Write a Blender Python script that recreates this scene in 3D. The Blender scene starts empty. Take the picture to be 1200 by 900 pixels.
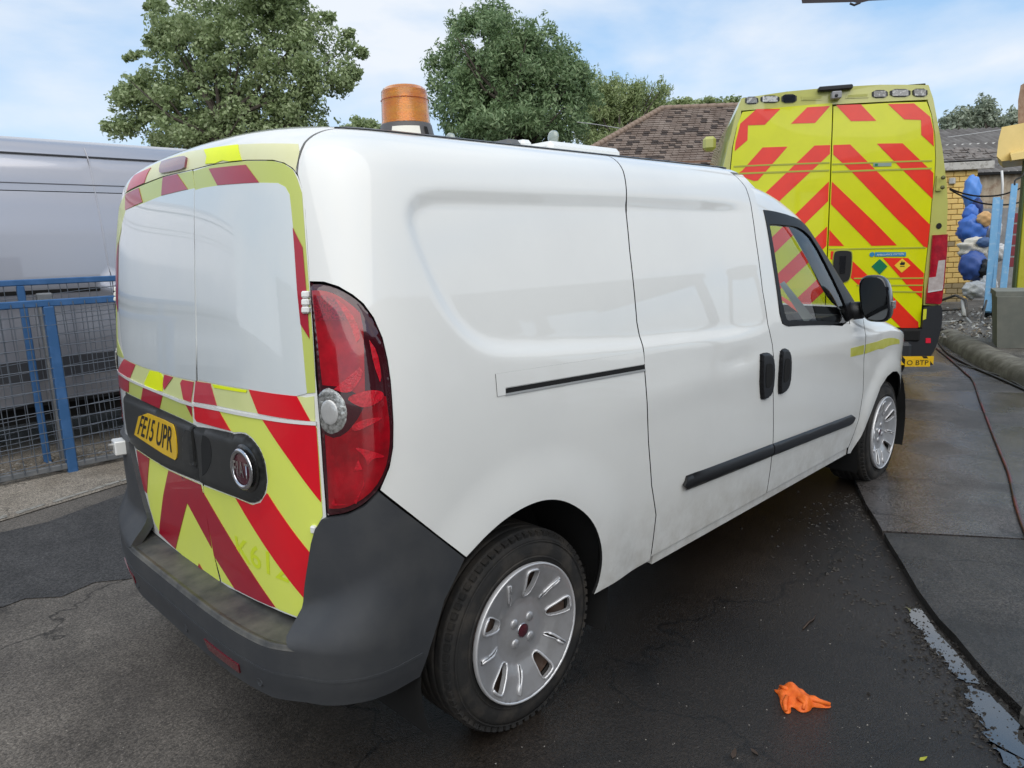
import bpy, math, random
import numpy as np
from mathutils import Vector, Matrix
from mathutils.geometry import delaunay_2d_cdt
rng = np.random.default_rng(7); random.seed(7)
sc = bpy.context.scene
COL = sc.collection
# ------------------------------------------------------------------ camera
CP = np.array([-0.7451, -2.3290, 1.4632]); YAW, PIT, ROL, FPX = 0.7965, 0.1803, -0.0377, 841.93
cy, sy, cp_, sp = math.cos(YAW), math.sin(YAW), math.cos(PIT), math.sin(PIT)
FW = np.array([cy*cp_, sy*cp_, -sp]); RT0 = np.array([sy, -cy, 0.0]); UP0 = np.cross(RT0, FW)
RT = math.cos(ROL)*RT0 + math.sin(ROL)*UP0; UP = -math.sin(ROL)*RT0 + math.cos(ROL)*UP0
cam = bpy.data.cameras.new("camera"); cam_o = bpy.data.objects.new("camera", cam); COL.objects.link(cam_o)
cam.sensor_width = 36.0; cam.lens = FPX/1200*36; cam.clip_start = 0.05; cam.clip_end = 3000
cam_o.matrix_world = Matrix([[RT[0], UP[0], -FW[0], CP[0]], [RT[1], UP[1], -FW[1], CP[1]], [RT[2], UP[2], -FW[2], CP[2]], [0, 0, 0, 1]])
sc.camera = cam_o
def pix(x, y, D):
    """world point that the photograph shows at (x, y), D metres along the view axis"""
    return CP + D*(FW + (x-600)/FPX*RT - (y-450)/FPX*UP)
def gnd(x, y, z=0.0):
    d = FW + (x-600)/FPX*RT - (y-450)/FPX*UP
    return CP + d*((z-CP[2])/d[2])
# ------------------------------------------------------------------ light
SUN = np.array([-0.44, -0.58, 0.80]); SUN /= np.linalg.norm(SUN)
sun = bpy.data.lights.new("sun", 'SUN'); sun.energy = 1.5; sun.angle = math.radians(75); sun.color = (1, .94, .85)
so = bpy.data.objects.new("sun", sun); COL.objects.link(so)
so.rotation_euler = Vector(SUN).to_track_quat('Z', 'Y').to_euler()
w = bpy.data.worlds.new("World"); sc.world = w; w.use_nodes = True
nt = w.node_tree; nt.nodes.clear()
def nd(nt, t, **k):
    n = nt.nodes.new(t)
    for a, b in k.items():
        if a.startswith('i_'): n.inputs[a[2:].replace('_', ' ')].default_value = b
        else: setattr(n, a, b)
    return n
out = nd(nt, 'ShaderNodeOutputWorld'); bg = nd(nt, 'ShaderNodeBackground'); bg.inputs[1].default_value = 0.12
sky = nd(nt, 'ShaderNodeTexSky'); sky.sky_type = 'NISHITA'; sky.sun_disc = False
sky.sun_elevation = math.asin(SUN[2]); sky.sun_rotation = math.atan2(SUN[0], SUN[1]); sky.air_density = 1.0; sky.dust_density = 1.2; sky.ozone_density = 1.2
tc = nd(nt, 'ShaderNodeTexCoord'); mp = nd(nt, 'ShaderNodeMapping'); mp.inputs['Scale'].default_value = (1.0, 1.0, 2.6); mp.inputs['Rotation'].default_value = (0.1, 0.15, 0.6); mp.inputs['Location'].default_value = (3.1, 1.7, 0.4)
no = nd(nt, 'ShaderNodeTexNoise'); no.inputs['Scale'].default_value = 2.1; no.inputs['Detail'].default_value = 7; no.inputs['Roughness'].default_value = .52; no.inputs['Distortion'].default_value = .25
rp = nd(nt, 'ShaderNodeValToRGB'); rp.color_ramp.elements[0].position = .38; rp.color_ramp.elements[0].color = (0.05, 0.05, 0.05, 1); rp.color_ramp.elements[1].position = .60; rp.color_ramp.elements[1].color = (0.92, 0.92, 0.92, 1)
mx = nd(nt, 'ShaderNodeMix', data_type='RGBA'); mx.inputs[7].default_value = (5.5, 5.75, 6.1, 1)
nt.links.new(tc.outputs['Generated'], mp.inputs[0]); nt.links.new(mp.outputs[0], no.inputs[0]); nt.links.new(no.outputs[0], rp.inputs[0])
hz_ = nd(nt, 'ShaderNodeMix', data_type='RGBA'); hz_.inputs[0].default_value = .5; hz_.inputs[7].default_value = (2.3, 4.2, 6.5, 1); nt.links.new(sky.outputs[0], hz_.inputs[6])
nt.links.new(rp.outputs[0], mx.inputs[0]); nt.links.new(hz_.outputs[2], mx.inputs[6]); nt.links.new(mx.outputs[2], bg.inputs[0]); nt.links.new(bg.outputs[0], out.inputs[0])
sc.view_settings.view_transform = 'Standard'; sc.view_settings.look = 'None'; sc.view_settings.gamma = 1
sc.view_settings.exposure = 0.46
sc.cycles.max_bounces = 8; sc.cycles.transparent_max_bounces = 12; sc.cycles.caustics_reflective = False; sc.cycles.caustics_refractive = False
# ------------------------------------------------------------------ materials
MATS = {}
def mat(name, col, rough=.5, metal=0., coat=0., spec=.5, noise=None, bump=None, trans=0., alpha=1., emit=None, coatr=.03, ior=1.45):
    """noise=(scale, second colour, low, high[, stretch])  bump=(scale, strength, distance)"""
    if name in MATS: return MATS[name]
    m = bpy.data.materials.new(name); m.use_nodes = True; t = m.node_tree; b = t.nodes['Principled BSDF']
    b.inputs['Base Color'].default_value = (*col, 1); b.inputs['Roughness'].default_value = rough; b.inputs['Metallic'].default_value = metal
    b.inputs['Coat Weight'].default_value = coat; b.inputs['Coat Roughness'].default_value = coatr; b.inputs['Specular IOR Level'].default_value = spec
    b.inputs['Transmission Weight'].default_value = trans; b.inputs['Alpha'].default_value = alpha; b.inputs['IOR'].default_value = ior
    m.diffuse_color = (*col, 1)
    tcn = None
    if noise or bump: tcn = nd(t, 'ShaderNodeTexCoord')
    if noise:
        mpn = nd(t, 'ShaderNodeMapping'); mpn.inputs['Scale'].default_value = noise[4] if len(noise) > 4 else (1, 1, 1)
        t.links.new(tcn.outputs['Object'], mpn.inputs[0])
        n = nd(t, 'ShaderNodeTexNoise'); n.inputs['Scale'].default_value = noise[0]; n.inputs['Detail'].default_value = 6; n.inputs['Roughness'].default_value = .62
        r = nd(t, 'ShaderNodeValToRGB'); r.color_ramp.elements[0].position = noise[2]; r.color_ramp.elements[1].position = noise[3]
        r.color_ramp.elements[0].color = (*col, 1); r.color_ramp.elements[1].color = (*noise[1], 1)
        t.links.new(mpn.outputs[0], n.inputs[0]); t.links.new(n.outputs[0], r.inputs[0]); t.links.new(r.outputs[0], b.inputs['Base Color'])
    if bump:
        n2 = nd(t, 'ShaderNodeTexNoise'); n2.inputs['Scale'].default_value = bump[0]; n2.inputs['Detail'].default_value = 5
        bp = nd(t, 'ShaderNodeBump'); bp.inputs['Strength'].default_value = bump[1]; bp.inputs['Distance'].default_value = bump[2]
        t.links.new(tcn.outputs['Object'], n2.inputs[0]); t.links.new(n2.outputs[0], bp.inputs['Height']); t.links.new(bp.outputs[0], b.inputs['Normal'])
    MATS[name] = m; return m
WHITE = mat('white_paint', (.80, .805, .775), .35, coat=1., coatr=.012, noise=(2.2, (.76, .765, .74), .45, .75))
wm_ = WHITE.node_tree; wb_ = wm_.nodes['Principled BSDF']; src_ = wb_.inputs['Base Color'].links[0].from_socket
gt_ = nd(wm_, 'ShaderNodeTexCoord'); gs_ = nd(wm_, 'ShaderNodeSeparateXYZ'); gr_ = nd(wm_, 'ShaderNodeMapRange'); gr_.inputs[1].default_value = .62; gr_.inputs[2].default_value = .30; gn_ = nd(wm_, 'ShaderNodeTexNoise'); gn_.inputs['Scale'].default_value = 11; gn_.inputs['Detail'].default_value = 8; gn_.inputs['Roughness'].default_value = .7
wm_.links.new(gt_.outputs['Object'], gs_.inputs[0]); wm_.links.new(gt_.outputs['Object'], gn_.inputs['Vector']); wm_.links.new(gs_.outputs[2], gr_.inputs[0]); gk_ = nd(wm_, 'ShaderNodeMath', operation='MULTIPLY'); gq_ = nd(wm_, 'ShaderNodeMapRange'); gq_.inputs[1].default_value = .35; gq_.inputs[2].default_value = .75; gq_.inputs[4].default_value = .75
wm_.links.new(gn_.outputs[0], gq_.inputs[0]); wm_.links.new(gr_.outputs[0], gk_.inputs[0]); wm_.links.new(gq_.outputs[0], gk_.inputs[1]); gm_ = nd(wm_, 'ShaderNodeMix', data_type='RGBA'); gm_.inputs[7].default_value = (.42, .39, .33, 1); wm_.links.new(gk_.outputs[0], gm_.inputs[0]); wm_.links.new(src_, gm_.inputs[6]); wm_.links.new(gm_.outputs[2], wb_.inputs['Base Color'])
WBLANK = mat('window_blank_white', (.68, .72, .72), .22, coat=1., coatr=.015, noise=(3, (.62, .67, .69), .4, .8))
BUMPER = mat('grey_bumper_plastic', (.042, .045, .050), .55, noise=(7, (.060, .062, .064), .42, .75), bump=(900, .12, .0006))
STEPM = mat('scuffed_step_plastic', (.045, .046, .046), .55, noise=(7, (.13, .125, .108), .42, .72, (1, 1, 1)), bump=(600, .15, .0006))
BLACK = mat('black_plastic', (.012, .012, .013), .38, bump=(700, .08, .0004))
GLOSSB = mat('gloss_black_plastic', (.010, .010, .012), .12, coat=.6)
FRAMEB = mat('window_frame_black', (.008, .008, .009), .45, spec=.3)
TRIM = mat('handle_trim_plastic', (.026, .027, .027), .42, noise=(14, (.040, .040, .038), .5, .8), bump=(800, .08, .0004))
DARK = mat('dark_cavity', (.008, .008, .008), .9)
RUB = mat('tyre_rubber', (.018, .0175, .017), .80, noise=(9, (.075, .064, .052), .46, .80), bump=(90, .35, .002))
SILVER = mat('silver_hubcap', (.52, .52, .53), .34, metal=.6, noise=(16, (.42, .415, .41), .45, .8))
SILVERD = mat('silver_hubcap_slot_edge', (.70, .70, .71), .36, metal=.5)
RUST = mat('rusty_steel_wheel', (.15, .095, .07), .8, noise=(20, (.26, .20, .17), .4, .7))
RED = mat('red_reflective', (.74, .004, .016), .30, coat=.4, noise=(5, (.64, .006, .02), .4, .75))
REDP = mat('faded_red_reflective', (.60, .05, .075), .32, coat=.4, noise=(8, (.50, .035, .06), .4, .75))
REDD = mat('aged_red_reflective', (.40, .010, .028), .30, coat=.5, noise=(6, (.33, .010, .03), .4, .8))
LIME = mat('lime_reflective', (.76, .84, .13), .32, coat=.3, noise=(4, (.70, .78, .14), .4, .75))
LIMEP = mat('faded_lime_reflective', (.72, .76, .33), .35, coat=.3, noise=(8, (.66, .71, .30), .4, .75))
LIMEB = mat('aged_lime_reflective', (.52, .58, .13), .32, coat=.4, noise=(7, (.52, .58, .14), .4, .75))
CREAMY = mat('faded_cream_film', (.76, .75, .44), .38, coat=.3, noise=(8, (.72, .71, .38), .4, .75))
BRIGHT = mat('fluorescent_yellow_film', (.88, .97, .0), .4, noise=(12, (.78, .90, .0), .4, .75))
LENS = mat('red_lamp_lens', (.22, .003, .008), .10, coat=1., noise=(11, (.46, .004, .014), .40, .70), bump=(90, .12, .001))
LENSB = mat('bright_red_reflector', (.56, .006, .02), .12, coat=1., noise=(90, (.36, .004, .012), .42, .62), bump=(220, .5, .002))
LENSD = mat('dark_red_lens_edge', (.045, .006, .010), .08, coat=1.)
CLEAR = mat('clear_lamp_lens', (.50, .50, .48), .10, metal=.6, coat=1., noise=(110, (.20, .20, .19), .4, .62), bump=(90, .6, .003))
CLEARC = mat('clear_lamp_bulb_lens', (.50, .50, .49), .12, metal=.3, coat=1., bump=(60, .5, .003))
PLATEY = mat('yellow_plate', (.80, .50, .015), .3, coat=.4, noise=(12, (.70, .42, .01), .45, .8))
INK = mat('black_ink', (.015, .015, .015), .4)
CHROME = mat('chrome', (.62, .62, .64), .16, metal=1.)
MAROON = mat('dark_maroon_enamel', (.075, .014, .022), .2, coat=1.)
def glassmat(name, tint, rough=0.0, fac=.12):
    m = bpy.data.materials.new(name); m.use_nodes = True; t = m.node_tree; t.nodes.clear()
    o = nd(t, 'ShaderNodeOutputMaterial'); g = nd(t, 'ShaderNodeBsdfGlossy'); g.inputs['Roughness'].default_value = rough
    tr = nd(t, 'ShaderNodeBsdfTransparent'); tr.inputs[0].default_value = (*tint, 1); fr = nd(t, 'ShaderNodeFresnel'); fr.inputs[0].default_value = 1.5
    gm = nd(t, 'ShaderNodeNewGeometry'); mr = nd(t, 'ShaderNodeMapRange'); mr.inputs[3].default_value = 1.5; mr.inputs[4].default_value = 1/1.5; t.links.new(gm.outputs['Backfacing'], mr.inputs[0]); t.links.new(mr.outputs[0], fr.inputs[0])
    mm = nd(t, 'ShaderNodeMixShader'); t.links.new(fr.outputs[0], mm.inputs[0]); t.links.new(tr.outputs[0], mm.inputs[1]); t.links.new(g.outputs[0], mm.inputs[2]); t.links.new(mm.outputs[0], o.inputs[0])
    return m
GLASS = glassmat('tinted_window_glass', (.74, .77, .75)); GLASSW = glassmat('windscreen_glass', (.90, .93, .92))
# ------------------------------------------------------------------ helpers
def thing(name, label, cat, loc=(0, 0, 0), rotz=0., group=None, kind=None):
    o = bpy.data.objects.new(name, None); COL.objects.link(o); o.location = loc; o.rotation_euler = (0, 0, rotz); o.empty_display_size = .2
    o['label'] = label; o['category'] = cat
    if group: o['group'] = group
    return o
def tag(o, label, cat=None, group=None, kind=None):
    if label: o['label'] = label
    if cat: o['category'] = cat
    if group: o['group'] = group
    if kind: o['kind'] = kind
    return o
def obj(name, me, parent=None):
    o = bpy.data.objects.new(name, me); COL.objects.link(o)
    if parent is not None: o.parent = parent
    return o
class MB:
    """collects faces of several materials into one mesh"""
    def __init__(s): s.v = []; s.f = []; s.m = []; s.mats = []; s.sm = []
    def mi(s, m):
        if m not in s.mats: s.mats.append(m)
        return s.mats.index(m)
    def add(s, v, f, m, smooth=False):
        b = len(s.v); s.v += [tuple(float(c) for c in p) for p in v]; k = s.mi(m)
        for q in f: s.f.append(tuple(i+b for i in q)); s.m.append(k); s.sm.append(smooth)
    def box(s, lo, hi, m, M=None):
        x0, y0, z0 = lo; x1, y1, z1 = hi
        v = [(x0, y0, z0), (x1, y0, z0), (x1, y1, z0), (x0, y1, z0), (x0, y0, z1), (x1, y0, z1), (x1, y1, z1), (x0, y1, z1)]
        if M is not None: v = [M @ Vector(p) for p in v]
        s.add(v, [(0, 3, 2, 1), (4, 5, 6, 7), (0, 1, 5, 4), (1, 2, 6, 5), (2, 3, 7, 6), (3, 0, 4, 7)], m)
    def bevbox(s, lo, hi, m, b=.01, M=None):
        """box with chamfered edges"""
        lo = np.array(lo, float); hi = np.array(hi, float); c = (lo+hi)/2; h = (hi-lo)/2; b = min(b, .45*h.min())
        pts = {}; V = []
        for sx in (-1, 1):
            for s_y in (-1, 1):
                for sz in (-1, 1):
                    for ax in range(3):
                        p = c+np.array([sx, s_y, sz])*h
                        for k in range(3):
                            if k != ax: p[k] -= (sx, s_y, sz)[k]*b
                        pts[(sx, s_y, sz, ax)] = len(V); V.append(p)
        Fc = []
        for ax in range(3):
            o = [k for k in range(3) if k != ax]
            for sg in (-1, 1):
                q = []
                for a_, b_ in ((-1, -1), (1, -1), (1, 1), (-1, 1)):
                    t = [0, 0, 0]; t[ax] = sg; t[o[0]] = a_; t[o[1]] = b_; q.append(pts[(*t, ax)])
                Fc.append(q)
        for ax in range(3):
            o = [k for k in range(3) if k != ax]
            for a_ in (-1, 1):
                for b_ in (-1, 1):
                    t0 = [0, 0, 0]; t0[ax] = -1; t0[o[0]] = a_; t0[o[1]] = b_; t1 = list(t0); t1[ax] = 1
                    Fc.append([pts[(*t0, o[0])], pts[(*t0, o[1])], pts[(*t1, o[1])], pts[(*t1, o[0])]])
        for sx in (-1, 1):
            for s_y in (-1, 1):
                for sz in (-1, 1): Fc.append([pts[(sx, s_y, sz, k)] for k in range(3)])
        # orient outward
        V = np.array(V); G = []
        for q in Fc:
            n = np.cross(V[q[1]]-V[q[0]], V[q[2]]-V[q[0]])
            G.append(tuple(q) if n @ (V[q].mean(0)-c) > 0 else tuple(q[::-1]))
        if M is not None: V = np.array([M @ Vector(p) for p in V])
        s.add(V, G, m)
    def tube(s, pts, r, m, n=8, cap=True):
        pts = [np.array(p, float) for p in pts]; R = r if hasattr(r, '__len__') else [r]*len(pts)
        V = []; prev = None
        for i, p in enumerate(pts):
            d = (pts[min(i+1, len(pts)-1)]-pts[max(i-1, 0)]); d = d/(np.linalg.norm(d)+1e-9)
            a = prev if prev is not None else (np.array([0, 0, 1.]) if abs(d[2]) < .9 else np.array([1., 0, 0]))
            a = a-d*(a @ d); a /= np.linalg.norm(a)+1e-9; prev = a; b = np.cross(d, a)
            for k in range(n):
                t = 2*math.pi*k/n; V.append(p+R[i]*(math.cos(t)*a+math.sin(t)*b))
        Fc = [(i*n+k, i*n+(k+1) % n, (i+1)*n+(k+1) % n, (i+1)*n+k) for i in range(len(pts)-1) for k in range(n)]
        if cap: Fc += [tuple(range(n))[::-1], tuple((len(pts)-1)*n+k for k in range(n))]
        s.add(V, Fc, m, True)
    def lathe(s, prof, m, c=(0, 0, 0), ax='z', n=32, smooth=True, close=False):
        V = []
        for r, h in prof:
            for k in range(n):
                t = 2*math.pi*k/n; p = (r*math.cos(t), r*math.sin(t), h)
                if ax == 'y': p = (p[0], -h, p[1])      # axis towards -y
                if ax == 'x': p = (-h, p[0], p[1])      # axis towards -x
                V.append((p[0]+c[0], p[1]+c[1], p[2]+c[2]))
        N = len(prof)
        Fc = [(i*n+k, i*n+(k+1) % n, (i+1)*n+(k+1) % n, (i+1)*n+k) for i in range(N-1) for k in range(n)]
        if ax in 'y': pass
        s.add(V, Fc, m, smooth)
    def build(s, name, parent=None):
        me = bpy.data.meshes.new(name); me.from_pydata(s.v, [], s.f)
        for m in s.mats: me.materials.append(m)
        me.polygons.foreach_set('material_index', s.m); me.polygons.foreach_set('use_smooth', s.sm); me.update()
        return obj(name, me, parent)
def inpoly(P, poly):
    x, y = P[:, 0], P[:, 1]; c = np.zeros(len(P), bool); n = len(poly)
    for i in range(n):
        x1, y1 = poly[i]; x2, y2 = poly[(i+1) % n]
        m = (y1 > y) != (y2 > y)
        if y1 != y2: c ^= m & (x < (x2-x1)*(y-y1)/(y2-y1)+x1)
    return c
def dpoly(P, poly):
    d = np.full(len(P), 1e9); n = len(poly)
    for i in range(n):
        a = np.array(poly[i]); b = np.array(poly[(i+1) % n]); ab = b-a; L = ab @ ab+1e-12
        t = np.clip(((P-a) @ ab)/L, 0, 1); d = np.minimum(d, np.hypot(*(P-(a+t[:, None]*ab)).T))
    return d
def dens(poly, sp):
    o = []; n = len(poly)
    for i in range(n):
        a = np.array(poly[i], float); b = np.array(poly[(i+1) % n], float); L = np.hypot(*(b-a))
        if L < 1e-5: continue
        k = max(1, int(math.ceil(L/sp)))
        for j in range(k): o.append(tuple(a+(b-a)*j/k))
    return o
def chaikin(poly, it=1, keep=70):
    """round the corners that turn by less than `keep` degrees"""
    for _ in range(it):
        o = []; n = len(poly)
        for i in range(n):
            p, q, r = (np.array(poly[(i+k) % n], float) for k in (-1, 0, 1))
            u, v = q-p, r-q; ang = abs(math.degrees(math.atan2(u[0]*v[1]-u[1]*v[0], u @ v)))
            if ang > keep or ang < 4: o.append(tuple(q))
            else: o += [tuple(q*.75+p*.25), tuple(q*.75+r*.25)]
        poly = o
    return poly
def tri2d(poly, holes, sp):
    loops = [dens(poly, sp)]+[dens(h, sp) for h in holes]
    V = []; E = []; idx = []
    for L in loops:
        b = len(V); V += L; n = len(L); E += [(b+i, b+(i+1) % n) for i in range(n)]; idx.append(list(range(b, b+n)))
    P = np.array(loops[0]); lo, hi = P.min(0), P.max(0)
    gx, gy = np.meshgrid(np.arange(lo[0]+sp/2, hi[0], sp), np.arange(lo[1]+sp/2, hi[1], sp*.87)); gx = gx+(np.arange(gx.shape[0])[:, None] % 2)*sp*.5
    G = np.c_[gx.ravel(), gy.ravel()]
    if len(G):
        k = inpoly(G, loops[0])
        for L in loops[1:]: k &= ~inpoly(G, L)
        G = G[k]
        if len(G):
            k = dpoly(G, loops[0]) > .45*sp
            for L in loops[1:]: k &= dpoly(G, L) > .45*sp
            G = G[k]
    nb = len(V); allv = [Vector((float(a), float(b))) for a, b in V]+[Vector((float(a), float(b))) for a, b in G]
    r = delaunay_2d_cdt(allv, E, [], 0, 1e-7, True)
    vo = np.array([tuple(v) for v in r[0]]); T = np.array([tuple(f) for f in r[2] if len(f) == 3])
    cen = vo[T].mean(1); k = inpoly(cen, loops[0])
    for L in loops[1:]: k &= ~inpoly(cen, L)
    T = T[k]
    orig = {}
    for o_i, lst in enumerate(r[3]):
        for q in lst: orig[q] = o_i
    idx = [[orig.get(i, i) for i in L] for L in idx]
    # make all triangles CCW
    A = vo[T]; ar = (A[:, 1, 0]-A[:, 0, 0])*(A[:, 2, 1]-A[:, 0, 1])-(A[:, 1, 1]-A[:, 0, 1])*(A[:, 2, 0]-A[:, 0, 0])
    T[ar < 0] = T[ar < 0][:, ::-1]; T = T[abs(ar) > 1e-12]
    return vo, T, idx
def sheet(name, poly, fn, m, parent=None, holes=(), sp=.03, thick=.01, mirror=False, lipm=None):
    """triangulate poly (parameter space), place it with fn(u, v) -> points, give it a turned-in edge"""
    vo, T, idx = tri2d(poly, list(holes), sp)
    u, v = vo[:, 0], vo[:, 1]; P = fn(u, v, 0.); e = 1e-3
    n = np.cross(fn(u+e, v, 0.)-fn(u-e, v, 0.), fn(u, v+e, 0.)-fn(u, v-e, 0.)); n /= np.linalg.norm(n, axis=1, keepdims=True)+1e-12
    Pi = P-n*thick
    V = [P]; faces = [tuple(t) for t in T]; ln = [n[t] for t in T]; b = len(P)
    if thick > 0:
        for L in idx:
            L = np.array(L); k = len(L)
            V.append(P[L]); V.append(Pi[L]); ar = vo[L]; area = .5*np.sum(ar[:, 0]*np.roll(ar[:, 1], -1)-np.roll(ar[:, 0], -1)*ar[:, 1])
            hole = L is not None and (idx.index(list(L)) > 0)
            flip = (area > 0) == hole
            for i in range(k):
                j = (i+1) % k; q = (b+i, b+k+i, b+k+j, b+j)
                if flip: q = q[::-1]
                faces.append(q)
            b += 2*k
    V = np.concatenate(V)
    if mirror: V = V*[1, -1, 1]; faces = [f[::-1] for f in faces]
    me = bpy.data.meshes.new(name); me.from_pydata(V.tolist(), [], faces); me.materials.append(m)
    if lipm is not None:
        me.materials.append(lipm)
        for p in me.polygons[len(T):]: p.material_index = 1
    me.polygons.foreach_set('use_smooth', [True]*len(me.polygons)); me.update()
    nn = n*[1, -1, 1] if mirror else n
    nl = np.zeros((len(me.loops), 3)); vi = np.zeros(len(me.loops), int); me.loops.foreach_get('vertex_index', vi)
    nf = len(T)*3; nl[:nf] = nn[vi[:nf]]
    for p in me.polygons[len(T):]:
        nl[p.loop_start:p.loop_start+p.loop_total] = p.normal
    me.normals_split_custom_set(nl.tolist())
    return obj(name, me, parent)
def text_mesh(s, fn, m, name, parent, bold=0.):
    """flat lettering of s with unit box (0..1, 0..1) mapped by fn(u, v)"""
    cu = bpy.data.curves.new('t', 'FONT'); cu.body = s; cu.resolution_u = 3; cu.offset = bold; cu.space_character = 1.28 if s == 'FIAT' else 1.0
    to = bpy.data.objects.new('t', cu); COL.objects.link(to); bpy.context.view_layer.update()
    me = bpy.data.meshes.new_from_object(to.evaluated_get(bpy.context.evaluated_depsgraph_get()))
    bpy.data.objects.remove(to); bpy.data.curves.remove(cu)
    co = np.zeros(len(me.vertices)*3); me.vertices.foreach_get('co', co); co = co.reshape(-1, 3)
    lo, hi = co.min(0), co.max(0); u = (co[:, 0]-lo[0])/(hi[0]-lo[0]); v = (co[:, 1]-lo[1])/(hi[1]-lo[1])
    P = fn(u, v); me.vertices.foreach_set('co', P.ravel()); me.materials.clear(); me.materials.append(m); me.name = name; me.update()
    return obj(name, me, parent)

# ------------------------------------------------------------------ body surface of the white van: a runs round the plan, t up the section
def spline(xs,ys):
    xs=np.array(xs,float);ys=np.array(ys,float);n=len(xs);h=np.diff(xs)
    # pchip slopes blended w/ natural spline: use natural spline
    A=np.zeros((n,n));b=np.zeros(n);A[0,0]=A[-1,-1]=1
    for i in range(1,n-1):
        A[i,i-1]=h[i-1];A[i,i]=2*(h[i-1]+h[i]);A[i,i+1]=h[i]
        b[i]=6*((ys[i+1]-ys[i])/h[i]-(ys[i]-ys[i-1])/h[i-1])
    M=np.linalg.solve(A,b)
    def f(x):
        x=np.clip(np.asarray(x,float),xs[0],xs[-1]); i=np.clip(np.searchsorted(xs,x)-1,0,n-2)
        t=x-xs[i];u=xs[i+1]-x;H=h[i]
        return (M[i]*u**3+M[i+1]*t**3)/(6*H)+(ys[i]/H-M[i]*H/6)*u+(ys[i+1]/H-M[i+1]*H/6)*t
    return f
T_=[.18,.35,.55,.75,.95,1.10,1.30,1.50,1.62,1.70,1.76,1.80,1.84,2.0,2.2,2.52]
Z_=[.18,.35,.55,.75,.95,1.10,1.30,1.50,1.62,1.70,1.752,1.778,1.795,1.825,1.842,1.85]
Wd=[.862,.882,.900,.908,.908,.900,.872,.832,.803,.775,.740,.705,.665,.505,.31,0.]
Xr=[.045,.045,.045,.045,.05,.055,.068,.085,.10,.115,.135,.165,.205,.36,.52,.78]
fz=spline(T_,Z_);fw=spline(T_,Wd);fx=spline(T_,Xr)
# base plan: unit (W=1), x from 0
CR=.03
R1,N1=.50,4.4
R2,N2,XF=1.15,2.8,4.70
def base():
    p=[]
    for y in np.r_[np.linspace(0,.8,60),1-.2*(np.linspace(1,0,80)[1:])**2]:
        p.append((R1*(1-(1-y**N1)**(1/N1)),y))
    p+= [(x,1.) for x in np.linspace(R1,XF-R2,200)[1:]]
    for y in np.r_[1-.25*(np.linspace(0,1,80)[1:])**2,np.linspace(.75,0,60)[1:]]:
        p.append((XF-R2*(1-(1-y**N2)**(1/N2)),y))
    return np.array(p)
BP_=base()
# arclength with W~.9; set so that on side a==x (+const)
BA=np.r_[0,np.cumsum(np.hypot(np.diff(BP_[:,0]),.9*np.diff(BP_[:,1])))]
iS=np.argmin(abs(BP_[:,0]-1.0)+ (BP_[:,1]<.999)*9)
BA=BA-BA[iS]+BP_[iS,0]      # a = x on the side (base offset 0)
A0=BA[0]; A1=BA[-1]
fk=spline([-1,1.4,1.7,2.0,2.32,2.61,2.74,2.84,2.97,3.22,3.41,3.65,3.9,4.2,4.6,6],[1,1,.993,.975,.945,.885,.835,.785,.69,.475,.295,.15,.08,.03,.02,.02])
def sst(x,a,b):
    t=np.clip((x-a)/(b-a),0,1); return t*t*(3-2*t)
def F(a,t,off=0.0):
    a=np.asarray(a,float);t=np.asarray(t,float)
    a,t=np.broadcast_arrays(a,t)
    sg=np.where(a<A0,1.,-1.); a=np.where(a<A0,2*A0-a,a)
    bx=np.interp(a,BA,BP_[:,0]);by=np.interp(a,BA,BP_[:,1])
    gx=np.clip(1-(bx)/1.6,0,1)**2*1.0
    x=bx+fx(t)*np.where(bx<1.6,gx,0)
    # keep centre rings spread: roof rows
    z=fz(t); w=fw(t)
    k=fk(x)
    z0=.95
    kk=np.where(x>2.3,k,1.)
    z=np.where(z>z0,z0+(z-z0)*kk,z)
    z=z-.12*sst(x,3.65,4.5)*sst(z,.6,.98)
    y=sg*by*w
    z=z+CR*(1-by**2)*sst(t,1.5,1.85)*(1-sst(t,1.9,2.52))*(bx<1.6)
    return np.stack([x,y,z],-1)
def Fn(a,t):
    e=1e-3
    da=F(np.asarray(a)+e,t)-F(np.asarray(a)-e,t); dt=F(a,np.asarray(t)+e)-F(a,np.asarray(t)-e)
    n=np.cross(da,dt); n/= np.linalg.norm(n,axis=-1,keepdims=True)+1e-12
    return n

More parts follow.
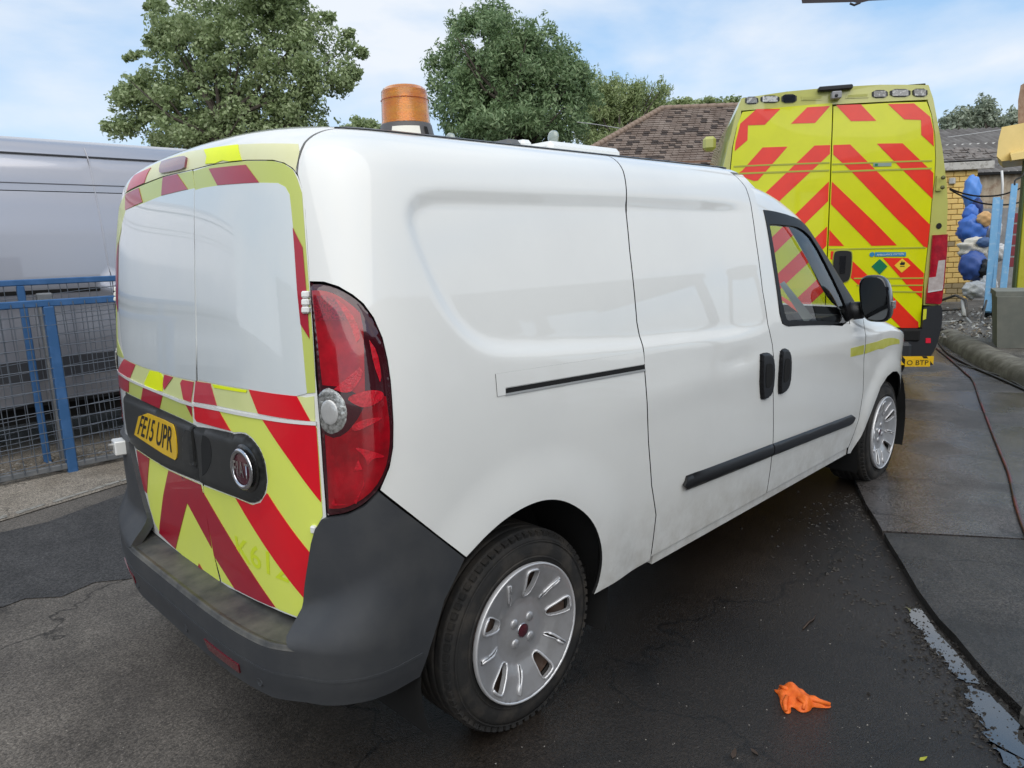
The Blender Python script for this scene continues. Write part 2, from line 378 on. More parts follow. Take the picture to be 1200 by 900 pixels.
# outlines on that surface (a, t)
PAT = {
 'door_right': [(-0.55, 1.714), (-0.392, 1.715), (-0.362, 1.714), (-0.178, 1.711), (-0.061, 1.704), (-0.018, 1.695), (0.01, 1.68), (0.019, 1.668), (0.026, 1.659), (0.038, 1.622), (0.037, 1.556), (0.032, 1.447), (0.02, 1.187), (0.02, 1.07), (0.018, 0.951), (0.019, 0.831), (0.018, 0.828), (-0.003, 0.801), (-0.019, 0.764), (-0.029, 0.721), (-0.05, 0.644), (-0.071, 0.528), (-0.221, 0.524), (-0.408, 0.511), (-0.537, 0.499), (-0.588, 0.809), (-0.613, 0.988), (-0.593, 1.054), (-0.565, 1.125), (-0.549, 1.244), (-0.526, 1.488), (-0.529, 1.624)],
 'door_left': [(-0.557, 1.714), (-0.827, 1.716), (-1.022, 1.711), (-1.283, 1.706), (-1.359, 1.676), (-1.423, 1.61), (-1.468, 1.507), (-1.48, 1.405), (-1.48, 1.276), (-1.391, 1.192), (-1.369, 1.113), (-1.336, 1.052), (-1.299, 0.992), (-1.276, 0.914), (-1.243, 0.839), (-1.211, 0.748), (-1.2, 0.653), (-1.142, 0.656), (-1.133, 0.597), (-1.105, 0.552), (-1.057, 0.523), (-0.906, 0.504), (-0.721, 0.485), (-0.545, 0.496), (-0.579, 0.603), (-0.6, 0.809), (-0.601, 0.971), (-0.586, 1.051), (-0.579, 1.126), (-0.554, 1.244), (-0.533, 1.488), (-0.535, 1.624)],
 'header': [(0.019, 1.668), (0.01, 1.68), (-0.018, 1.695), (-0.061, 1.704), (-0.178, 1.711), (-0.362, 1.714), (-0.392, 1.715), (-0.55, 1.713), (-0.827, 1.716), (-1.022, 1.711), (-1.283, 1.706), (-1.415, 1.686), (-1.433, 1.72), (-1.374, 1.745)],
 'glassR': [(-0.513, 1.659), (-0.453, 1.661), (-0.351, 1.66), (-0.126, 1.654), (-0.044, 1.649), (-0.019, 1.639), (-0.006, 1.621), (-0.004, 1.584), (-0.003, 1.543), (-0.004, 1.489), (-0.008, 1.393), (-0.008, 1.311), (-0.009, 1.186), (-0.009, 1.144), (-0.011, 1.142), (-0.042, 1.134), (-0.242, 1.135), (-0.47, 1.132), (-0.551, 1.131), (-0.537, 1.245), (-0.517, 1.488)],
 'glassL': [(-1.231, 1.649), (-1.016, 1.655), (-0.825, 1.663), (-0.591, 1.664), (-0.532, 1.664), (-0.538, 1.488), (-0.562, 1.243), (-0.58, 1.126), (-0.675, 1.124), (-0.828, 1.124), (-1.032, 1.128), (-1.262, 1.139), (-1.291, 1.199), (-1.305, 1.353), (-1.297, 1.504), (-1.278, 1.611)],
 'bandR': [(-0.536, 1.709), (-0.392, 1.714), (-0.362, 1.714), (-0.178, 1.71), (-0.061, 1.703), (-0.018, 1.694), (0.009, 1.679), (0.016, 1.668), (0.022, 1.656), (0.033, 1.623), (0.032, 1.556), (0.029, 1.447), (0.023, 1.276), (0.019, 1.187), (0.016, 1.145), (-0.011, 1.142), (-0.009, 1.144), (-0.009, 1.186), (-0.008, 1.311), (-0.008, 1.393), (-0.004, 1.489), (-0.003, 1.543), (-0.004, 1.584), (-0.006, 1.621), (-0.019, 1.639), (-0.044, 1.649), (-0.126, 1.654), (-0.351, 1.66), (-0.453, 1.661), (-0.513, 1.659)],
 'bandL': [(-0.558, 1.711), (-0.827, 1.715), (-1.022, 1.71), (-1.276, 1.704), (-1.33, 1.671), (-1.361, 1.607), (-1.396, 1.506), (-1.405, 1.413), (-1.4, 1.287), (-1.364, 1.194), (-1.338, 1.138), (-1.262, 1.139), (-1.291, 1.199), (-1.305, 1.353), (-1.297, 1.504), (-1.278, 1.611), (-1.231, 1.649), (-1.016, 1.655), (-0.825, 1.663), (-0.591, 1.664), (-0.532, 1.664)],
 'u1': [(-1.27, 1.701), (-1.084, 1.705), (-1.021, 1.659), (-1.24, 1.649)],
 'u2': [(-0.824, 1.714), (-0.686, 1.712), (-0.589, 1.665), (-0.825, 1.664)],
 'u3': [(-0.418, 1.706), (-0.183, 1.7), (-0.121, 1.654), (-0.355, 1.661)],
 'sideR': [(-0.003, 1.543), (0.022, 1.495), (0.02, 1.393), (0.015, 1.276), (-0.008, 1.311), (-0.008, 1.393), (-0.004, 1.489)],
 'sideL': [(-1.32, 1.552), (-1.394, 1.497), (-1.405, 1.413), (-1.392, 1.335), (-1.318, 1.303), (-1.32, 1.383), (-1.311, 1.474)],
 'h_pale': [(-1.285, 1.708), (-1.024, 1.714), (-0.828, 1.718), (-0.55, 1.715), (-0.393, 1.717), (-0.362, 1.716), (-0.178, 1.713), (-0.06, 1.706), (-0.018, 1.697), (0.01, 1.683), (0.018, 1.675), (0.037, 1.723), (0.035, 1.746), (-0.111, 1.755), (-0.237, 1.762), (-0.499, 1.773), (-0.675, 1.784), (-0.846, 1.784), (-1.065, 1.775), (-1.207, 1.76), (-1.282, 1.735)],
 'h_bright': [(-0.494, 1.77), (-0.236, 1.761), (-0.205, 1.713), (-0.276, 1.715), (-0.323, 1.721), (-0.372, 1.717), (-0.447, 1.721), (-0.445, 1.743)],
 'h_red': [(-1.005, 1.763), (-1.218, 1.761), (-1.239, 1.745), (-1.255, 1.709), (-1.024, 1.715)],
 'brake': [(-0.886, 1.768), (-0.811, 1.768), (-0.646, 1.761), (-0.613, 1.753), (-0.609, 1.724), (-0.639, 1.72), (-0.832, 1.725), (-0.861, 1.732)],
 'upL': [(-1.257, 1.137), (-1.032, 1.126), (-0.829, 1.121), (-0.676, 1.121), (-0.595, 1.122), (-0.631, 1.055), (-0.707, 1.055), (-0.861, 1.061), (-1.199, 1.072), (-1.309, 1.076)],
 'upLr1': [(-1.257, 1.137), (-1.115, 1.129), (-1.191, 1.074), (-1.309, 1.076)],
 'upLy': [(-0.965, 1.122), (-0.889, 1.125), (-0.864, 1.122), (-0.846, 1.111), (-0.861, 1.063), (-0.945, 1.061), (-1.023, 1.063), (-1.032, 1.073)],
 'upLr2': [(-0.829, 1.121), (-0.757, 1.12), (-0.844, 1.07), (-0.85, 1.088)],
 'upLr3': [(-0.681, 1.119), (-0.597, 1.121), (-0.63, 1.056), (-0.684, 1.057), (-0.699, 1.107)],
 'loL': [(-1.311, 1.071), (-1.201, 1.067), (-0.863, 1.055), (-0.709, 1.049), (-0.629, 1.048), (-0.633, 0.991), (-0.907, 1.001), (-1.084, 1.009), (-1.267, 1.013), (-1.328, 1.017)],
 'loLr1': [(-1.311, 1.071), (-1.209, 1.065), (-1.227, 1.018), (-1.266, 1.016), (-1.328, 1.017)],
 'loLr2': [(-1.048, 1.055), (-0.862, 1.051), (-0.902, 1.001), (-1.082, 1.008)],
 'loLr3': [(-0.673, 1.047), (-0.629, 1.048), (-0.632, 1.011)],
 'upR': [(-0.557, 1.127), (-0.47, 1.129), (-0.242, 1.134), (-0.042, 1.134), (-0.014, 1.132), (0.011, 1.136), (0.008, 1.074), (-0.005, 1.074), (-0.203, 1.075), (-0.438, 1.069), (-0.595, 1.06)],
 'upRr1': [(-0.566, 1.125), (-0.47, 1.129), (-0.438, 1.069), (-0.595, 1.06)],
 'upRy': [(-0.454, 1.128), (-0.249, 1.132), (-0.256, 1.125), (-0.447, 1.119)],
 'upRr2': [(-0.24, 1.135), (-0.042, 1.134), (-0.005, 1.074), (-0.203, 1.075)],
 'loR': [(-0.594, 1.05), (-0.43, 1.057), (-0.19, 1.065), (0.007, 1.068), (0.011, 1.056), (0.01, 0.94), (0.009, 0.832), (-0.009, 0.803), (-0.026, 0.763), (-0.033, 0.72), (-0.055, 0.643), (-0.071, 0.533), (-0.22, 0.53), (-0.406, 0.518), (-0.521, 0.509), (-0.554, 0.583), (-0.583, 0.801), (-0.467, 0.808), (-0.369, 0.812), (-0.324, 0.813), (-0.272, 0.813), (-0.226, 0.83), (-0.198, 0.861), (-0.186, 0.894), (-0.186, 0.911), (-0.19, 0.947), (-0.208, 0.979), (-0.241, 1.003), (-0.277, 1.014), (-0.315, 1.011), (-0.348, 1.005), (-0.363, 1.007), (-0.584, 1.001), (-0.596, 1.009)],
 'loRr1': [(-0.594, 1.049), (-0.43, 1.057), (-0.363, 1.007), (-0.584, 1.001), (-0.598, 1.009)],
 'loRr2': [(-0.19, 1.065), (0.007, 1.068), (0.011, 1.056), (0.009, 0.94), (0.008, 0.869), (-0.084, 0.965)],
 'loRr3': [(-0.367, 0.813), (-0.324, 0.813), (-0.272, 0.813), (-0.226, 0.83), (-0.195, 0.861), (-0.19, 0.861), (-0.03, 0.721), (-0.046, 0.666), (-0.063, 0.588)],
 'loRr4': [(-0.585, 0.78), (-0.569, 0.771), (-0.2, 0.533), (-0.22, 0.53), (-0.406, 0.518), (-0.434, 0.515), (-0.554, 0.583)],
 'loLD': [(-1.198, 0.809), (-1.055, 0.803), (-0.874, 0.795), (-0.611, 0.802), (-0.593, 0.755), (-0.579, 0.603), (-0.553, 0.498), (-0.719, 0.492), (-0.905, 0.509), (-1.051, 0.529), (-1.097, 0.557), (-1.125, 0.602), (-1.136, 0.658), (-1.163, 0.664), (-1.192, 0.742)],
 'dr1': [(-1.198, 0.809), (-1.055, 0.803), (-1.1, 0.723), (-1.136, 0.658), (-1.163, 0.664), (-1.192, 0.742)],
 'dr2': [(-0.874, 0.795), (-0.611, 0.802), (-0.593, 0.755), (-0.58, 0.605), (-0.736, 0.715), (-0.904, 0.511), (-1.055, 0.528), (-1.039, 0.559), (-0.953, 0.692)],
 'dr3': [(-0.7, 0.518), (-0.664, 0.499), (-0.718, 0.493)],
 'trimL': [(-1.271, 1.01), (-1.085, 1.007), (-0.907, 0.999), (-0.619, 0.988), (-0.608, 0.983), (-0.599, 0.905), (-0.596, 0.812), (-0.861, 0.801), (-1.053, 0.808), (-1.205, 0.817), (-1.252, 0.836), (-1.279, 0.897)],
 'trimR': [(-0.614, 0.983), (-0.488, 0.995), (-0.364, 1.002), (-0.349, 0.999), (-0.316, 1.007), (-0.281, 1.01), (-0.245, 0.999), (-0.212, 0.977), (-0.194, 0.947), (-0.191, 0.91), (-0.192, 0.893), (-0.203, 0.863), (-0.228, 0.835), (-0.271, 0.818), (-0.324, 0.818), (-0.366, 0.817), (-0.581, 0.809), (-0.59, 0.821), (-0.592, 0.906), (-0.604, 0.97)],
 'plate': [(-1.04, 0.98), (-0.747, 0.977), (-0.731, 0.963), (-0.723, 0.92), (-0.731, 0.869), (-0.758, 0.853), (-1.133, 0.879)],
 'grip': [(-0.666, 0.97), (-0.566, 0.973), (-0.553, 0.964), (-0.556, 0.878), (-0.578, 0.863), (-0.692, 0.857)],
 'hollow': [(-0.531, 0.974), (-0.482, 0.974), (-0.463, 0.957), (-0.466, 0.911), (-0.504, 0.869), (-0.546, 0.845)],
 'badge': [(-0.292, 0.968), (-0.31, 0.854), (-0.376, 0.898), (-0.232, 0.924)],
 'lamp': [(0.029, 1.408), (0.071, 1.407), (0.107, 1.395), (0.141, 1.374), (0.164, 1.352), (0.185, 1.319), (0.202, 1.269), (0.21, 1.213), (0.21, 1.161), (0.209, 1.118), (0.208, 1.062), (0.203, 1.001), (0.19, 0.954), (0.16, 0.898), (0.124, 0.864), (0.08, 0.844), (0.022, 0.834), (0.017, 0.951), (0.021, 1.141), (0.021, 1.187), (0.027, 1.338)],
 'reverse': [(0.07, 1.158), (0.06, 1.047), (0.023, 1.102), (0.103, 1.102)],
 'quarter': [(0.019, 1.67), (0.041, 1.727), (0.054, 1.755), (0.074, 1.777), (0.103, 1.808)],
 'gapR': [(0.018, 1.669), (0.029, 1.649), (0.035, 1.583), (0.033, 1.515), (0.027, 1.408)],
 'slidegap': [(1.39, 1.798), (1.373, 1.735), (1.342, 1.65), (1.311, 1.457), (1.288, 1.217), (1.294, 1.148), (1.288, 1.07), (1.289, 0.971), (1.304, 0.785), (1.329, 0.624), (1.368, 0.499), (1.359, 0.347)],
 'rail': [(0.569, 1.136), (1.286, 1.113), (1.289, 1.067), (0.603, 1.09), (0.601, 1.069), (0.566, 1.071)],
 'slot': [(0.603, 1.09), (1.289, 1.067), (1.29, 1.047), (0.601, 1.072)],
 'bgap': [(2.208, 1.748), (2.229, 1.702), (2.227, 1.629), (2.211, 1.483), (2.2, 1.267), (2.214, 1.119), (2.243, 1.027), (2.258, 0.813), (2.286, 0.587)],
 'sl_handle': [(2.12, 0.995), (2.139, 1.004), (2.196, 1.0), (2.23, 0.982), (2.246, 0.91), (2.245, 0.831), (2.213, 0.797), (2.15, 0.797), (2.134, 0.812), (2.115, 0.906)],
 'fr_handle': [(2.305, 0.988), (2.331, 1.002), (2.367, 1.001), (2.398, 0.981), (2.41, 0.911), (2.413, 0.834), (2.376, 0.796), (2.314, 0.793), (2.3, 0.813), (2.295, 0.927)],
 'strip': [(1.535, 0.614), (1.57, 0.626), (3.197, 0.54), (3.251, 0.506), (3.218, 0.479), (1.579, 0.54), (1.541, 0.55)],
 'fgap': [(3.335, 1.122), (3.319, 0.828), (3.358, 0.632), (3.34, 0.479), (3.247, 0.341)],
 'window': [(2.359, 1.651), (2.697, 1.715), (2.859, 1.758), (3.097, 1.713), (3.287, 1.632), (3.391, 1.563), (3.306, 1.265), (3.016, 1.072), (2.401, 1.098), (2.344, 1.116), (2.324, 1.169), (2.348, 1.632)],
 'glassF': [(2.362, 1.564), (2.485, 1.594), (2.647, 1.624), (2.712, 1.58), (2.809, 1.493), (2.859, 1.386), (2.864, 1.236), (2.857, 1.108), (2.366, 1.129), (2.351, 1.223), (2.347, 1.455)],
 'fstrip': [(3.127, 0.907), (3.319, 0.903), (4.012, 0.924), (4.121, 0.902), (3.326, 0.85), (3.133, 0.858)],
 'archR': [(0.983, 0.329), (1.026, 0.361), (1.04, 0.452), (1.001, 0.556), (0.939, 0.634), (0.839, 0.702), (0.759, 0.731), (0.67, 0.737), (0.573, 0.721), (0.492, 0.693), (0.414, 0.655), (0.328, 0.555), (0.279, 0.428), (0.252, 0.361)],
 'archF': [(3.299, 0.294), (3.388, 0.373), (3.521, 0.519), (3.602, 0.628), (3.749, 0.681), (3.941, 0.667), (4.202, 0.572)],
 'swage': [(0.31, 1.558), (0.317, 1.594), (0.346, 1.619), (0.388, 1.629), (1.301, 1.644), (1.941, 1.629)],
 'swage2': [(0.31, 1.558), (0.38, 1.34), (0.419, 1.278), (0.482, 1.22), (0.554, 1.192), (1.222, 1.137), (1.778, 1.085)],
 'bumpU': [(0.16, 0.898), (0.413, 0.654)],
 'bumpdoor': [(0.018, 0.828), (-0.009, 0.8), (-0.027, 0.752), (-0.071, 0.528), (-0.107, 0.436)],
 'bumplip': [(-1.456, 0.38), (-1.456, 0.402), (-1.456, 0.424), (-1.456, 0.298), (-1.038, 0.289), (-0.512, 0.324), (-0.115, 0.408), (-0.049, 0.427)],
 'reflector': [(-0.438, 0.289), (-0.232, 0.315), (-0.257, 0.283), (-0.432, 0.259)],
 'sens': [(-0.718, 0.231), (-0.174, 0.293)],
 'tplate': [(-1.024, 0.965), (-0.738, 0.964), (-0.769, 0.877), (-1.095, 0.887)],
 'tbadge': [(-0.344, 0.925), (-0.268, 0.933), (-0.278, 0.888), (-0.346, 0.888)],
 'tk': [(-0.398, 0.695), (-0.117, 0.693), (-0.13, 0.623), (-0.389, 0.627)],
 'hingeL': [(-1.456, 0.735), (-1.202, 0.813), (-1.218, 0.757), (-1.456, 0.683)],
 'hingeL2': [(-1.48, 1.357), (-1.287, 1.396), (-1.29, 1.347), (-1.48, 1.313)],
 'hingeR': [(0.01, 1.389), (0.029, 1.388), (0.024, 1.337), (0.003, 1.338)],
}
# outlines on the rear face of the ambulance (metres right of its centre, height)
PATA = {
 'outR': [(0.811, 2.763), (0.881, 2.527), (0.948, 2.232), (1.002, 1.933), (1.021, 1.745), (1.03, 1.502), (1.035, 1.21), (1.029, 0.977), (1.022, 0.851), (1.013, 0.78), (1.018, 0.581), (0.997, 0.461)],
 'outL': [(-0.782, 2.846), (-0.832, 2.691), (-0.904, 2.428), (-0.97, 2.175)],
 'doorR': [(0.006, 2.675), (0.786, 2.656), (0.831, 2.547), (0.869, 2.365), (0.886, 2.166), (0.89, 1.982), (0.878, 1.797), (0.871, 1.431), (0.853, 1.069), (0.839, 0.628), (0.692, 0.631), (0.001, 0.645), (-0.001, 1.98), (0.001, 2.339)],
 'doorL': [(0.006, 2.675), (-0.775, 2.717), (-0.816, 2.6), (-0.855, 2.396), (-0.879, 2.258), (-0.882, 2.135), (-0.88, 1.918), (-0.867, 0.658), (0.001, 0.645), (-0.001, 1.98), (0.001, 2.339)],
 'header': [(-0.786, 2.833), (-0.44, 2.846), (0.054, 2.836), (0.801, 2.789), (0.824, 2.67), (0.005, 2.686), (-0.789, 2.726)],
 'r1': [(-0.664, 2.7), (-0.455, 2.684), (-0.589, 2.553), (-0.738, 2.56), (-0.74, 2.426), (-0.854, 2.335), (-0.847, 2.413), (-0.807, 2.582)],
 'r2': [(-0.221, 2.68), (-0.024, 2.677), (-0.15, 2.536), (-0.359, 2.545)],
 'r3': [(0.025, 2.68), (0.236, 2.671), (0.372, 2.518), (0.158, 2.53)],
 'r4': [(0.464, 2.657), (0.682, 2.648), (0.825, 2.523), (0.859, 2.398), (0.868, 2.266), (0.756, 2.373), (0.748, 2.501), (0.606, 2.515)],
 'r5': [(-0.604, 2.35), (-0.383, 2.342), (-0.64, 2.051), (-0.675, 2.049), (-0.842, 2.119), (-0.785, 2.15)],
 'r6': [(-0.148, 2.336), (-0.015, 2.332), (-0.012, 2.255), (-0.382, 1.91), (-0.513, 1.988)],
 'r7': [(0.013, 2.33), (0.158, 2.326), (0.389, 2.082), (0.826, 1.609), (0.608, 1.619), (0.176, 2.087), (0.017, 2.245)],
 'r8': [(0.385, 2.318), (0.602, 2.308), (0.879, 2.033), (0.885, 1.805), (0.615, 2.073)],
 'r9': [(-0.024, 2.008), (-0.027, 1.869), (-0.175, 1.678), (-0.142, 1.63), (-0.276, 1.793), (-0.259, 1.799)],
 'r10': [(0.015, 2.005), (0.387, 1.628), (0.602, 1.39), (0.383, 1.394), (0.006, 1.798)],
 'r7b': [(-0.005, 1.796), (0.217, 1.785), (0.586, 1.39), (0.383, 1.394)],
 'r11': [(0.477, 1.772), (0.693, 1.761), (0.878, 1.575), (0.867, 1.371), (0.843, 1.372)],
 'r12': [(-0.009, 1.567), (0.143, 1.407), (-0.003, 1.413)],
 'r13': [(0.028, 1.367), (0.129, 1.364), (0.136, 1.196), (0.082, 1.282)],
 'r14': [(0.486, 1.29), (0.704, 1.282), (0.852, 1.135), (0.847, 0.903), (0.719, 1.02), (0.65, 1.101)],
 'r15': [(0.274, 1.262), (0.438, 1.107), (0.471, 1.089), (0.274, 1.068), (0.189, 1.115), (0.271, 1.139)],
 'r16': [(0.551, 0.972), (0.828, 0.682), (0.831, 0.629), (0.676, 0.631)],
 'gold1': [(0.375, 1.389), (0.862, 1.371), (0.863, 1.349), (0.003, 1.377), (0.002, 1.398)],
 'line1': [(-0.878, 2.214), (0.88, 2.146), (0.881, 2.133), (-0.878, 2.2)],
 'line2': [(-0.877, 2.149), (0.884, 2.079), (0.885, 2.062), (-0.877, 2.135)],
 'line3': [(0.247, 1.122), (0.848, 1.104), (0.849, 1.09), (0.438, 1.102)],
 'line4': [(0.275, 1.05), (0.844, 1.034), (0.845, 1.02), (0.276, 1.036)],
 'line5': [(0.526, 0.987), (0.835, 0.973), (0.836, 0.961), (0.526, 0.972)],
 'blue': [(0.413, 1.345), (0.682, 1.335), (0.684, 1.297), (0.415, 1.306)],
 'dot': [(0.388, 1.345), (0.39, 1.304), (0.371, 1.325), (0.407, 1.324)],
 'green': [(0.458, 1.282), (0.53, 1.21), (0.466, 1.138), (0.39, 1.214)],
 'yel': [(0.653, 1.279), (0.728, 1.212), (0.655, 1.148), (0.589, 1.217)],
 'tag': [(0.361, 2.148), (0.515, 2.142), (0.516, 2.113), (0.363, 2.117)],
 'lampR': [(0.9, 1.481), (1.028, 1.484), (1.033, 1.356), (1.029, 1.064), (1.018, 0.855), (1.003, 0.841), (0.882, 0.858), (0.88, 0.963), (0.9, 1.094), (0.896, 1.275)],
 'lampW': [(1.016, 1.254), (1.01, 0.986), (0.891, 0.967), (0.892, 1.094), (0.955, 1.101), (0.962, 1.247)],
 'hinge': [(0.912, 2.006), (0.959, 2.003), (0.967, 1.877), (0.912, 1.876)],
 'dotb': [(0.956, 1.588), (0.959, 1.532), (0.934, 1.564), (0.983, 1.562)],
 'bump': [(0.868, 0.823), (1.003, 0.841), (1.019, 0.785), (1.017, 0.626), (0.981, 0.43), (0.924, 0.304), (0.728, 0.287), (0.705, 0.396), (0.693, 0.622), (0.836, 0.619)],
 'yref': [(0.853, 0.806), (0.882, 0.809), (0.882, 0.717), (0.854, 0.703)],
 'rref': [(0.89, 0.535), (0.934, 0.534), (0.937, 0.488), (0.893, 0.488)],
 'nplate': [(0.724, 0.36), (0.895, 0.367), (0.907, 0.304), (0.728, 0.29)],
 'sidey': [(0.713, 0.396), (0.981, 0.421)],
 'brk': [(-0.13, 2.838), (0.144, 2.829), (0.153, 2.799), (-0.132, 2.805)],
 'cam': [(-0.028, 2.785), (0.057, 2.782), (0.059, 2.734), (-0.026, 2.727)],
 'l1': [(-0.764, 2.818), (-0.658, 2.81), (-0.648, 2.75), (-0.762, 2.755)],
 'l2': [(-0.627, 2.816), (-0.469, 2.803), (-0.467, 2.744), (-0.626, 2.756)],
 'l3': [(-0.444, 2.81), (-0.318, 2.803), (-0.316, 2.733), (-0.442, 2.737)],
 'g1': [(-0.271, 2.783), (-0.082, 2.778), (-0.092, 2.735), (-0.27, 2.746)],
 'g2': [(0.114, 2.769), (0.307, 2.767), (0.301, 2.726), (0.107, 2.733)],
 'l4': [(0.33, 2.785), (0.454, 2.778), (0.458, 2.716), (0.333, 2.722)],
 'l5': [(0.481, 2.783), (0.643, 2.773), (0.647, 2.711), (0.484, 2.72)],
 'l6': [(0.665, 2.774), (0.787, 2.766), (0.791, 2.701), (0.674, 2.71)],
 'gbar': [(0.259, 0.673), (1.022, 0.629)],
}
# ------------------------------------------------------------------ the white van
van = thing('white_van', 'white panel van with red and yellow chevron rear doors, parked in the foreground', 'van')
WX = (.70, 3.805); WZ = .308
SW0 = [(0.315, 1.545), (.328, 1.59), (.360, 1.622), (.42, 1.636), (.55, 1.640), (1.3, 1.645), (2.0, 1.64), (3.3, 1.62), (3.3, 1.07), (1.9, 1.085), (1.22, 1.118), (.62, 1.165), (.51, 1.20), (.43, 1.27), (.37, 1.38)]
SW = chaikin(SW0, 3, 100)
def bdisp(a, t):
    a = np.where(a < A0, 2*A0-a, a); P = np.c_[np.ravel(a), np.ravel(t)]
    o = np.zeros(len(P))
    for du, dv, wt in ((0, 0, .2), (.016, 0, .1), (-.016, 0, .1), (0, .016, .1), (0, -.016, .1), (.012, .012, .1), (-.012, .012, .1), (.012, -.012, .1), (-.012, -.012, .1)):
        Q = P+[du, dv]; d = np.where(inpoly(Q, SW), dpoly(Q, SW), 0.); wd = .036+.022*(1-sst(Q[:, 1], 1.18, 1.38)); o -= wt*.0135*sst(d/wd, 0, 1)*(1-sst(Q[:, 0], 1.9, 2.3))
    r = np.hypot(P[:, 0]-WX[0], P[:, 1]-.33); o = o+.012*(1-sst(r, .40, .58))*(P[:, 1] > 0)*sst(P[:, 0], .1, .3)
    r = np.hypot(P[:, 0]-WX[1], P[:, 1]-.33); o = o+.012*(1-sst(r, .38, .50))
    o = o+.0045*np.exp(-((P[:, 1]-(.93+.02*np.sin(P[:, 0])))/.07)**2)*sst(P[:, 0], .9, 1.5)
    # a shallow dent in the sliding door below the panel edge
    o = o-.004*np.exp(-((P[:, 0]-1.95)/.14)**2-((P[:, 1]-1.0)/.035)**2)
    return o.reshape(np.shape(a))
def S(off=0., disp=True):
    def fn(u, v, e):
        o = off+(bdisp(u, v) if disp else 0.)
        return F(u, v)+Fn(u, v)*np.reshape(np.broadcast_to(o, np.shape(u)), (-1, 1))
    return fn
def both(name, poly, m, parent=van, off=0., disp=True, **k):
    r = sheet(name, poly, S(off, disp), m, parent, **k)
    l = sheet(name, poly, S(off, disp), m, parent, mirror=True, **k)
    return r, l
def sh(L, d): return [(a+d, t) for a, t in L]
D_ = PAT
slg = D_['slidegap']; bg_ = [(2.200, 1.77)]+D_['bgap']+[(2.288, .45), (2.282, .336)]
arch0 = [(1.005, .322), (1.03, .361), (1.042, .452), (1.005, .556), (.941, .634), (.845, .70), (.759, .731), (.67, .738), (.575, .724), (.492, .696), (.414, .656)]
arch = chaikin([(1.2, .322)]+arch0+[(.2, .86)], 2, 60)[1:-1]; arch = [p for p in arch if p[0] < 1.06 and p[1] < .80]
lampedge = [(.165, .898), (.193, .952), (.206, 1.001), (.212, 1.062), (.214, 1.118), (.215, 1.165), (.213, 1.215), (.206, 1.27), (.189, 1.321), (.167, 1.356), (.143, 1.378), (.108, 1.400), (.071, 1.412), (.031, 1.414)]
gapup = [(.036, 1.515), (.038, 1.583), (.034, 1.635), (.024, 1.669), (.032, 1.70), (.046, 1.727), (.060, 1.752), (.082, 1.777), (.115, 1.81), (.16, 1.85), (.175, 1.862)]
quarter = lampedge+gapup+[(1.405, 1.862)]+sh(slg, -.003)+[(1.352, .322)]+arch
both('rear_quarter_panel', quarter, WHITE, sp=.018, lipm=DARK)
slide = sh([(1.408, 1.862)]+slg+[(1.352, .336)], .003)+sh([(2.282, .336)]+[p for p in bg_[::-1][1:]]+[(2.19, 1.862)], -.003)
sd = both('sliding_door', slide, WHITE, sp=.022, lipm=DARK)
# front door with its opening
win = [(2.352, 1.650), (2.60, 1.668), (2.76, 1.70), (2.92, 1.722), (3.10, 1.722), (3.26, 1.690), (3.345, 1.56), (3.325, 1.33), (3.25, 1.20), (3.03, 1.078), (2.41, 1.100), (2.35, 1.118), (2.330, 1.17), (2.333, 1.40)]
fdoor = sh(bg_, .003)+[(3.247, .341), (3.30, .41), (3.338, .479), (3.357, .632), (3.330, .829), (3.337, 1.127), (3.36, 1.25), (3.42, 1.45), (3.46, 1.66), (3.46, 1.775), (2.9, 1.79), (2.5, 1.79)]
fd = both('front_door', fdoor, WHITE, sp=.028, holes=[win], lipm=DARK)
glassin = [(2.375, 1.585), (2.55, 1.605), (2.74, 1.64), (2.88, 1.63), (3.02, 1.50), (3.12, 1.30), (3.13, 1.10), (2.43, 1.122), (2.385, 1.14), (2.358, 1.25)]
for i, (d, mir) in enumerate(((fd[0], False), (fd[1], True))):
    sheet('window_frame', chaikin(win, 1), S(.003, False), FRAMEB, d, holes=[chaikin(glassin, 1, 60)], sp=.04, thick=.02, mirror=mir)
    sheet('window_glass', glassin, S(-.004, False), GLASS, d, sp=.08, thick=0, mirror=mir)
arf = [(3.299, .294), (3.395, .373), (3.47, .47), (3.521, .535), (3.60, .628), (3.70, .675), (3.80, .69), (3.90, .678), (4.0, .635), (4.09, .56), (4.145, .47), (4.16, .40)]
wing = [(3.343, 1.127), (3.336, .829), (3.363, .632), (3.344, .479), (3.306, .41), (3.253, .335), (3.253, .30)]+arf+[(4.30, .48), (4.62, .60), (4.62, 1.86), (3.62, 1.86), (3.47, 1.70), (3.465, 1.66), (3.425, 1.45), (3.365, 1.25)]
both('front_wing', wing, WHITE, sp=.03, lipm=DARK)
both('front_pillar', [(2.2, 1.862), (2.205, 1.795), (2.5, 1.795), (2.9, 1.795), (3.465, 1.78), (3.465, 1.71), (3.61, 1.862)], WHITE, off=-.002, disp=False, sp=.04)
both('front_bumper', [(4.17, .26), (4.165, .40), (4.15, .47), (4.30, .475), (4.62, .595), (A1, .60), (A1, .26)], BUMPER, off=.01, disp=False, sp=.05)
both('radiator_grille', [(4.625, .61), (4.625, 1.0), (A1, 1.0), (A1, .61)], BLACK, off=.0, disp=False, sp=.06)
both('headlamp', [(4.4, .88), (4.62, .80), (4.9, .80), (4.9, .98), (4.45, 1.1)], CLEAR, off=.006, disp=False, sp=.05)
both('nose_panel', [(4.625, 1.0), (4.625, 1.86), (A1, 1.86), (A1, 1.0)], WHITE, off=0, disp=False, sp=.06)
both('bonnet', [(3.63, 1.866), (A1, 1.866), (A1, 2.52), (3.63, 2.52)], WHITE, disp=False, sp=.07)
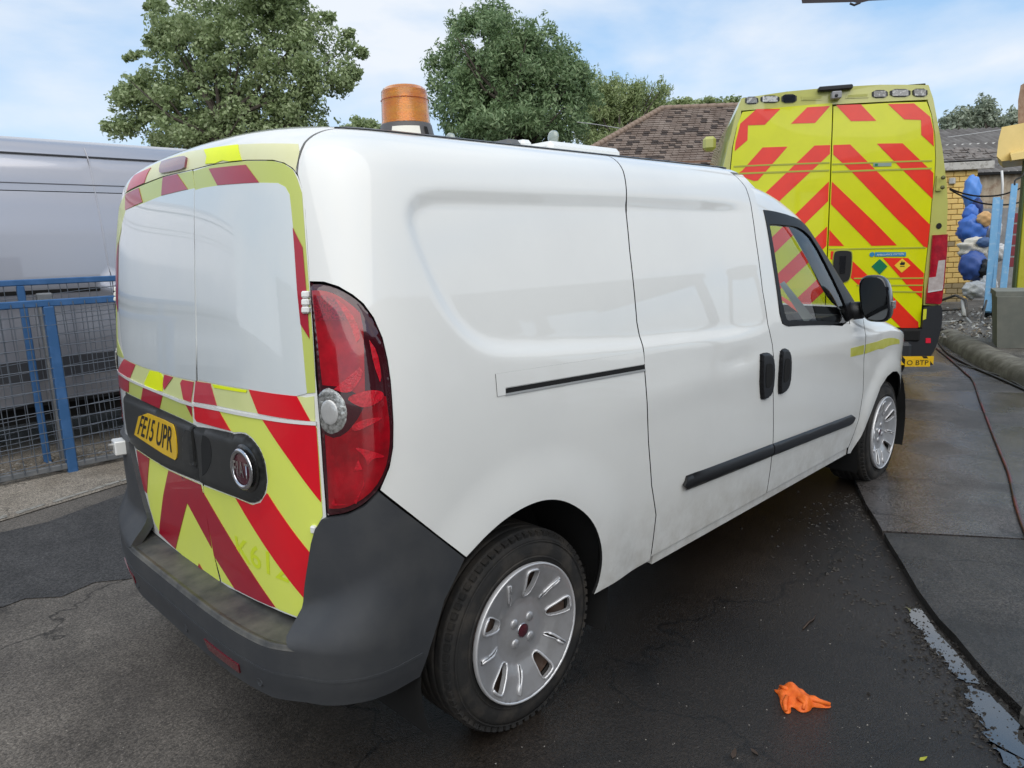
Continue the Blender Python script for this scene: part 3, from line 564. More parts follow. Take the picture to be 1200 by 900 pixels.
both('windscreen', [(2.66, 1.866), (3.625, 1.866), (3.625, 2.52), (2.66, 2.52)], GLASSW, disp=False, sp=.07, thick=0)
both('sill', [(1.38, .334), (3.247, .336), (3.249, .296), (1.38, .294)], WHITE, off=-.006, disp=False, sp=.05, thick=.05)
# roof: one panel from header to windscreen
both('roof', [(A0, 1.868), (2.655, 1.868), (2.655, 2.515), (A0, 2.515)], WHITE, disp=False, sp=.05)
both('roof_gutter', [(.13, 1.842), (.17, 1.872), (2.45, 1.872), (2.45, 1.850)], BLACK, off=.003, disp=False, sp=.03, thick=.01)
# yellow tape across door and wing
for d, mir in ((fd[0], False), (fd[1], True)):
    if not mir:
        sheet('yellow_tape', [(3.127, .907), (3.316, .903), (3.318, .853), (3.133, .860)], S(.0012), mat('old_yellow_tape', (.50, .50, .05), .5, noise=(14, (.60, .60, .16), .4, .7)), d, sp=.03, thick=.001)
sheet('yellow_tape', [(3.340, .903), (3.5, .899), (3.62, .902), (3.80, .896), (3.93, .889), (3.955, .862), (3.72, .853), (3.62, .846), (3.55, .853), (3.335, .851)], S(.0012), MATS['old_yellow_tape'], van, sp=.03, thick=.001)
# side rubbing strips (door and sliding door share one line)
for k, (d, x0, x1) in enumerate((((sd[0], sd[1]), 1.530, 2.271), ((fd[0], fd[1]), 2.279, 3.245))):
    zt = lambda x: .602+(.540-.602)*(x-1.55)/(3.2-1.55); zb = lambda x: .545+(.476-.545)*(x-1.55)/(3.2-1.55)
    L = [(x0+(.03 if k == 0 else 0), zt(x0)), (x1-(.05 if k else 0), zt(x1)), (x1, (zt(x1)*.6+zb(x1)*.4)), (x1-(.03 if k else 0), zb(x1)), (x0+(.03 if k == 0 else 0), zb(x0)), (x0, (zt(x0)+zb(x0))/2)]
    def fs(u, v, e):
        c = (zt(u)+zb(u))/2; h = (zt(u)-zb(u))/2; q = np.clip(1-((v-c)/h)**2, 0, 1)
        return F(u, v)+Fn(u, v)*(.004+bdisp(u, v)+.013*q**.5)[:, None]
    for d_, mir in ((d[0], False), (d[1], True)): sheet('side_moulding', L, fs, BLACK, d_, sp=.014, thick=.012, mirror=mir)
# door handles
for key, own in (('sl_handle', sd), ('fr_handle', fd)):
    L = chaikin(D_[key], 1, 80); c = np.mean(L, 0)
    for d_, mir in ((own[0], False), (own[1], True)):
        def fh(u, v, e):
            r = np.clip(dpoly(np.c_[u, v], L)/.014, 0, 1); return F(u, v)+Fn(u, v)*(.003+bdisp(u, v)+.012*np.sqrt(r*(2-r)))[:, None]
        h = sheet('door_handle', L, fh, BLACK, d_, sp=.008, thick=.008, mirror=mir)
        inner = [tuple(c+(np.array(p)-c)*.52) for p in L]
        def fi(u, v, e):
            g = (u-c[0])/.03; return F(u, v)+Fn(u, v)*(.0165+bdisp(u, v))[:, None]
        sheet('grip_recess', inner, fi, DARK, d_, sp=.02, thick=.001, mirror=mir)
# sliding door rail: cover and slot
rail = D_['rail']
for mir in (False, True):
    rc = sheet('rail_cover', [(.569, 1.136), (1.286, 1.113), (1.287, 1.070), (.603, 1.093), (.601, 1.073), (.568, 1.073)], S(.0022), WHITE, van, sp=.03, thick=.003, mirror=mir, lipm=DARK)
    sl = sheet('rail_slot', [(.603, 1.0905), (1.288, 1.068), (1.289, 1.053), (.602, 1.077)], S(.0012), DARK, van, sp=.03, thick=.001, mirror=mir)
    sheet('rail_lip', [(.602, 1.0765), (1.289, 1.0525), (1.290, 1.046), (.602, 1.0705)], S(.003), mat('grey_primer', (.35, .36, .36), .5), sl, sp=.03, thick=.002, mirror=mir)
# panel joint lines are real gaps: dark inner shell behind every panel
shell = [(2*A0-A0, .30)]
archi = [(1.06, .30), (1.07, .45), (1.04, .57), (.96, .67), (.85, .74), (.759, .765), (.67, .775), (.56, .76), (.46, .73), (.37, .68), (.29, .57), (.24, .45), (.20, .30)]
both('inner_shell', [(A0, 1.86), (2.30, 1.86), (2.32, .30)]+archi+[(A0, .30)], DARK, off=-.030, disp=False, sp=.06, thick=0)
both('inner_shell', [(2.30, 1.04), (3.35, 1.04), (3.40, .40), (3.25, .30), (2.30, .30)], DARK, off=-.05, disp=False, sp=.08, thick=0)
both('wing_liner', [(3.35, 1.10), (3.35, .75), (3.60, .78), (3.8, .80), (4.02, .76), (4.22, .60), (4.26, .30), (A1, .30), (A1, 1.10)], DARK, off=-.03, disp=False, sp=.08, thick=0)
b = MB()
b.box((.12, -.78, .30), (4.45, .78, .36), DARK)
for x in WX:
    for s in (-1, 1):
        n = 20; V = []; 
        for k in range(n+1):
            t = math.pi*(-.12+1.24*k/n); cx_, cz_ = x+.41*math.cos(t), .31+.44*math.sin(t)
            V += [(cx_, s*.875, cz_), (cx_, s*.56, cz_)]
        b.add(V, [(2*k, 2*k+1, 2*k+3, 2*k+2) for k in range(n)], DARK, True)
        b.box((x-.41, s*.56-.01, .25), (x+.41, s*.56+.01, .75), DARK)
b.box((1.2, -.5, .24), (3.2, -.35, .30), DARK); b.tube([(.3, .45, .27), (1.8, .45, .25), (3, .3, .25)], .035, DARK)
b.box((.28, -.25, .22), (.55, .35, .34), DARK)
b.build('underbody', van)
# cab interior seen through the glass
cab = MB(); SEAT = mat('grey_seat_fabric', (.045, .047, .05), .9, bump=(300, .3, .002)); DASH = mat('dash_plastic', (.022, .022, .024), .6)
cab.bevbox((2.35, -.60, .45), (2.95, -.10, .72), SEAT, .06); cab.bevbox((2.3, -.58, .70), (2.46, -.12, 1.28), SEAT, .06); cab.bevbox((2.32, -.47, 1.28), (2.42, -.23, 1.45), SEAT, .04)
cab.bevbox((2.35, .05, .45), (2.95, .62, .72), SEAT, .06); cab.bevbox((2.3, .05, .70), (2.46, .62, 1.28), SEAT, .06); cab.bevbox((2.32, .2, 1.28), (2.42, .46, 1.45), SEAT, .04)
cab.box((2.22, -.80, .35), (2.25, .80, 1.05), DASH)
cab.bevbox((3.25, -.74, .62), (3.62, .74, 1.04), DASH, .06); cab.bevbox((3.15, -.6, .86), (3.35, -.2, 1.07), DASH, .04)
wc = np.array([3.10, -.36, .98]); cab.tube([wc+np.array([.07*math.cos(t), .19*math.sin(t), .17*math.cos(t)]) for t in np.linspace(0, 2*math.pi, 25)], .014, DASH, 8, False); cab.tube([wc, (3.35, -.36, .88)], .03, DASH)
cab.build('cab_interior', van)
pl = MB(); pl.add([(3.36, -.52, 1.065), (3.48, -.50, 1.07), (3.44, -.30, 1.20), (3.33, -.34, 1.20)], [(0, 1, 2, 3)], mat('hi_vis_cloth', (.75, .10, .05), .8)); pl.add([(3.1, -.68, 1.03), (3.25, -.66, 1.05), (3.22, -.5, 1.25), (3.12, -.52, 1.24)], [(0, 1, 2, 3)], mat('grey_paper', (.35, .38, .36), .8)); pl.build('dashboard_papers', van)
# ------------------------------------------------------------------ rear doors
dR = sheet('rear_door', chaikin(D_['door_right'], 1, 40), S(.0, False), WHITE, van, sp=.02, thick=.02, lipm=DARK)
_dl = D_['door_left']; _i = min(range(len(_dl)), key=lambda k: abs(_dl[k][0]+1.05)+abs(_dl[k][1]-.523))
_dl = [_dl[0], _dl[1], _dl[2], (-1.40, 1.704), (-1.46, 1.69), (-1.50, 1.675), (-1.523, 1.655), (-1.540, 1.60), (-1.537, 1.50), (-1.53, 1.40), (-1.523, 1.07), (-1.52, .84), (-1.46, .72), (-1.43, .55), (-1.40, .52)]+[(a+.003, t) for a, t in _dl[_i+1:]]
dL = sheet('rear_door', [(a-.002 if a > -.7 else a, t) for a, t in _dl], S(.0, False), WHITE, van, sp=.02, thick=.02, lipm=DARK)
hdr = sheet('rear_header', [(p[0], p[1]+.004) for p in D_['header'][:12]]+[(-1.46, 1.66), (-1.50, 1.66), (-1.52, 1.70), (-1.58, 1.76), (-1.63, 1.81), (-1.67, 1.862), (.165, 1.862), (.105, 1.812), (.072, 1.777), (.052, 1.752), (.038, 1.727), (.024, 1.70)], S(0, False), WHITE, van, sp=.018, thick=.015)
gR = sheet('window_blank', [(a-.010 if a < -.45 else a, t) for a, t in D_['glassR']], S(.0025, False), WBLANK, dR, sp=.02, thick=.003)
gL = sheet('window_blank', [(a+.004 if a > -.65 else (a-.03 if a < -1.3 else a), t) for a, t in D_['glassL']], S(.0025, False), WBLANK, dL, sp=.02, thick=.003)
def dec(key, m, own, off=.0015, name='reflective_stripe'):
    L = D_[key]
    if own is dR: L = [(a-.009 if a < -.50 else a, t) for a, t in L]
    if own is dL: L = [(a+.005 if -.66 < a < -.5 else (a-.10 if a < -1.29 and key not in ('dr1', 'loLD') else a), t) for a, t in L]
    fac = {.0012: .0015, .0021: .0034, .0024: .0040, .0023: .0038}.get(off, off)
    return sheet(name, L, S(fac, False), m, own, sp=.014, thick=.0012)
dec('bandR', LIMEB, dR, .0012, 'lime_window_border'); dec('bandL', LIMEB, dL, .0012, 'lime_window_border')
dec('u1', REDD, dL, .0021); dec('u2', REDD, dL, .0021); dec('u3', REDD, dR, .0021); dec('sideR', REDD, dR, .0023)
sheet('reflective_stripe', [(-1.35, 1.552), (-1.41, 1.49), (-1.42, 1.41), (-1.41, 1.34), (-1.35, 1.303), (-1.345, 1.4)], S(.0023, False), REDD, dL, sp=.03, thick=.0008)
dec('h_pale', CREAMY, hdr, .0012, 'cream_film'); dec('h_bright', BRIGHT, hdr, .0021, 'fluorescent_patch'); dec('h_red', REDP, hdr, .0021)
bl = sheet('high_brake_light', chaikin(D_['brake'], 1, 90), S(.008, False), mat('brake_lens', (.16, .012, .035), .15, coat=1.), hdr, sp=.02, thick=.01)
dec('upL', LIMEP, dL, .0012, 'lime_panel'); dec('upLr1', REDP, dL, .0021); dec('upLy', BRIGHT, dL, .0021, 'fluorescent_patch'); dec('upLr2', REDP, dL, .0024); dec('upLr3', REDP, dL, .0021)
dec('loL', LIMEB, dL, .0012, 'lime_panel'); dec('loLr1', REDD, dL, .0021); dec('loLr2', REDD, dL, .0021); dec('loLr3', REDD, dL, .0021)
dec('upR', LIMEP, dR, .0012, 'lime_panel'); dec('upRr1', REDP, dR, .0021); dec('upRy', BRIGHT, dR, .0021, 'fluorescent_patch'); dec('upRr2', RED, dR, .0021)
dec('loR', LIME, dR, .0012, 'lime_panel')
for k, m in (('loRr1', RED), ('loRr2', RED), ('loRr3', RED), ('loRr4', REDD)): dec(k, m, dR, .0021)
dec('loLD', LIME, dL, .0012, 'lime_panel')
for k in ('dr1', 'dr2', 'dr3'): dec(k, REDD, dL, .0021)
# raised swage line between the upper and lower stripes
for own, L in ((dR, [(-.598, 1.0565), (-.43, 1.064), (-.19, 1.071), (.012, 1.0735)]), (dL, [(-1.46, 1.0775), (-1.30, 1.0765), (-1.20, 1.0715), (-.863, 1.0595), (-.707, 1.053), (-.606, 1.0535)])):
    sheet('swage_line', L+[(a, t-.009) for a, t in L[::-1]], S(.0052, False), WHITE, own, sp=.014, thick=.004)
def quad(q, off, fnoff=None):
    q = np.array(q, float)
    def f(u, v):
        u = np.asarray(u)[:, None]; v = np.asarray(v)[:, None]
        p = q[3]*(1-u)*(1-v)+q[2]*u*(1-v)+q[1]*u*v+q[0]*(1-u)*v
        return F(p[:, 0], p[:, 1])+Fn(p[:, 0], p[:, 1])*off
    return f
text_mesh('K612', quad(D_['tk'], .0024), mat('worn_lime_ink', (.66, .78, .03), .4), 'lettering', dR, .01)
def bul(L, h, r, base=.004):
    def f(u, v, e):
        d = np.clip(dpoly(np.c_[u, v], L)/r, 0, 1); return F(u, v)+Fn(u, v)*(base+h*np.sqrt(d*(2-d)))[:, None]
    return f
tL = chaikin(D_['trimL'], 1, 50); tR = chaikin(D_['trimR'], 1, 50)
trL = sheet('handle_trim', tL, bul(tL, .014, .03), TRIM, dL, sp=.014, thick=.01)
trR = sheet('handle_trim', tR, bul(tR, .014, .03), TRIM, dR, sp=.014, thick=.01)
pt = chaikin(D_['plate'], 1, 80)
plate = sheet('number_plate', pt, S(.0215, False), PLATEY, dL, sp=.03, thick=.003)
text_mesh('FE15 UPR', quad(D_['tplate'], .0225), INK, 'registration', dL, .012)
gr = chaikin([(min(a, -.606), t) for a, t in D_['grip']], 1, 100); sheet('latch_cover', gr, bul(gr, .006, .012, .018), TRIM, dL, sp=.012, thick=.008)
ho = chaikin(D_['hollow'], 1, 100); hr_ = sheet('grip_hollow', ho, S(.0188, False), DARK, dR, sp=.014, thick=.001)
def polar(a0, t0, off, prof_off):
    A_, T_ = a0, t0
    def f(u, v, e):
        return F(A_+u, T_+v)+Fn(A_+u, T_+v)*(off+prof_off(np.hypot(u, v)))[:, None]
    return f
circ = lambda r, n=36: [(r*math.cos(2*math.pi*k/n), r*math.sin(2*math.pi*k/n)) for k in range(n)]
BC = (-.264, .921)
br = sheet('badge', circ(.066), polar(*BC, .017, lambda r: .008*np.sqrt(np.clip(1-(r/.067)**2, 0, 1))), mat('badge_surround', (.012, .012, .012), .25, coat=.5), dR, sp=.01, thick=.004)
bb = dR
def ringp(r): return .010+.006*np.sqrt(np.clip(1-((r-.0495)/.0075)**2, 0, 1))
sheet('badge_ring', circ(.0565), polar(*BC, .018, ringp), CHROME, dR, holes=[circ(.0430, 30)], sp=.003, thick=.006)
sheet('badge_face', circ(.0435), polar(*BC, .028, lambda r: .003*np.clip(1-(r/.0435)**2, 0, 1)), MAROON, dR, sp=.008, thick=.001)
text_mesh('FIAT', quad([(BC[0]-.038, BC[1]+.021), (BC[0]+.038, BC[1]+.021), (BC[0]+.038, BC[1]-.021), (BC[0]-.038, BC[1]-.021)], .0322), CHROME, 'badge_lettering', dR, .012)
# hinges
def blockon(a, t, w_, h_, d_, m, name, own, o0=.0, n=1):
    p = F(np.array([a]), np.array([t]))[0]; nn = Fn(np.array([a]), np.array([t]))[0]
    ta = F(np.array([a+.01]), np.array([t]))[0]-p; ta /= np.linalg.norm(ta); tb = np.cross(nn, ta)
    M = Matrix([[ta[0], tb[0], nn[0], p[0]], [ta[1], tb[1], nn[1], p[1]], [ta[2], tb[2], nn[2], p[2]], [0, 0, 0, 1]])
    b = MB()
    for k in range(n):
        q0 = -h_/2+h_*k/n; b.bevbox((-w_/2, q0+.0008, o0-.004), (w_/2, q0+h_/n-.0008, d_), m, .004, M)
    return b.build(name, own)
blockon(.017, 1.363, .022, .056, .013, WHITE, 'door_hinge', dR, n=3)
blockon(2*A0-.017, 1.363, .022, .056, .013, WHITE, 'door_hinge', dL, n=3)
blockon(-1.335, .800, .075, .055, .052, WHITE, 'door_hinge', dL, n=1); 
blockon(-1.355, .800, .022, .024, .066, mat('hinge_bolt_steel', (.30, .29, .27), .4, metal=.8), 'hinge_bolt', dL)
blockon(-.018, .795, .016, .022, .012, WHITE, 'door_hinge', dR)
# ------------------------------------------------------------------ rear lamps
lp = [(p[0]-.003, p[1]) for p in lampedge]; lp = lp[::-1]
lpoly = [(.032, 1.406), (.071, 1.405), (.107, 1.393), (.141, 1.372), (.164, 1.350), (.186, 1.317), (.203, 1.268), (.210, 1.213), (.212, 1.161), (.211, 1.118), (.209, 1.062), (.203, 1.001), (.190, .955), (.163, .903), (.124, .868), (.08, .846), (.025, .836), (.022, .951), (.025, 1.07), (.028, 1.187), (.031, 1.30)]
lpoly = chaikin(lpoly, 1, 60)
for mir in (False, True):
    lb = lambda L, h, r, base: (lambda u, v, e: F(u, v)+Fn(u, v)*(base+h*np.sqrt(np.clip(np.clip(dpoly(np.c_[u, v], lpoly)/r, 0, 1)*(2-np.clip(dpoly(np.c_[u, v], lpoly)/r, 0, 1)), 0, 1)))[:, None])
    lamp = sheet('tail_lamp', lpoly, lb(0, .014, .05, .002), LENSD, van, sp=.010, thick=.02, mirror=mir)
    def lsub(L, m, name, base=.0030, sp_=.01): return sheet(name, L, lb(0, .014, .05, base), m, lamp, sp=sp_, thick=.0005, mirror=mir)
    lsub(chaikin([(.040, 1.390), (.071, 1.390), (.105, 1.378), (.138, 1.352), (.160, 1.325), (.150, 1.20), (.145, 1.13), (.10, 1.16), (.045, 1.165)], 1), LENS, 'red_lens')
    lsub(chaikin([(.040, 1.045), (.07, 1.035), (.11, 1.06), (.16, 1.14), (.195, 1.13), (.199, 1.06), (.193, 1.0), (.179, .95), (.15, .905), (.115, .878), (.075, .860), (.036, .858)], 1), LENS, 'red_lens')
    lsub([(.042, 1.375), (.074, 1.378), (.100, 1.366), (.125, 1.342), (.128, 1.318), (.110, 1.318), (.043, 1.318)], mat('ribbed_red_lens', (.32, .006, .02), .1, coat=1., noise=(220, (.12, .004, .01), .42, .6)), 'ribbed_lens', .0040)
    lsub(chaikin([(.098, 1.372), (.122, 1.352), (.142, 1.318), (.150, 1.275), (.138, 1.262), (.126, 1.315)], 1), LENSB, 'reflector', .0046)
    lsub(chaikin([(.168, 1.268), (.184, 1.24), (.189, 1.18), (.183, 1.165), (.172, 1.21)], 1), LENSB, 'reflector', .0046)
    lsub(chaikin([(.075, 1.155), (.14, 1.205), (.148, 1.19), (.12, 1.150), (.10, 1.145)], 1), LENSB, 'reflector', .0046)
    lsub(chaikin([(.10, 1.135), (.15, 1.150), (.188, 1.145), (.190, 1.125), (.145, 1.105), (.118, 1.118)], 2, 180), LENSB, 'reflector', .0046)
    lsub(chaikin([(.105, 1.065), (.14, 1.082), (.19, 1.082), (.15, 1.065), (.115, 1.05)], 2, 180), LENSB, 'reflector', .0046)
    lsub(chaikin([(.105, 1.018), (.135, .990), (.137, .962), (.150, .985), (.185, .982), (.160, .998)], 2, 180), LENSB, 'reflector', .0046)
    lsub([(.105, .955), (.118, .984), (.126, .958)], LENSB, 'reflector', .0046)
    lsub([(.100, .878), (.128, .918), (.128, .935), (.118, .900), (.105, .870)], LENSB, 'reflector', .0046)
    lsub([(.045, .872), (.055, .886), (.056, .873), (.085, .870), (.05, .867)], LENSB, 'reflector', .0046)
    rl = [(.063+.040*math.cos(t), 1.102+.056*math.sin(t)) for t in np.linspace(0, 2*math.pi, 33)[:-1]]
    rl = [(max(a, .033), t) for a, t in rl]
    sheet('reversing_lens', rl, lambda u, v, e: F(u, v)+Fn(u, v)*(.0145+.004*np.sqrt(np.clip(1-((u-.063)/.041)**2-((v-1.102)/.057)**2, 0, 1)))[:, None], CLEAR, lamp, sp=.006, thick=.004, mirror=mir)
    rl2 = [(.060+.021*math.cos(t), 1.100+.030*math.sin(t)) for t in np.linspace(0, 2*math.pi, 25)[:-1]]
    sheet('reversing_bulb_lens', rl2, lambda u, v, e: F(u, v)+Fn(u, v)*(.0188+.003*np.sqrt(np.clip(1-((u-.060)/.022)**2-((v-1.10)/.031)**2, 0, 1)))[:, None], CLEARC, lamp, sp=.006, thick=.002, mirror=mir)
# ------------------------------------------------------------------ rear bumper
LIP, CRE, BOT = .495, .425, .345
def boff(a, t):
    lf = a < A0; a = np.where(lf, 2*A0-a, a)
    sR = np.where(lf, 1-.45*sst(a, -.50, -.05)-.55*sst(a, -.05, .25), 1-.25*sst(a, -.12, .0)-.75*sst(a, .0, .28))
    sT = 1-sst(t, LIP, LIP+.085+.55*np.clip(a+.08, 0, .45))
    o = .008+.088*sR*sT+.008*(1-sst(a, .1, .3))
    o = o-.012*sst(-t, -CRE, -BOT+.02)*np.where(t < CRE, 1, 0)
    return o
def fb(u, v, e): return F(u, v)+Fn(u, v)*boff(u, v)[:, None]
cor = [(-.030, LIP), (-.052, .505), (-.066, .525), (-.068, .56), (-.052, .644), (-.031, .721), (-.021, .76), (-.005, .801), (.016, .829), (.08, .841), (.124, .862), (.160, .894), (.410, .652), (.334, .555), (.284, .43), (.258, .35)]
mcor = [(2*A0-a, t) for a, t in cor[::-1]][:-8]+[(-1.34, .838), (-1.245, .832), (-1.21, .75), (-1.172, .66), (-1.140, .60), (-1.11, .56), (-1.07, .52), (-1.06, .505), (-1.09, LIP)]
cor = cor[:-1]+[(.258, .35), (.10, .352), (-.05, .345), (-.25, .336), (-.60, .330), (-1.0, .330), (-1.35, .336), (-1.55, .345)]
bp_ = sheet('rear_bumper', cor+mcor, fb, BUMPER, van, sp=.018, thick=.03)
# step on top of the bumper
def fstep(u, v, e):   # v 0..1 from the door to the lip
    v = np.clip(v, 0, 1); zt_ = .505-.006*v; Q = F(u, np.full_like(u, .495)); Nn = Fn(u, np.full_like(u, .495))
    o = -.02+(boff(u, np.full_like(u, LIP))+.0205)*v
    P = Q+Nn*o[:, None]; P[:, 2] = zt_+.007*sst(v, .80, .92)-.012*sst(v, .93, 1.)
    return P
step = sheet('bumper_step', [(-.060, 0), (-.045, .5), (-.034, 1), (-1.16, 1), (-1.20, .5), (-1.24, 0)], lambda u, v, e: fstep(u, v, e), STEPM, bp_, sp=.03, thick=0)
for a in (-.335, 2*A0+.335):
    q = [(a-.105, .395), (a+.10, .395), (a+.095, .365), (a-.09, .365)]
    def fr_(u, v, e): return F(u, v)+Fn(u, v)*(boff(u, v)+.004)[:, None]
    sheet('bumper_reflector', q, fr_, mat('bumper_reflector_red', (.16, .010, .02), .25, coat=.8, noise=(200, (.10, .006, .012), .4, .6)), bp_, sp=.02, thick=.006)
for a, t in ((-.60, .368), (-.150, .375), (-1.05, .368), (2*A0+.155, .370)):
    p = F(np.array([a]), np.array([t]))[0]; nn = Fn(np.array([a]), np.array([t]))[0]; p = p+nn*(boff(np.array([a]), np.array([t]))[0])
    b = MB(); q = Vector(nn).to_track_quat('Z', 'Y').to_matrix().to_4x4(); q.translation = Vector(p)
    m2 = MB(); m2.lathe([(.013, -.004), (.013, .001), (.011, .003), (.009, .001), (0.0001, .0015)], BUMPER, n=20); m2.v = [tuple(q @ Vector(v)) for v in m2.v]; m2.build('parking_sensor', bp_)
# crease line of the bumper
def fc(u, v, e): return F(u, v)+Fn(u, v)*(boff(u, np.full_like(v, CRE+.002))+.0025)[:, None]
sheet('bumper_crease', [(.26, CRE+.004), (2*A0-.26, CRE+.004), (2*A0-.26, CRE-.003), (.26, CRE-.003)], fc, BUMPER, bp_, sp=.03, thick=.004)
# ------------------------------------------------------------------ wheels
def wheel(x, s, rot, steer=0.):
    W = bpy.data.objects.new('wheel', None); COL.objects.link(W); W.parent = van; W.location = (x, s*.757, WZ); W.rotation_euler = (0, 0, steer if s < 0 else math.pi+steer)
    # local: axle along y, outer face towards -y
    t = MB(); RT_ = .318
    prof = [(.205, -.095), (.222, -.112), (.25, -.119), (.275, -.115), (.298, -.103), (.309, -.090)]
    for g in (-.072, -.036, 0., .036, .072): prof += [(RT_-.001, g-.017), (RT_, g-.008), (RT_, g+.008), (RT_-.001, g+.0135), (RT_-.009, g+.015), (RT_-.009, g+.018)] if g < .07 else [(RT_-.001, g-.015), (RT_, g), (.309, .090)]
    prof += [(.298, .103), (.275, .115), (.25, .119), (.222, .112), (.205, .095)]
    prof = [(r, -h) for r, h in prof]
    t.lathe(prof[::-1], RUB, ax='y', n=72)
    # tread blocks: sideways cuts
    # raised rings on the sidewall
    for rr in (.236, .286): t.lathe([(rr-.003, .1165), (rr-.001, .1195 if rr < .25 else .114), (rr+.001, .1195 if rr < .25 else .114), (rr+.003, .115)], RUB, ax='y', n=72)
    n = 66
    for k in range(n):
        a = 2*math.pi*k/n
        for yy in (-.098, .098):
            M = Matrix.Rotation(a, 4, 'Y') @ Matrix.Translation((0, yy*.98, .3065)) @ Matrix.Rotation(.25 if yy < 0 else -.25, 4, 'X')
            t.box((-.0085, -.010, -.010), (.0085, .010, .0052), RUB, M)
    t.build('tyre', W)
    r = MB(); r.lathe([(.212, .085), (.205, .06), (.19, .04), (.175, .055), (.12, .065), (.07, .062), (.0001, .062)], RUST, ax='y', n=48)
    r.lathe([(.2, .04), (.195, -.08), (.15, -.09), (.0001, -.09)], DARK, ax='y', n=32)
    for k in range(10):
        a = 2*math.pi*(k+.5)/10; c = (.145*math.cos(a), 0, .145*math.sin(a)); r.lathe([(.016, .0662), (.0001, .0662)], DARK, c=c, ax='y', n=14)
    r.build('steel_rim', W)
    # wheel trim with ten slots, alternately wide and narrow
    holes = []
    for k in range(10):
        a0 = math.radians(80+36*k+rot); L = []
        if k % 2 == 0: pr = [(.113, -.12), (.108, -.02), (.112, .10), (.130, .145), (.190, .155), (.199, .10), (.200, -.09), (.191, -.145), (.150, -.14)]
        else: pr = [(.113, -.03), (.109, .045), (.135, .055), (.155, .055), (.190, .10), (.197, .06), (.150, -.012), (.13, -.035)]
        pr = [(q, -an) for q, an in pr]
        for q, an in pr: L.append((q*math.cos(a0+an), q*math.sin(a0+an)))
        holes.append(chaikin(L, 1, 75)[::-1])
    def hz(r): return np.interp(r, [0, .03, .06, .085, .105, .14, .185, .200, .210, .218], [.100, .100, .098, .094, .095, .110, .121, .125, .128, .127])
    def fw_(u, v, e):
        r = np.hypot(u, v); return np.stack([u, -hz(r), v], -1)
    trim = sheet('wheel_trim', circ(.218, 72), fw_, SILVER, W, holes=holes, sp=.012, thick=.016, lipm=SILVERD)
    # lips along one flank of each slot
    for H in holes:
        lip = MB(); H = np.array(H); rr = np.hypot(*H.T); k = len(H); P = [(H[i][0], -hz(rr[i])-.0012, H[i][1]) for i in range(k)]; P.append(P[0]); P.append(P[1])
        q0 = next((i for i in range(k) if H[i] @ H[i] > .188**2), 0); hf = k//2+1; lip.tube(P, .0024, SILVERD, 6, False); PP = [P[(q0+i) % k] for i in range(-hf//2, hf//2+1)]; lip.tube([(p[0], p[1]-.001, p[2]) for p in PP], .0042, SILVERD, 6); lip.build('slot_rim', W)
    c = MB(); c.lathe([(.2125, .1255), (.2145, .1295), (.218, .1305), (.2205, .128), (.2205, .118)], SILVERD, ax='y', n=72); c.build('trim_edge', W)
    for k in range(4):
        a = math.radians(45+90*k+rot); cc = (.047*math.cos(a), 0, .047*math.sin(a)); c = MB(); c.lathe([(.0155, .092), (.0155, .100), (.013, .1035), (.0001, .1045)], SILVER, c=cc, ax='y', n=14); c.build('bolt_cap', W)
    c = MB(); c.lathe([(.0225, .096), (.0225, .1025), (.020, .1035), (.0001, .1045)], MAROON, ax='y', n=24); c.lathe([(.0235, .097), (.0235, .1025), (.0215, .1038), (.0205, .1032)], CHROME, ax='y', n=24); c.build('centre_badge', W)
    return W
wheel(WX[0], -1, 0); wheel(WX[1], -1, 20, .03); wheel(WX[0], 1, 12); wheel(WX[1], 1, 40, .03)
# ------------------------------------------------------------------ door mirrors
for s, own in ((-1, fd[0]), (1, fd[1])):
    m = MB(); c = np.array([3.22, -1.00, 1.163])
    def mp_(p): return (p[0], p[1]*(1 if s < 0 else -1), p[2])
    rows = []
    # housing lofted from the glass side (rear) to a rounded front
    for k, (dx, sc_) in enumerate(((-.055, .93), (-.050, 1.0), (-.02, 1.03), (.02, .98), (.06, .80), (.085, .5), (.095, .12))):
        ring = []
        for j in range(28):
            t = 2*math.pi*j/28; cw, sw = math.cos(t), math.sin(t)
            yy = .070*sc_*np.sign(cw)*abs(cw)**.62; zz = .118*sc_*np.sign(sw)*abs(sw)**.62; yy -= .018*(zz/.128)*(-1)
            ring.append(mp_(c+np.array([dx, yy, zz])))
        rows.append(ring)
    V = [p for r_ in rows for p in r_]; n = 28
    Fc = [(i*n+k, (i+1)*n+k, (i+1)*n+(k+1) % n, i*n+(k+1) % n) for i in range(len(rows)-1) for k in range(n)]
    if s > 0: Fc = [f[::-1] for f in Fc]
    m.add(V, Fc, GLOSSB, True); m.add(rows[-1], [tuple(range(n))], GLOSSB)
    m.tube([mp_((3.215, -.93, 1.10)), mp_((3.23, -.84, 1.09))], [.045, .05], BLACK, 12)
    mo = m.build('door_mirror', own)
    g = MB(); ring = [mp_(c+np.array([-.050, (p[1]*(1 if s < 0 else -1)-c[1])*.90, (p[2]-c[2])*.92])) for p in rows[1]]
    g.add(ring, [tuple(range(n))[::-1] if s < 0 else tuple(range(n))], mat('mirror_glass', (.16, .17, .18), .03, metal=1.)); g.build('mirror_glass', own)
    g = MB(); g.bevbox((3.21, -1.082 if s < 0 else 1.072, 1.11), (3.25, -1.070 if s < 0 else 1.082, 1.15), CLEAR, .004); g.build('side_indicator', own)
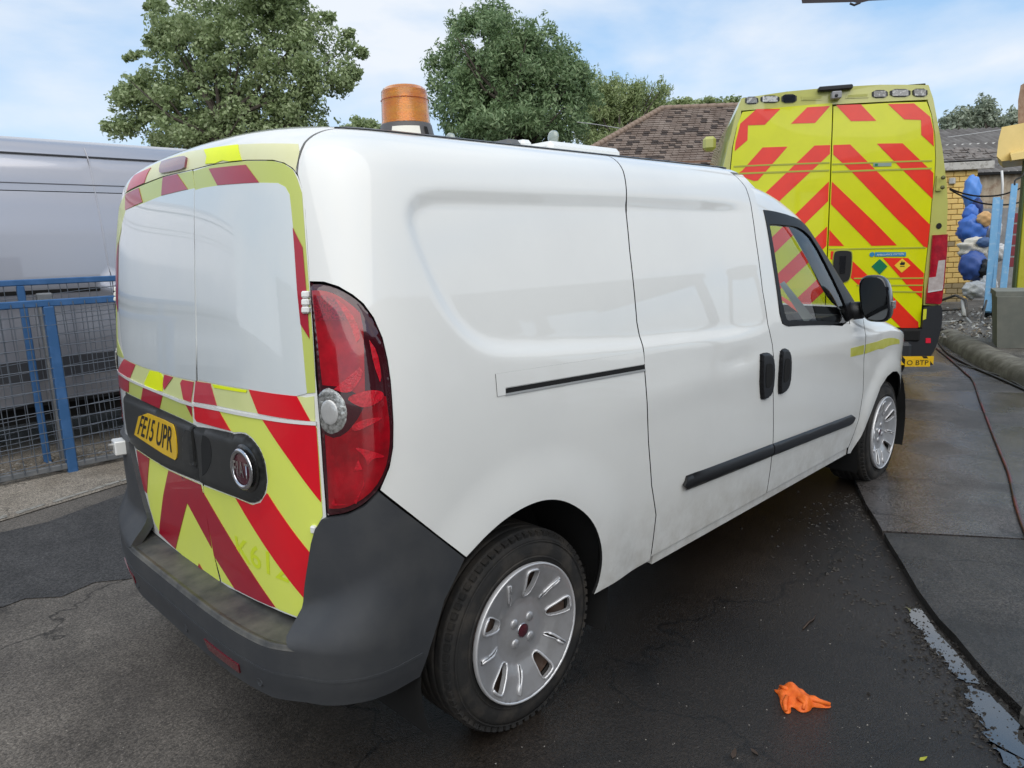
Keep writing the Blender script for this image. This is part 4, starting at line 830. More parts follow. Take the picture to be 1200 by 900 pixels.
# ------------------------------------------------------------------ things on the roof (bolted on)
def roofz(x, y): return 1.845-.055*(abs(y)/.6)**2
AMB = mat('amber_lens', (1., .24, .008), .10, coat=.8, trans=.62, noise=(7, (1., .40, .015), .35, .7, (1, 1, 5)), ior=1.3)
bx, by_ = .79, -.30; z0 = roofz(bx, by_)+.004
b = MB(); b.lathe([(.100, -.02), (.100, .004), (.091, .030), (.085, .058), (.082, .062), (.0001, .062)], mat('beacon_base_grey', (.085, .08, .078), .45), c=(bx, by_, z0), n=40); be = b.build('beacon', van)
b = MB(); pr = [(.080, .060), (.0815, .066)]
for k in range(20):
    zz = .068+.0050*k; r_ = .0790-.00022*k; pr += [(r_, zz), (r_+.0011, zz+.0025), (r_, zz+.0047)]
pr += [(.0735, .168), (.069, .175), (.060, .1805), (.044, .184), (.0001, .186)]
b.lathe(pr, AMB, c=(bx, by_, z0), n=56); b.lathe([(.0770, .136), (.0800, .138), (.0770, .140)], mat('amber_dark_ring', (.35, .07, .005), .3), c=(bx, by_, z0), n=56); b.build('beacon_lens', be)
b = MB(); b.lathe([(.055, .064), (.050, .10), (.030, .135), (.028, .160), (.0001, .162)], mat('beacon_reflector', (.85, .70, .45), .3, metal=.4), c=(bx, by_, z0), n=32); b.build('beacon_reflector', be)
b = MB()
t0, t1 = -2.62, -1.62
for a_, b_, r0, r1, m in ((-2.75, -1.72, .0985, .0895, mat('beacon_label', (.72, .70, .62), .5)), (-1.52, -1.36, .0985, .0895, DARK)):
    n = 10; V = []
    for k in range(n+1):
        t = a_+(b_-a_)*k/n; V += [(bx+r0*math.cos(t), by_+r0*math.sin(t), z0+.012), (bx+r1*math.cos(t), by_+r1*math.sin(t), z0+.046)]
    b.add(V, [(2*k, 2*k+2, 2*k+3, 2*k+1) for k in range(n)], m)
b.build('beacon_label', be)
b = MB(); b.bevbox((1.62, -.20, 1.84), (2.12, .20, 1.928), WHITE, .025); b.build('roof_vent', van)
b = MB(); b.bevbox((1.47, -.10, 1.84), (1.56, .04, 1.938), mat('vent_grey', (.10, .10, .10), .5), .02); b.bevbox((1.565, -.09, 1.84), (1.63, .03, 1.943), WHITE, .02); b.build('roof_bracket', van)
for (x, z, r) in ((1.235, 1.925, .026), (1.86, 1.985, .030)):
    b = MB(); b.tube([(x, 0, 1.83), (x, 0, z-r)], .006, BLACK); b.lathe([(.0001, .014), (r*.6, .013), (r, .004), (r, -.006), (.0001, -.006)], mat('clear_disc', (.30, .34, .30), .25, coat=1.), c=(x, 0, z), ax='x', n=24); b.build('marker_lamp', van)
# ------------------------------------------------------------------ ground
def flat(name, poly, z, m, kind='structure', par=None):
    me = bpy.data.meshes.new(name); me.from_pydata([(x, y, z) for x, y in poly], [], [tuple(range(len(poly)))]); me.materials.append(m); me.update()
    if me.polygons[0].normal.z < 0: me.flip_normals()
    o = obj(name, me, par); 
    if kind: o['kind'] = kind
    return o
def groundmat(name, base, alt, wet=.0, rough=.85, fine=(.6, 1.5), scale=.8, wetcol=None, bumpd=.004, wlo=.45, whi=.62, bs=160, agg=150, aggc=.55):
    m = bpy.data.materials.new(name); m.use_nodes = True; t = m.node_tree; b = t.nodes['Principled BSDF']; L = t.links.new
    tc = nd(t, 'ShaderNodeTexCoord')
    n1 = nd(t, 'ShaderNodeTexNoise'); n1.inputs['Scale'].default_value = scale; n1.inputs['Detail'].default_value = 9; n1.inputs['Roughness'].default_value = .62; n1.inputs['Distortion'].default_value = .6
    r1 = nd(t, 'ShaderNodeValToRGB'); r1.color_ramp.elements[0].position = .36; r1.color_ramp.elements[1].position = .66; r1.color_ramp.elements[0].color = (*base, 1); r1.color_ramp.elements[1].color = (*alt, 1)
    n2 = nd(t, 'ShaderNodeTexNoise'); n2.inputs['Scale'].default_value = bs; n2.inputs['Detail'].default_value = 3
    v = nd(t, 'ShaderNodeTexVoronoi'); v.inputs['Scale'].default_value = 330
    r2 = nd(t, 'ShaderNodeMapRange'); r2.inputs[1].default_value = .3; r2.inputs[2].default_value = .72; r2.inputs[3].default_value = fine[0]; r2.inputs[4].default_value = fine[1]
    # sparse pale grit
    v2 = nd(t, 'ShaderNodeTexVoronoi'); v2.inputs['Scale'].default_value = 42; r3 = nd(t, 'ShaderNodeMath', operation='LESS_THAN'); r3.inputs[1].default_value = .085
    mul = nd(t, 'ShaderNodeMix', data_type='RGBA', blend_type='MULTIPLY'); mul.inputs[0].default_value = 1.
    mg = nd(t, 'ShaderNodeMix', data_type='RGBA'); mg.inputs[7].default_value = (.16, .155, .145, 1)
    for n in (n1, n2, v, v2): L(tc.outputs['Object'], n.inputs['Vector'])
    L(n1.outputs[0], r1.inputs[0]); L(n2.outputs[0], r2.inputs[0]); L(r1.outputs[0], mul.inputs[6]); va = nd(t, 'ShaderNodeTexVoronoi'); va.inputs['Scale'].default_value = agg; L(tc.outputs['Object'], va.inputs['Vector']); sp_ = nd(t, 'ShaderNodeSeparateColor'); L(va.outputs['Color'], sp_.inputs[0]); ra = nd(t, 'ShaderNodeMapRange'); ra.inputs[3].default_value = 1-aggc; ra.inputs[4].default_value = 1+aggc*1.25; L(sp_.outputs[0], ra.inputs[0]); m2 = nd(t, 'ShaderNodeMath', operation='MULTIPLY'); L(r2.outputs[0], m2.inputs[0]); L(ra.outputs[0], m2.inputs[1]); L(m2.outputs[0], mul.inputs[7])
    L(v2.outputs['Distance'], r3.inputs[0]); gm = nd(t, 'ShaderNodeMath', operation='MULTIPLY'); gm.inputs[1].default_value = .55; L(r3.outputs[0], gm.inputs[0]); L(gm.outputs[0], mg.inputs[0]); L(mul.outputs[2], mg.inputs[6])
    L(mg.outputs[2], b.inputs['Base Color'])
    n3 = nd(t, 'ShaderNodeTexNoise'); n3.inputs['Scale'].default_value = 1.3; n3.inputs['Detail'].default_value = 5; L(tc.outputs['Object'], n3.inputs['Vector'])
    rr = nd(t, 'ShaderNodeMapRange'); rr.inputs[1].default_value = wlo; rr.inputs[2].default_value = whi; rr.inputs[3].default_value = rough; rr.inputs[4].default_value = rough if not wet else max(.12, rough-wet)
    L(n3.outputs[0], rr.inputs[0]); L(rr.outputs[0], b.inputs['Roughness'])
    bp = nd(t, 'ShaderNodeBump'); bp.inputs['Strength'].default_value = .55; bp.inputs['Distance'].default_value = bumpd
    ad = nd(t, 'ShaderNodeMath', operation='ADD'); L(v.outputs['Distance'], ad.inputs[0]); L(n2.outputs[0], ad.inputs[1]); L(ad.outputs[0], bp.inputs['Height']); L(bp.outputs[0], b.inputs['Normal'])
    m.diffuse_color = (*base, 1); return m
ASPH = groundmat('worn_asphalt', (.058, .051, .045), (.165, .147, .126), .0, .80, fine=(.55, 1.5), scale=.75, bumpd=.003, bs=120, agg=150, aggc=.34)
# damp zone on the right of the vans: the same asphalt, darkened and glossier with water
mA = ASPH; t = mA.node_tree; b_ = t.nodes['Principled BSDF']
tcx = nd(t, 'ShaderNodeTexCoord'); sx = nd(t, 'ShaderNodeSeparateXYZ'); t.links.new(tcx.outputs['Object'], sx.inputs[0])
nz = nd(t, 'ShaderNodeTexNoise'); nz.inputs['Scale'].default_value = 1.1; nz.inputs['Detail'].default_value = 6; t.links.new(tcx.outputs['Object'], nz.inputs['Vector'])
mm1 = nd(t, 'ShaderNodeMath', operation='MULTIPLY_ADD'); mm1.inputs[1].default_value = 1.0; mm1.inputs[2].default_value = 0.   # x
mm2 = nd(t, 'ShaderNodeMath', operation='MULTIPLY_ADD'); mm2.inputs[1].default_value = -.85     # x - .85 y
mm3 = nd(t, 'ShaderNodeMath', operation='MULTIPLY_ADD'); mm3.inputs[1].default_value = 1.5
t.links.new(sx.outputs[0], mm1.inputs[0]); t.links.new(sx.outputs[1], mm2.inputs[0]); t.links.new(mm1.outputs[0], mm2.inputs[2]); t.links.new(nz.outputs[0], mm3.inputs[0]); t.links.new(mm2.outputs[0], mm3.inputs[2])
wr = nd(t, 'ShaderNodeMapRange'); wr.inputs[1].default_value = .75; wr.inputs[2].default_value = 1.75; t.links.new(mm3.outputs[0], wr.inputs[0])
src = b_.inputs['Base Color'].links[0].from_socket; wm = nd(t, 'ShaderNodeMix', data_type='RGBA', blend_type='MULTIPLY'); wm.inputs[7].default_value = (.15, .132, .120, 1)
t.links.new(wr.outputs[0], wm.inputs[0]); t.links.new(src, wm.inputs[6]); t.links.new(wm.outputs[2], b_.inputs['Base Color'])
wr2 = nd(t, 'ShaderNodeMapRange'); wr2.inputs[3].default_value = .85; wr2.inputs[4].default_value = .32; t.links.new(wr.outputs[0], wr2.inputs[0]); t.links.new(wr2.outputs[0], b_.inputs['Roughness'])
def wear(m, dark=.55, sc_=2.2, lo=.56, hi=.68, crack=.75, csc=.55):
    t = m.node_tree; b = t.nodes['Principled BSDF']; L = t.links.new; src = b.inputs['Base Color'].links[0].from_socket
    tc = nd(t, 'ShaderNodeTexCoord'); n = nd(t, 'ShaderNodeTexNoise'); n.inputs['Scale'].default_value = sc_; n.inputs['Detail'].default_value = 8; n.inputs['Roughness'].default_value = .65; n.inputs['Distortion'].default_value = .9; L(tc.outputs['Object'], n.inputs['Vector'])
    r = nd(t, 'ShaderNodeMapRange'); r.inputs[1].default_value = lo; r.inputs[2].default_value = hi; r.inputs[3].default_value = 1; r.inputs[4].default_value = dark; L(n.outputs[0], r.inputs[0])
    n2 = nd(t, 'ShaderNodeTexNoise'); n2.inputs['Scale'].default_value = 3.5; n2.inputs['Detail'].default_value = 6; L(tc.outputs['Object'], n2.inputs['Vector'])
    ad = nd(t, 'ShaderNodeMix', data_type='RGBA', blend_type='LINEAR_LIGHT'); ad.inputs[0].default_value = .22; L(tc.outputs['Object'], ad.inputs[6]); L(n2.outputs['Color'], ad.inputs[7])
    v = nd(t, 'ShaderNodeTexVoronoi'); v.feature = 'DISTANCE_TO_EDGE'; v.inputs['Scale'].default_value = csc; L(ad.outputs[2], v.inputs['Vector'])
    c = nd(t, 'ShaderNodeMapRange'); c.inputs[1].default_value = 0; c.inputs[2].default_value = .006; c.inputs[3].default_value = 1-crack; c.inputs[4].default_value = 1; L(v.outputs['Distance'], c.inputs[0])
    mk = nd(t, 'ShaderNodeMath', operation='MULTIPLY'); L(r.outputs[0], mk.inputs[0]); L(c.outputs[0], mk.inputs[1])
    x = nd(t, 'ShaderNodeMix', data_type='RGBA', blend_type='MULTIPLY'); x.inputs[0].default_value = 1; L(src, x.inputs[6]); L(mk.outputs[0], x.inputs[7]); L(x.outputs[2], b.inputs['Base Color'])
wear(ASPH)
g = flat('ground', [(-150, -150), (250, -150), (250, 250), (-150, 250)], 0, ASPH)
SHADOW = groundmat('painted_shadow_ground', (.032, .031, .031), (.056, .054, .053), 0, .8, scale=2, bumpd=.003)  # ground colour darkened to stand for the white van's shadow
CONC = groundmat('pale_concrete', (.17, .145, .115), (.27, .24, .20), 0, .85, scale=2.2, bumpd=.003)
WETC = groundmat('wet_concrete', (.036, .033, .032), (.080, .072, .068), .36, .46, scale=1.3, bumpd=.0009, wlo=.42, whi=.54)
WETC2 = groundmat('damp_concrete', (.020, .019, .018), (.050, .046, .042), .28, .55, scale=2.2, bumpd=.004)
wear(SHADOW, .75, 3., .5, .7, .3, .8); wear(CONC, .6, 3., .5, .7, .6, .9); wear(WETC, .55, 2.5, .5, .66, .7, .5); wear(WETC2, .6, 2.5, .5, .66, .7, .6)
flat('shadow_strip', [(-6, 2.35), (-1.2, 2.62), (.1, 2.50), (.6, 2.72), (1.6, 2.95), (6.5, 3.2), (6.5, 1.0), (1.2, 1.05), (.55, 1.16), (.174, 1.27), (.05, 1.36), (-.10, 1.31), (-.22, 1.42), (-.305, 1.40), (-.5, 1.52), (-1.0, 1.40), (-1.6, 1.52), (-6, 1.45)], .004, SHADOW)  # shadow left of the white van, painted as a darker ground sheet
flat('concrete_strip', [(-8, 2.75), (-1.2, 2.80), (-.15, 2.72), (.6, 2.93), (2.5, 3.16), (8, 3.5), (8, 30), (-8, 30)], .006, CONC)
# a worn white line along the strip
wl = MB(); rr_ = random.Random(3)
x = -1.5
while x < 4:
    L_ = rr_.uniform(.05, .22); y0 = 2.86+.13*(x-.1)+rr_.uniform(-.012, .012)
    y0 = 2.80+.30*(x+.1) if x < 1.2 else 3.19+.05*(x-1.2)
    wl.add([(x, y0-rr_.uniform(.02, .035), .0095), (x+L_, y0+.3*L_-rr_.uniform(.015, .03), .0095), (x+L_, y0+.3*L_+rr_.uniform(.01, .03), .0095), (x, y0+rr_.uniform(.015, .03), .0095)], [(0, 1, 2, 3)], mat('worn_white_line', (.30, .29, .26), .8, noise=(30, (.16, .15, .13), .45, .6)))
    x += L_+rr_.choice([0.005, .01, .05])
tag(wl.build('painted_line'), None, kind='structure')
# wash-down slab on the right with its worn edge and a saw joint
slabe = [(1.55, -2.09), (1.717, -1.991), (1.84, -1.88), (1.969, -1.784), (2.06, -1.72), (2.153, -1.641), (2.356, -1.508), (2.60, -1.37), (2.819, -1.241), (3.05, -1.11), (3.248, -.991), (3.5, -.86), (4.5, -.35), (6.0, .2), (8.3, .9), (10.5, 1.2)]
n_ = MB(); Z = .035
far = [(16, 1.6), (16, -9), (-.2, -9)]
jx = lambda y: 2.902+(y+1.292)*(3.199-2.902)/(-1.721+1.292)
# two bays divided by the joint
bayA = [p for p in slabe if p[0] < 2.85]+[(2.895, -1.20), (3.30, -1.86), (8.2, -9), (-2.2, -9)]
bayB = [(2.915, -1.185)]+[p for p in slabe if p[0] > 3.0]+[(10.5, -9), (8.22, -9), (3.32, -1.86)]
for k, (poly, m) in enumerate(((bayA, WETC2), (bayB, WETC))):
    b = MB(); N = len(poly); b.add([(x, y, Z) for x, y in poly], [tuple(range(N))], m)
    cx_, cy_ = 5, -5
    b.add([(x, y, Z) for x, y in poly]+[(x, y, -.05) for x, y in poly], [(i, (i+1) % N, N+(i+1) % N, N+i) for i in range(N)], m)
    tag(b.build('concrete_slab'), None, kind='structure')
# crumbled mortar and grit along the slab edge, one mass nobody could count
b = MB(); rr_ = np.random.default_rng(5); GR = mat('wet_grit', (.018, .016, .014), .6, noise=(30, (.055, .048, .04), .4, .7))
E_ = np.array(slabe[:12])
for k in range(1100):
    s = rr_.uniform(0, len(E_)-1.001); i = int(s); p = E_[i]+(E_[i+1]-E_[i])*(s-i); d = E_[i+1]-E_[i]; nrm = np.array([-d[1], d[0]])/np.hypot(*d)
    dens_ = .12 if p[0] < 2.2 or p[0] > 3.1 else .22
    q = p+nrm*abs(rr_.normal(0, dens_))+nrm*.01; r = rr_.uniform(.003, .010)*(1.6 if rr_.random() < .04 else 1)
    a = rr_.uniform(0, 6.28, 3); pts = [(q[0]+r*math.cos(a[0]+2.1*j)*rr_.uniform(.7, 1.3), q[1]+r*math.sin(a[0]+2.1*j), .001) for j in range(3)]+[(q[0], q[1], r*rr_.uniform(.4, .9))]
    b.add(pts, [(0, 1, 3), (1, 2, 3), (2, 0, 3)], GR)
tag(b.build('grit'), 'dark wet grit and crumbled mortar along the edge of the concrete slab', 'grit', kind='stuff')
# grit and small stones over the yard
b = MB(); GS = mat('pale_grit', (.30, .28, .25), .8)
for k in range(420):
    p = gnd(rr_.uniform(-40, 1190), rr_.uniform(600, 930)); r = rr_.uniform(.0012, .0036)
    if -.1 < p[0] < 4.6 and abs(p[1]) < .9: continue
    a = rr_.uniform(0, 6.28); pts = [(p[0]+r*math.cos(a+2.1*j), p[1]+r*math.sin(a+2.1*j), .0) for j in range(3)]+[(p[0], p[1], r*.8)]
    b.add(pts, [(0, 1, 3), (1, 2, 3), (2, 0, 3)], GS)
tag(b.build('loose_grit'), 'tiny pale grit scattered over the dark yard asphalt', 'grit', kind='stuff')
# puddle in the gutter
WAT = bpy.data.materials.new('puddle_water'); WAT.use_nodes = True; q = WAT.node_tree.nodes['Principled BSDF']; q.inputs['Base Color'].default_value = (.045, .043, .040, 1); q.inputs['Roughness'].default_value = .02; q.inputs['Specular IOR Level'].default_value = 1.0; q.inputs['IOR'].default_value = 1.6; q.inputs['Coat Weight'].default_value = .5
def wobble(poly, amp, seed, sp=.02):
    r = random.Random(seed); return [(x+r.uniform(-amp, amp), y+r.uniform(-amp, amp)) for x, y in dens(poly, sp)]
pud = [(2.225, -1.51), (2.245, -1.552), (2.13, -1.637), (2.04, -1.715), (1.95, -1.78), (1.84, -1.865), (1.82, -1.80), (1.88, -1.75), (1.95, -1.69), (1.99, -1.645), (2.06, -1.61), (2.13, -1.56)]
pud2 = [(1.80, -1.885), (1.70, -1.975), (1.60, -2.04), (1.50, -2.08), (1.46, -2.01), (1.56, -1.93), (1.62, -1.905), (1.68, -1.86), (1.74, -1.835), (1.795, -1.83)]
flat('puddle', wobble(pud, .010, 2, .014), .005, WAT); flat('puddle', wobble(pud2, .015, 5, .014), .005, WAT)
b = MB(); r5 = np.random.default_rng(15); PV = np.array(pud+pud2)
for k in range(420):
    i_ = int(r5.integers(0, len(PV))); p = PV[i_]+(PV[(i_+1) % len(PV)]-PV[i_])*r5.random()+r5.normal(0, .016, 2); s = r5.uniform(.003, .009)*(1.8 if r5.random() < .06 else 1); a = r5.uniform(0, 6.28)
    b.add([(p[0]+s*math.cos(a+2.1*j), p[1]+s*math.sin(a+2.1*j), .003) for j in range(3)]+[(p[0], p[1], .004+s*.7)], [(0, 1, 3), (1, 2, 3), (2, 0, 3)], GR)
tag(b.build('puddle_grit'), 'dark grit standing in the shallow edges of the puddle', 'grit', kind='stuff')
# stone at the corner of the slab
b = MB(); pts = []
b.bevbox((1.66, -2.12, .0), (1.86, -1.985, .062), mat('worn_stone', (.10, .095, .085), .8, noise=(9, (.17, .16, .14), .4, .7), bump=(40, .5, .006)), .025, Matrix.Rotation(.0, 4, 'Z'))
tag(b.build('kerb_stone'), 'small worn grey stone lying at the broken edge of the slab, bottom right', 'stone')
# ------------------------------------------------------------------ orange glove
gl = MB(); G0 = np.array([1.352, -1.462, 0.0]); OR = mat('orange_nitrile', (.85, .17, .02), .55, noise=(60, (.68, .10, .01), .4, .75), bump=(420, .6, .0012))
ex = RT0.copy(); ey = np.array([FW[0], FW[1], 0]); ey /= np.linalg.norm(ey)
def gp(u, v, h): return G0+ex*u*1.38+ey*(v-.02)*1.55+np.array([0, 0, h*1.3])
NU, NV = 26, 20
def crump(u, v): return .009+.008*math.sin(70*u+30*v)+.006*math.sin(110*v-40*u+1.)+.004*math.sin(190*u+60*v)
outl = [(-.052, -.004), (-.050, .018), (-.040, .048), (-.045, .072), (-.034, .070), (-.026, .082), (-.012, .070), (.006, .064), (.024, .060), (.032, .040), (.036, .022), (.058, .016), (.064, .008), (.058, .002), (.034, .004), (.020, .008), (.010, -.004), (-.006, -.010), (-.018, -.006), (-.022, .006), (-.030, .010), (-.036, -.008), (-.046, -.012)]
vo, T, idx = tri2d(chaikin(outl, 1, 120), [], .005)
dd = dpoly(vo, chaikin(outl, 1, 120)); Hh = np.array([max(.0, crump(a, b_)) for a, b_ in vo])*np.clip(dd/.008, 0, 1)+.0012+.012*np.exp(-((vo[:, 0]+.01)**2+(vo[:, 1]-.035)**2)/.0006)
top = [gp(a, b_, h) for (a, b_), h in zip(vo, Hh)]; bot = [gp(a, b_, .0006) for a, b_ in vo]
gl.add(top+bot, [tuple(t_) for t_ in T]+[tuple(x+len(vo) for x in t_[::-1]) for t_ in T]+[(idx[0][i], idx[0][(i+1) % len(idx[0])], idx[0][(i+1) % len(idx[0])]+len(vo), idx[0][i]+len(vo)) for i in range(len(idx[0]))], OR, True)
for (pp, r) in (([(.010, .020, .016), (.030, .014, .014), (.060, .006, .008)], .0085), ([(-.030, .030, .014), (-.044, .010, .012), (-.048, -.008, .007)], .008), ([(-.01, .02, .018), (.0, .004, .014), (-.008, -.006, .008)], .007), ([(-.02, .05, .018), (-.03, .068, .012)], .008)):
    gl.tube([gp(*p) for p in pp], [r*.9]+[r]*(len(pp)-2)+[r*.7], OR, 9)
tag(gl.build('glove'), 'crumpled orange rubber glove lying on the dark asphalt', 'glove')
# leaves and twig
lf = MB(); LB = mat('brown_leaf', (.045, .028, .018), .6)
def leafy(px_, py_, s, m, ang):
    p = gnd(px_, py_); c, s_ = math.cos(ang), math.sin(ang); o = []
    for u, v, h in ((-1, 0, 0), (-.4, .35, .25), (.4, .3, .1), (1, 0, .35), (.35, -.3, .3), (-.4, -.35, .05), (0, 0, .12)):
        o.append((p[0]+s*(u*c-v*s_), p[1]+s*(u*s_+v*c), .002+s*h*.6))
    return o
def leaf_obj(px_, py_, s, m, ang, label):
    b = MB(); b.add(leafy(px_, py_, s, m, ang), [(0, 5, 6), (5, 4, 6), (4, 3, 6), (3, 2, 6), (2, 1, 6), (1, 0, 6)], m, True); tag(b.build('fallen_leaf'), label, 'leaf')
leaf_obj(860, 884, .022, LB, .3, 'curled brown leaf left of its pair near the bottom edge below the orange glove')
leaf_obj(884, 882, .016, LB, 1.3, 'darker brown leaf scrap beside the larger curled brown leaf')
leaf_obj(1082, 890, .016, mat('yellow_leaf', (.36, .36, .03), .5), -.4, 'thin yellow green leaf on the asphalt near the bottom edge')
b = MB(); b.tube([gnd(941, 738)+[0, 0, .004], gnd(948, 731)+[0, 0, .008], gnd(953, 727)+[0, 0, .005], gnd(956, 722)+[0, 0, .006]], [.003, .004, .0035, .002], LB, 6); tag(b.build('twig'), 'short dark twig on the asphalt above the orange glove', 'twig')
# ------------------------------------------------------------------ hose and cable
def smooth_path(P, n=12):
    P = np.array(P, float); o = []
    for i in range(len(P)-1):
        p0, p1, p2, p3 = P[max(i-1, 0)], P[i], P[i+1], P[min(i+2, len(P)-1)]
        for k in range(n):
            t = k/n; o.append(.5*((2*p1)+(-p0+p2)*t+(2*p0-5*p1+4*p2-p3)*t*t+(-p0+3*p1-3*p2+p3)*t**3))
    o.append(P[-1]); return o
b = MB(); HP = [(1097, 408), (1112, 420), (1130, 436), (1140, 446), (1148, 468), (1160, 500), (1172, 530), (1182, 555), (1190, 590), (1199, 618), (1215, 650)]
b.tube(smooth_path([gnd(x, y, Z+.010) for x, y in HP]), .0085, mat('dark_red_hose', (.10, .012, .014), .4, noise=(2.5, (.020, .014, .014), .45, .55)), 8)
tag(b.build('hose'), 'thin dark red hose running along the wet slab to the kerb', 'hose')
b = MB(); b.tube(smooth_path([gnd(x, y, Z+.012) for x, y in ((1100, 402), (1112, 415), (1140, 430), (1170, 443), (1215, 463))]), .012, BLACK, 8); tag(b.build('cable'), 'thick black cable lying along the foot of the kerb', 'cable'); b = MB()
b.tube(smooth_path([gnd(x, y, Z+.010) for x, y in ((1118, 425), (1150, 434), (1175, 441), (1196, 452), (1225, 470))]), .006, mat('grey_cable', (.09, .09, .085), .5), 8)
tag(b.build('cable'), 'thin grey cable lying beside the thick black cable on the slab', 'cable')
# ------------------------------------------------------------------ kerb and raised pavement on the right
KERB = mat('mossy_kerb_concrete', (.105, .098, .078), .8, noise=(7, (.22, .21, .18), .42, .68), bump=(55, .6, .006))
kb = [gnd(1096, 402), gnd(1110, 411), gnd(1135, 427), gnd(1170, 445), gnd(1205, 461), gnd(1260, 492)]
b = MB(); prof = [(0, 0), (.015, .10), (.05, .145), (.11, .165), (.19, .160), (.23, .135), (.24, .0)]
V = []
for i, p in enumerate(kb):
    d = np.array(kb[min(i+1, 5)])-kb[max(i-1, 0)]; d /= np.linalg.norm(d); nr = np.array([d[1], -d[0], 0]); nr = nr if nr[0] > 0 else -nr
    for (u, h) in prof: V.append(p+nr*u*1.3+np.array([0, 0, h*1.2]))
m_ = len(prof)
b.add(V, [(i*m_+k, (i+1)*m_+k, (i+1)*m_+k+1, i*m_+k+1) for i in range(5) for k in range(m_-1)], KERB, True); tag(b.build('kerb'), None, kind='structure')
PAV = groundmat('raised_yard_concrete', (.060, .056, .050), (.16, .15, .135), 0, .75, scale=2.6, bumpd=.004)
edge = []
for i, p in enumerate(kb):
    d = np.array(kb[min(i+1, 5)])-kb[max(i-1, 0)]; d /= np.linalg.norm(d); nr = np.array([d[1], -d[0], 0]); nr = nr if nr[0] > 0 else -nr
    edge.append((p+nr*.28)[:2])
flat('pavement', [tuple(e) for e in edge]+[(11, -6), (40, -6), (40, 6), (13.5, 1.8), (11.4, 1.0)], .15, PAV)
# ------------------------------------------------------------------ ambulance
AO = (6.226, .475); AY = .583
am = thing('ambulance', 'tall yellow ambulance with red chevrons on its rear doors, parked beyond the white van', 'ambulance', (AO[0], AO[1], 0), AY)
YB = mat('ambulance_yellow_paint', (.50, .50, .13), .3, coat=.8, noise=(3, (.46, .46, .12), .4, .7))
YL = mat('ambulance_lime_film', (.68, .70, .0), .3, coat=.4, noise=(3, (.62, .64, .0), .4, .7)); RO = mat('ambulance_red_film', (.84, .035, .012), .3, coat=.4, noise=(4, (.74, .028, .014), .4, .7))
DA = PATA
def A(off, bow=True):   # rear face: u right, z up -> local coords (x forward)
    def f(u, v, e):
        u = np.asarray(u, float); v = np.asarray(v, float)
        return np.stack([-off+.05*(np.abs(u)/1.0)**3+.02*np.clip(v-1.6, 0, 2)**2, -u, v], -1)
    return f
def ash(name, L, m, off, par, thick=.003, sp=.12, holes=()): return sheet(name, L, A(off), m, par, sp=sp, thick=thick, holes=holes)
oR = [(.80, 2.80), (.845, 2.68), (.881, 2.527), (.948, 2.232), (1.002, 1.933), (1.024, 1.745), (1.034, 1.502), (1.036, 1.21), (1.029, .977), (1.020, .851)]
ring = oR+[(1.018, .45)]; full = [(u, z) for u, z in ring]+[(-u, z) for u, z in ring[::-1]]
b = MB(); V = []; xs = [(.05, .975), (.10, 1.0), (1.5, 1.0), (3.9, 1.0), (4.3, .985), (4.6, .93)]
for x, s_ in xs:
    for u, z in full: V.append((x+.02*max(z-1.6, 0)**2, -u*s_, .45+(z-.45)*(s_ if x > 1 else 1)+(.02 if abs(u) < .81 and z > 2.79 else 0)))
N = len(full); b.add(V, [(i*N+k, i*N+(k+1) % N, (i+1)*N+(k+1) % N, (i+1)*N+k) for i in range(len(xs)-1) for k in range(N)], YB, True)
b.add(V[-N:], [tuple(range(N))], YB); b.build('body', am)
pl_ = [(.80, 2.80), (.845, 2.68), (.881, 2.527), (.948, 2.232), (1.002, 1.933), (1.024, 1.745), (1.030, 1.502), (1.032, 1.21), (1.026, .977), (1.016, .83), (.87, .84), (.862, 1.07), (.880, 1.43), (.887, 1.80), (.899, 1.98), (.895, 2.166), (.878, 2.365), (.840, 2.547), (.80, 2.665)]
for s_ in (1, -1): ash('corner_post', [(u*s_, z) for u, z in pl_], YB, .0, am, .06, .10)
ash('rear_header', [(-.80, 2.81), (-.4, 2.835), (0, 2.84), (.4, 2.83), (.80, 2.80), (.828, 2.674), (0, 2.690), (-.80, 2.70)], YB, .0, am, .05, .12)
dr = [(.005, 2.672), (.45, 2.667), (.788, 2.655), (.831, 2.547), (.869, 2.365), (.886, 2.166), (.890, 1.982), (.878, 1.797), (.871, 1.431), (.853, 1.069), (.850, .635), (.005, .645)]
dl = [(-u-.001 if u > .006 else -.005, z+(.03 if z > 2.5 else .01 if z > 2 else 0)) for u, z in dr]; dl = [(u, z) for u, z in dl]
aR = ash('rear_door', dr, YL, .008, am, .03); aL = ash('rear_door', dl, YL, .008, am, .03)
def clip(L, lo, hi): return [(min(max(u, lo), hi), z) for u, z in L]
for k in ('r3', 'r4', 'r8', 'r10', 'r11', 'r14', 'r16', 'r12'):
    L = DA[k]
    if k == 'r10': L = [(.012, 2.005), (.387, 1.628), (.602, 1.400), (.383, 1.404), (.012, 1.80)]
    if k == 'r12': L = [(.008, 1.567), (.143, 1.412), (.008, 1.418)]
    ash('reflective_stripe', L, RO, .0105, aR, .001)
ash('reflective_stripe', [(.014, 2.33), (.158, 2.326), (.389, 2.082), (.86, 1.59), (.868, 1.375), (.815, 1.42), (.608, 1.619), (.176, 2.087), (.017, 2.245)], RO, .0105, aR, .001)
ash('reflective_stripe', [(.028, 1.367), (.129, 1.364), (.47, 1.025), (.83, .682), (.835, .635), (.676, .637), (.40, .93), (.028, 1.30)], RO, .0105, aR, .001)
for k in ('r1', 'r2', 'r5'): ash('reflective_stripe', DA[k], RO, .0105, aL, .001)
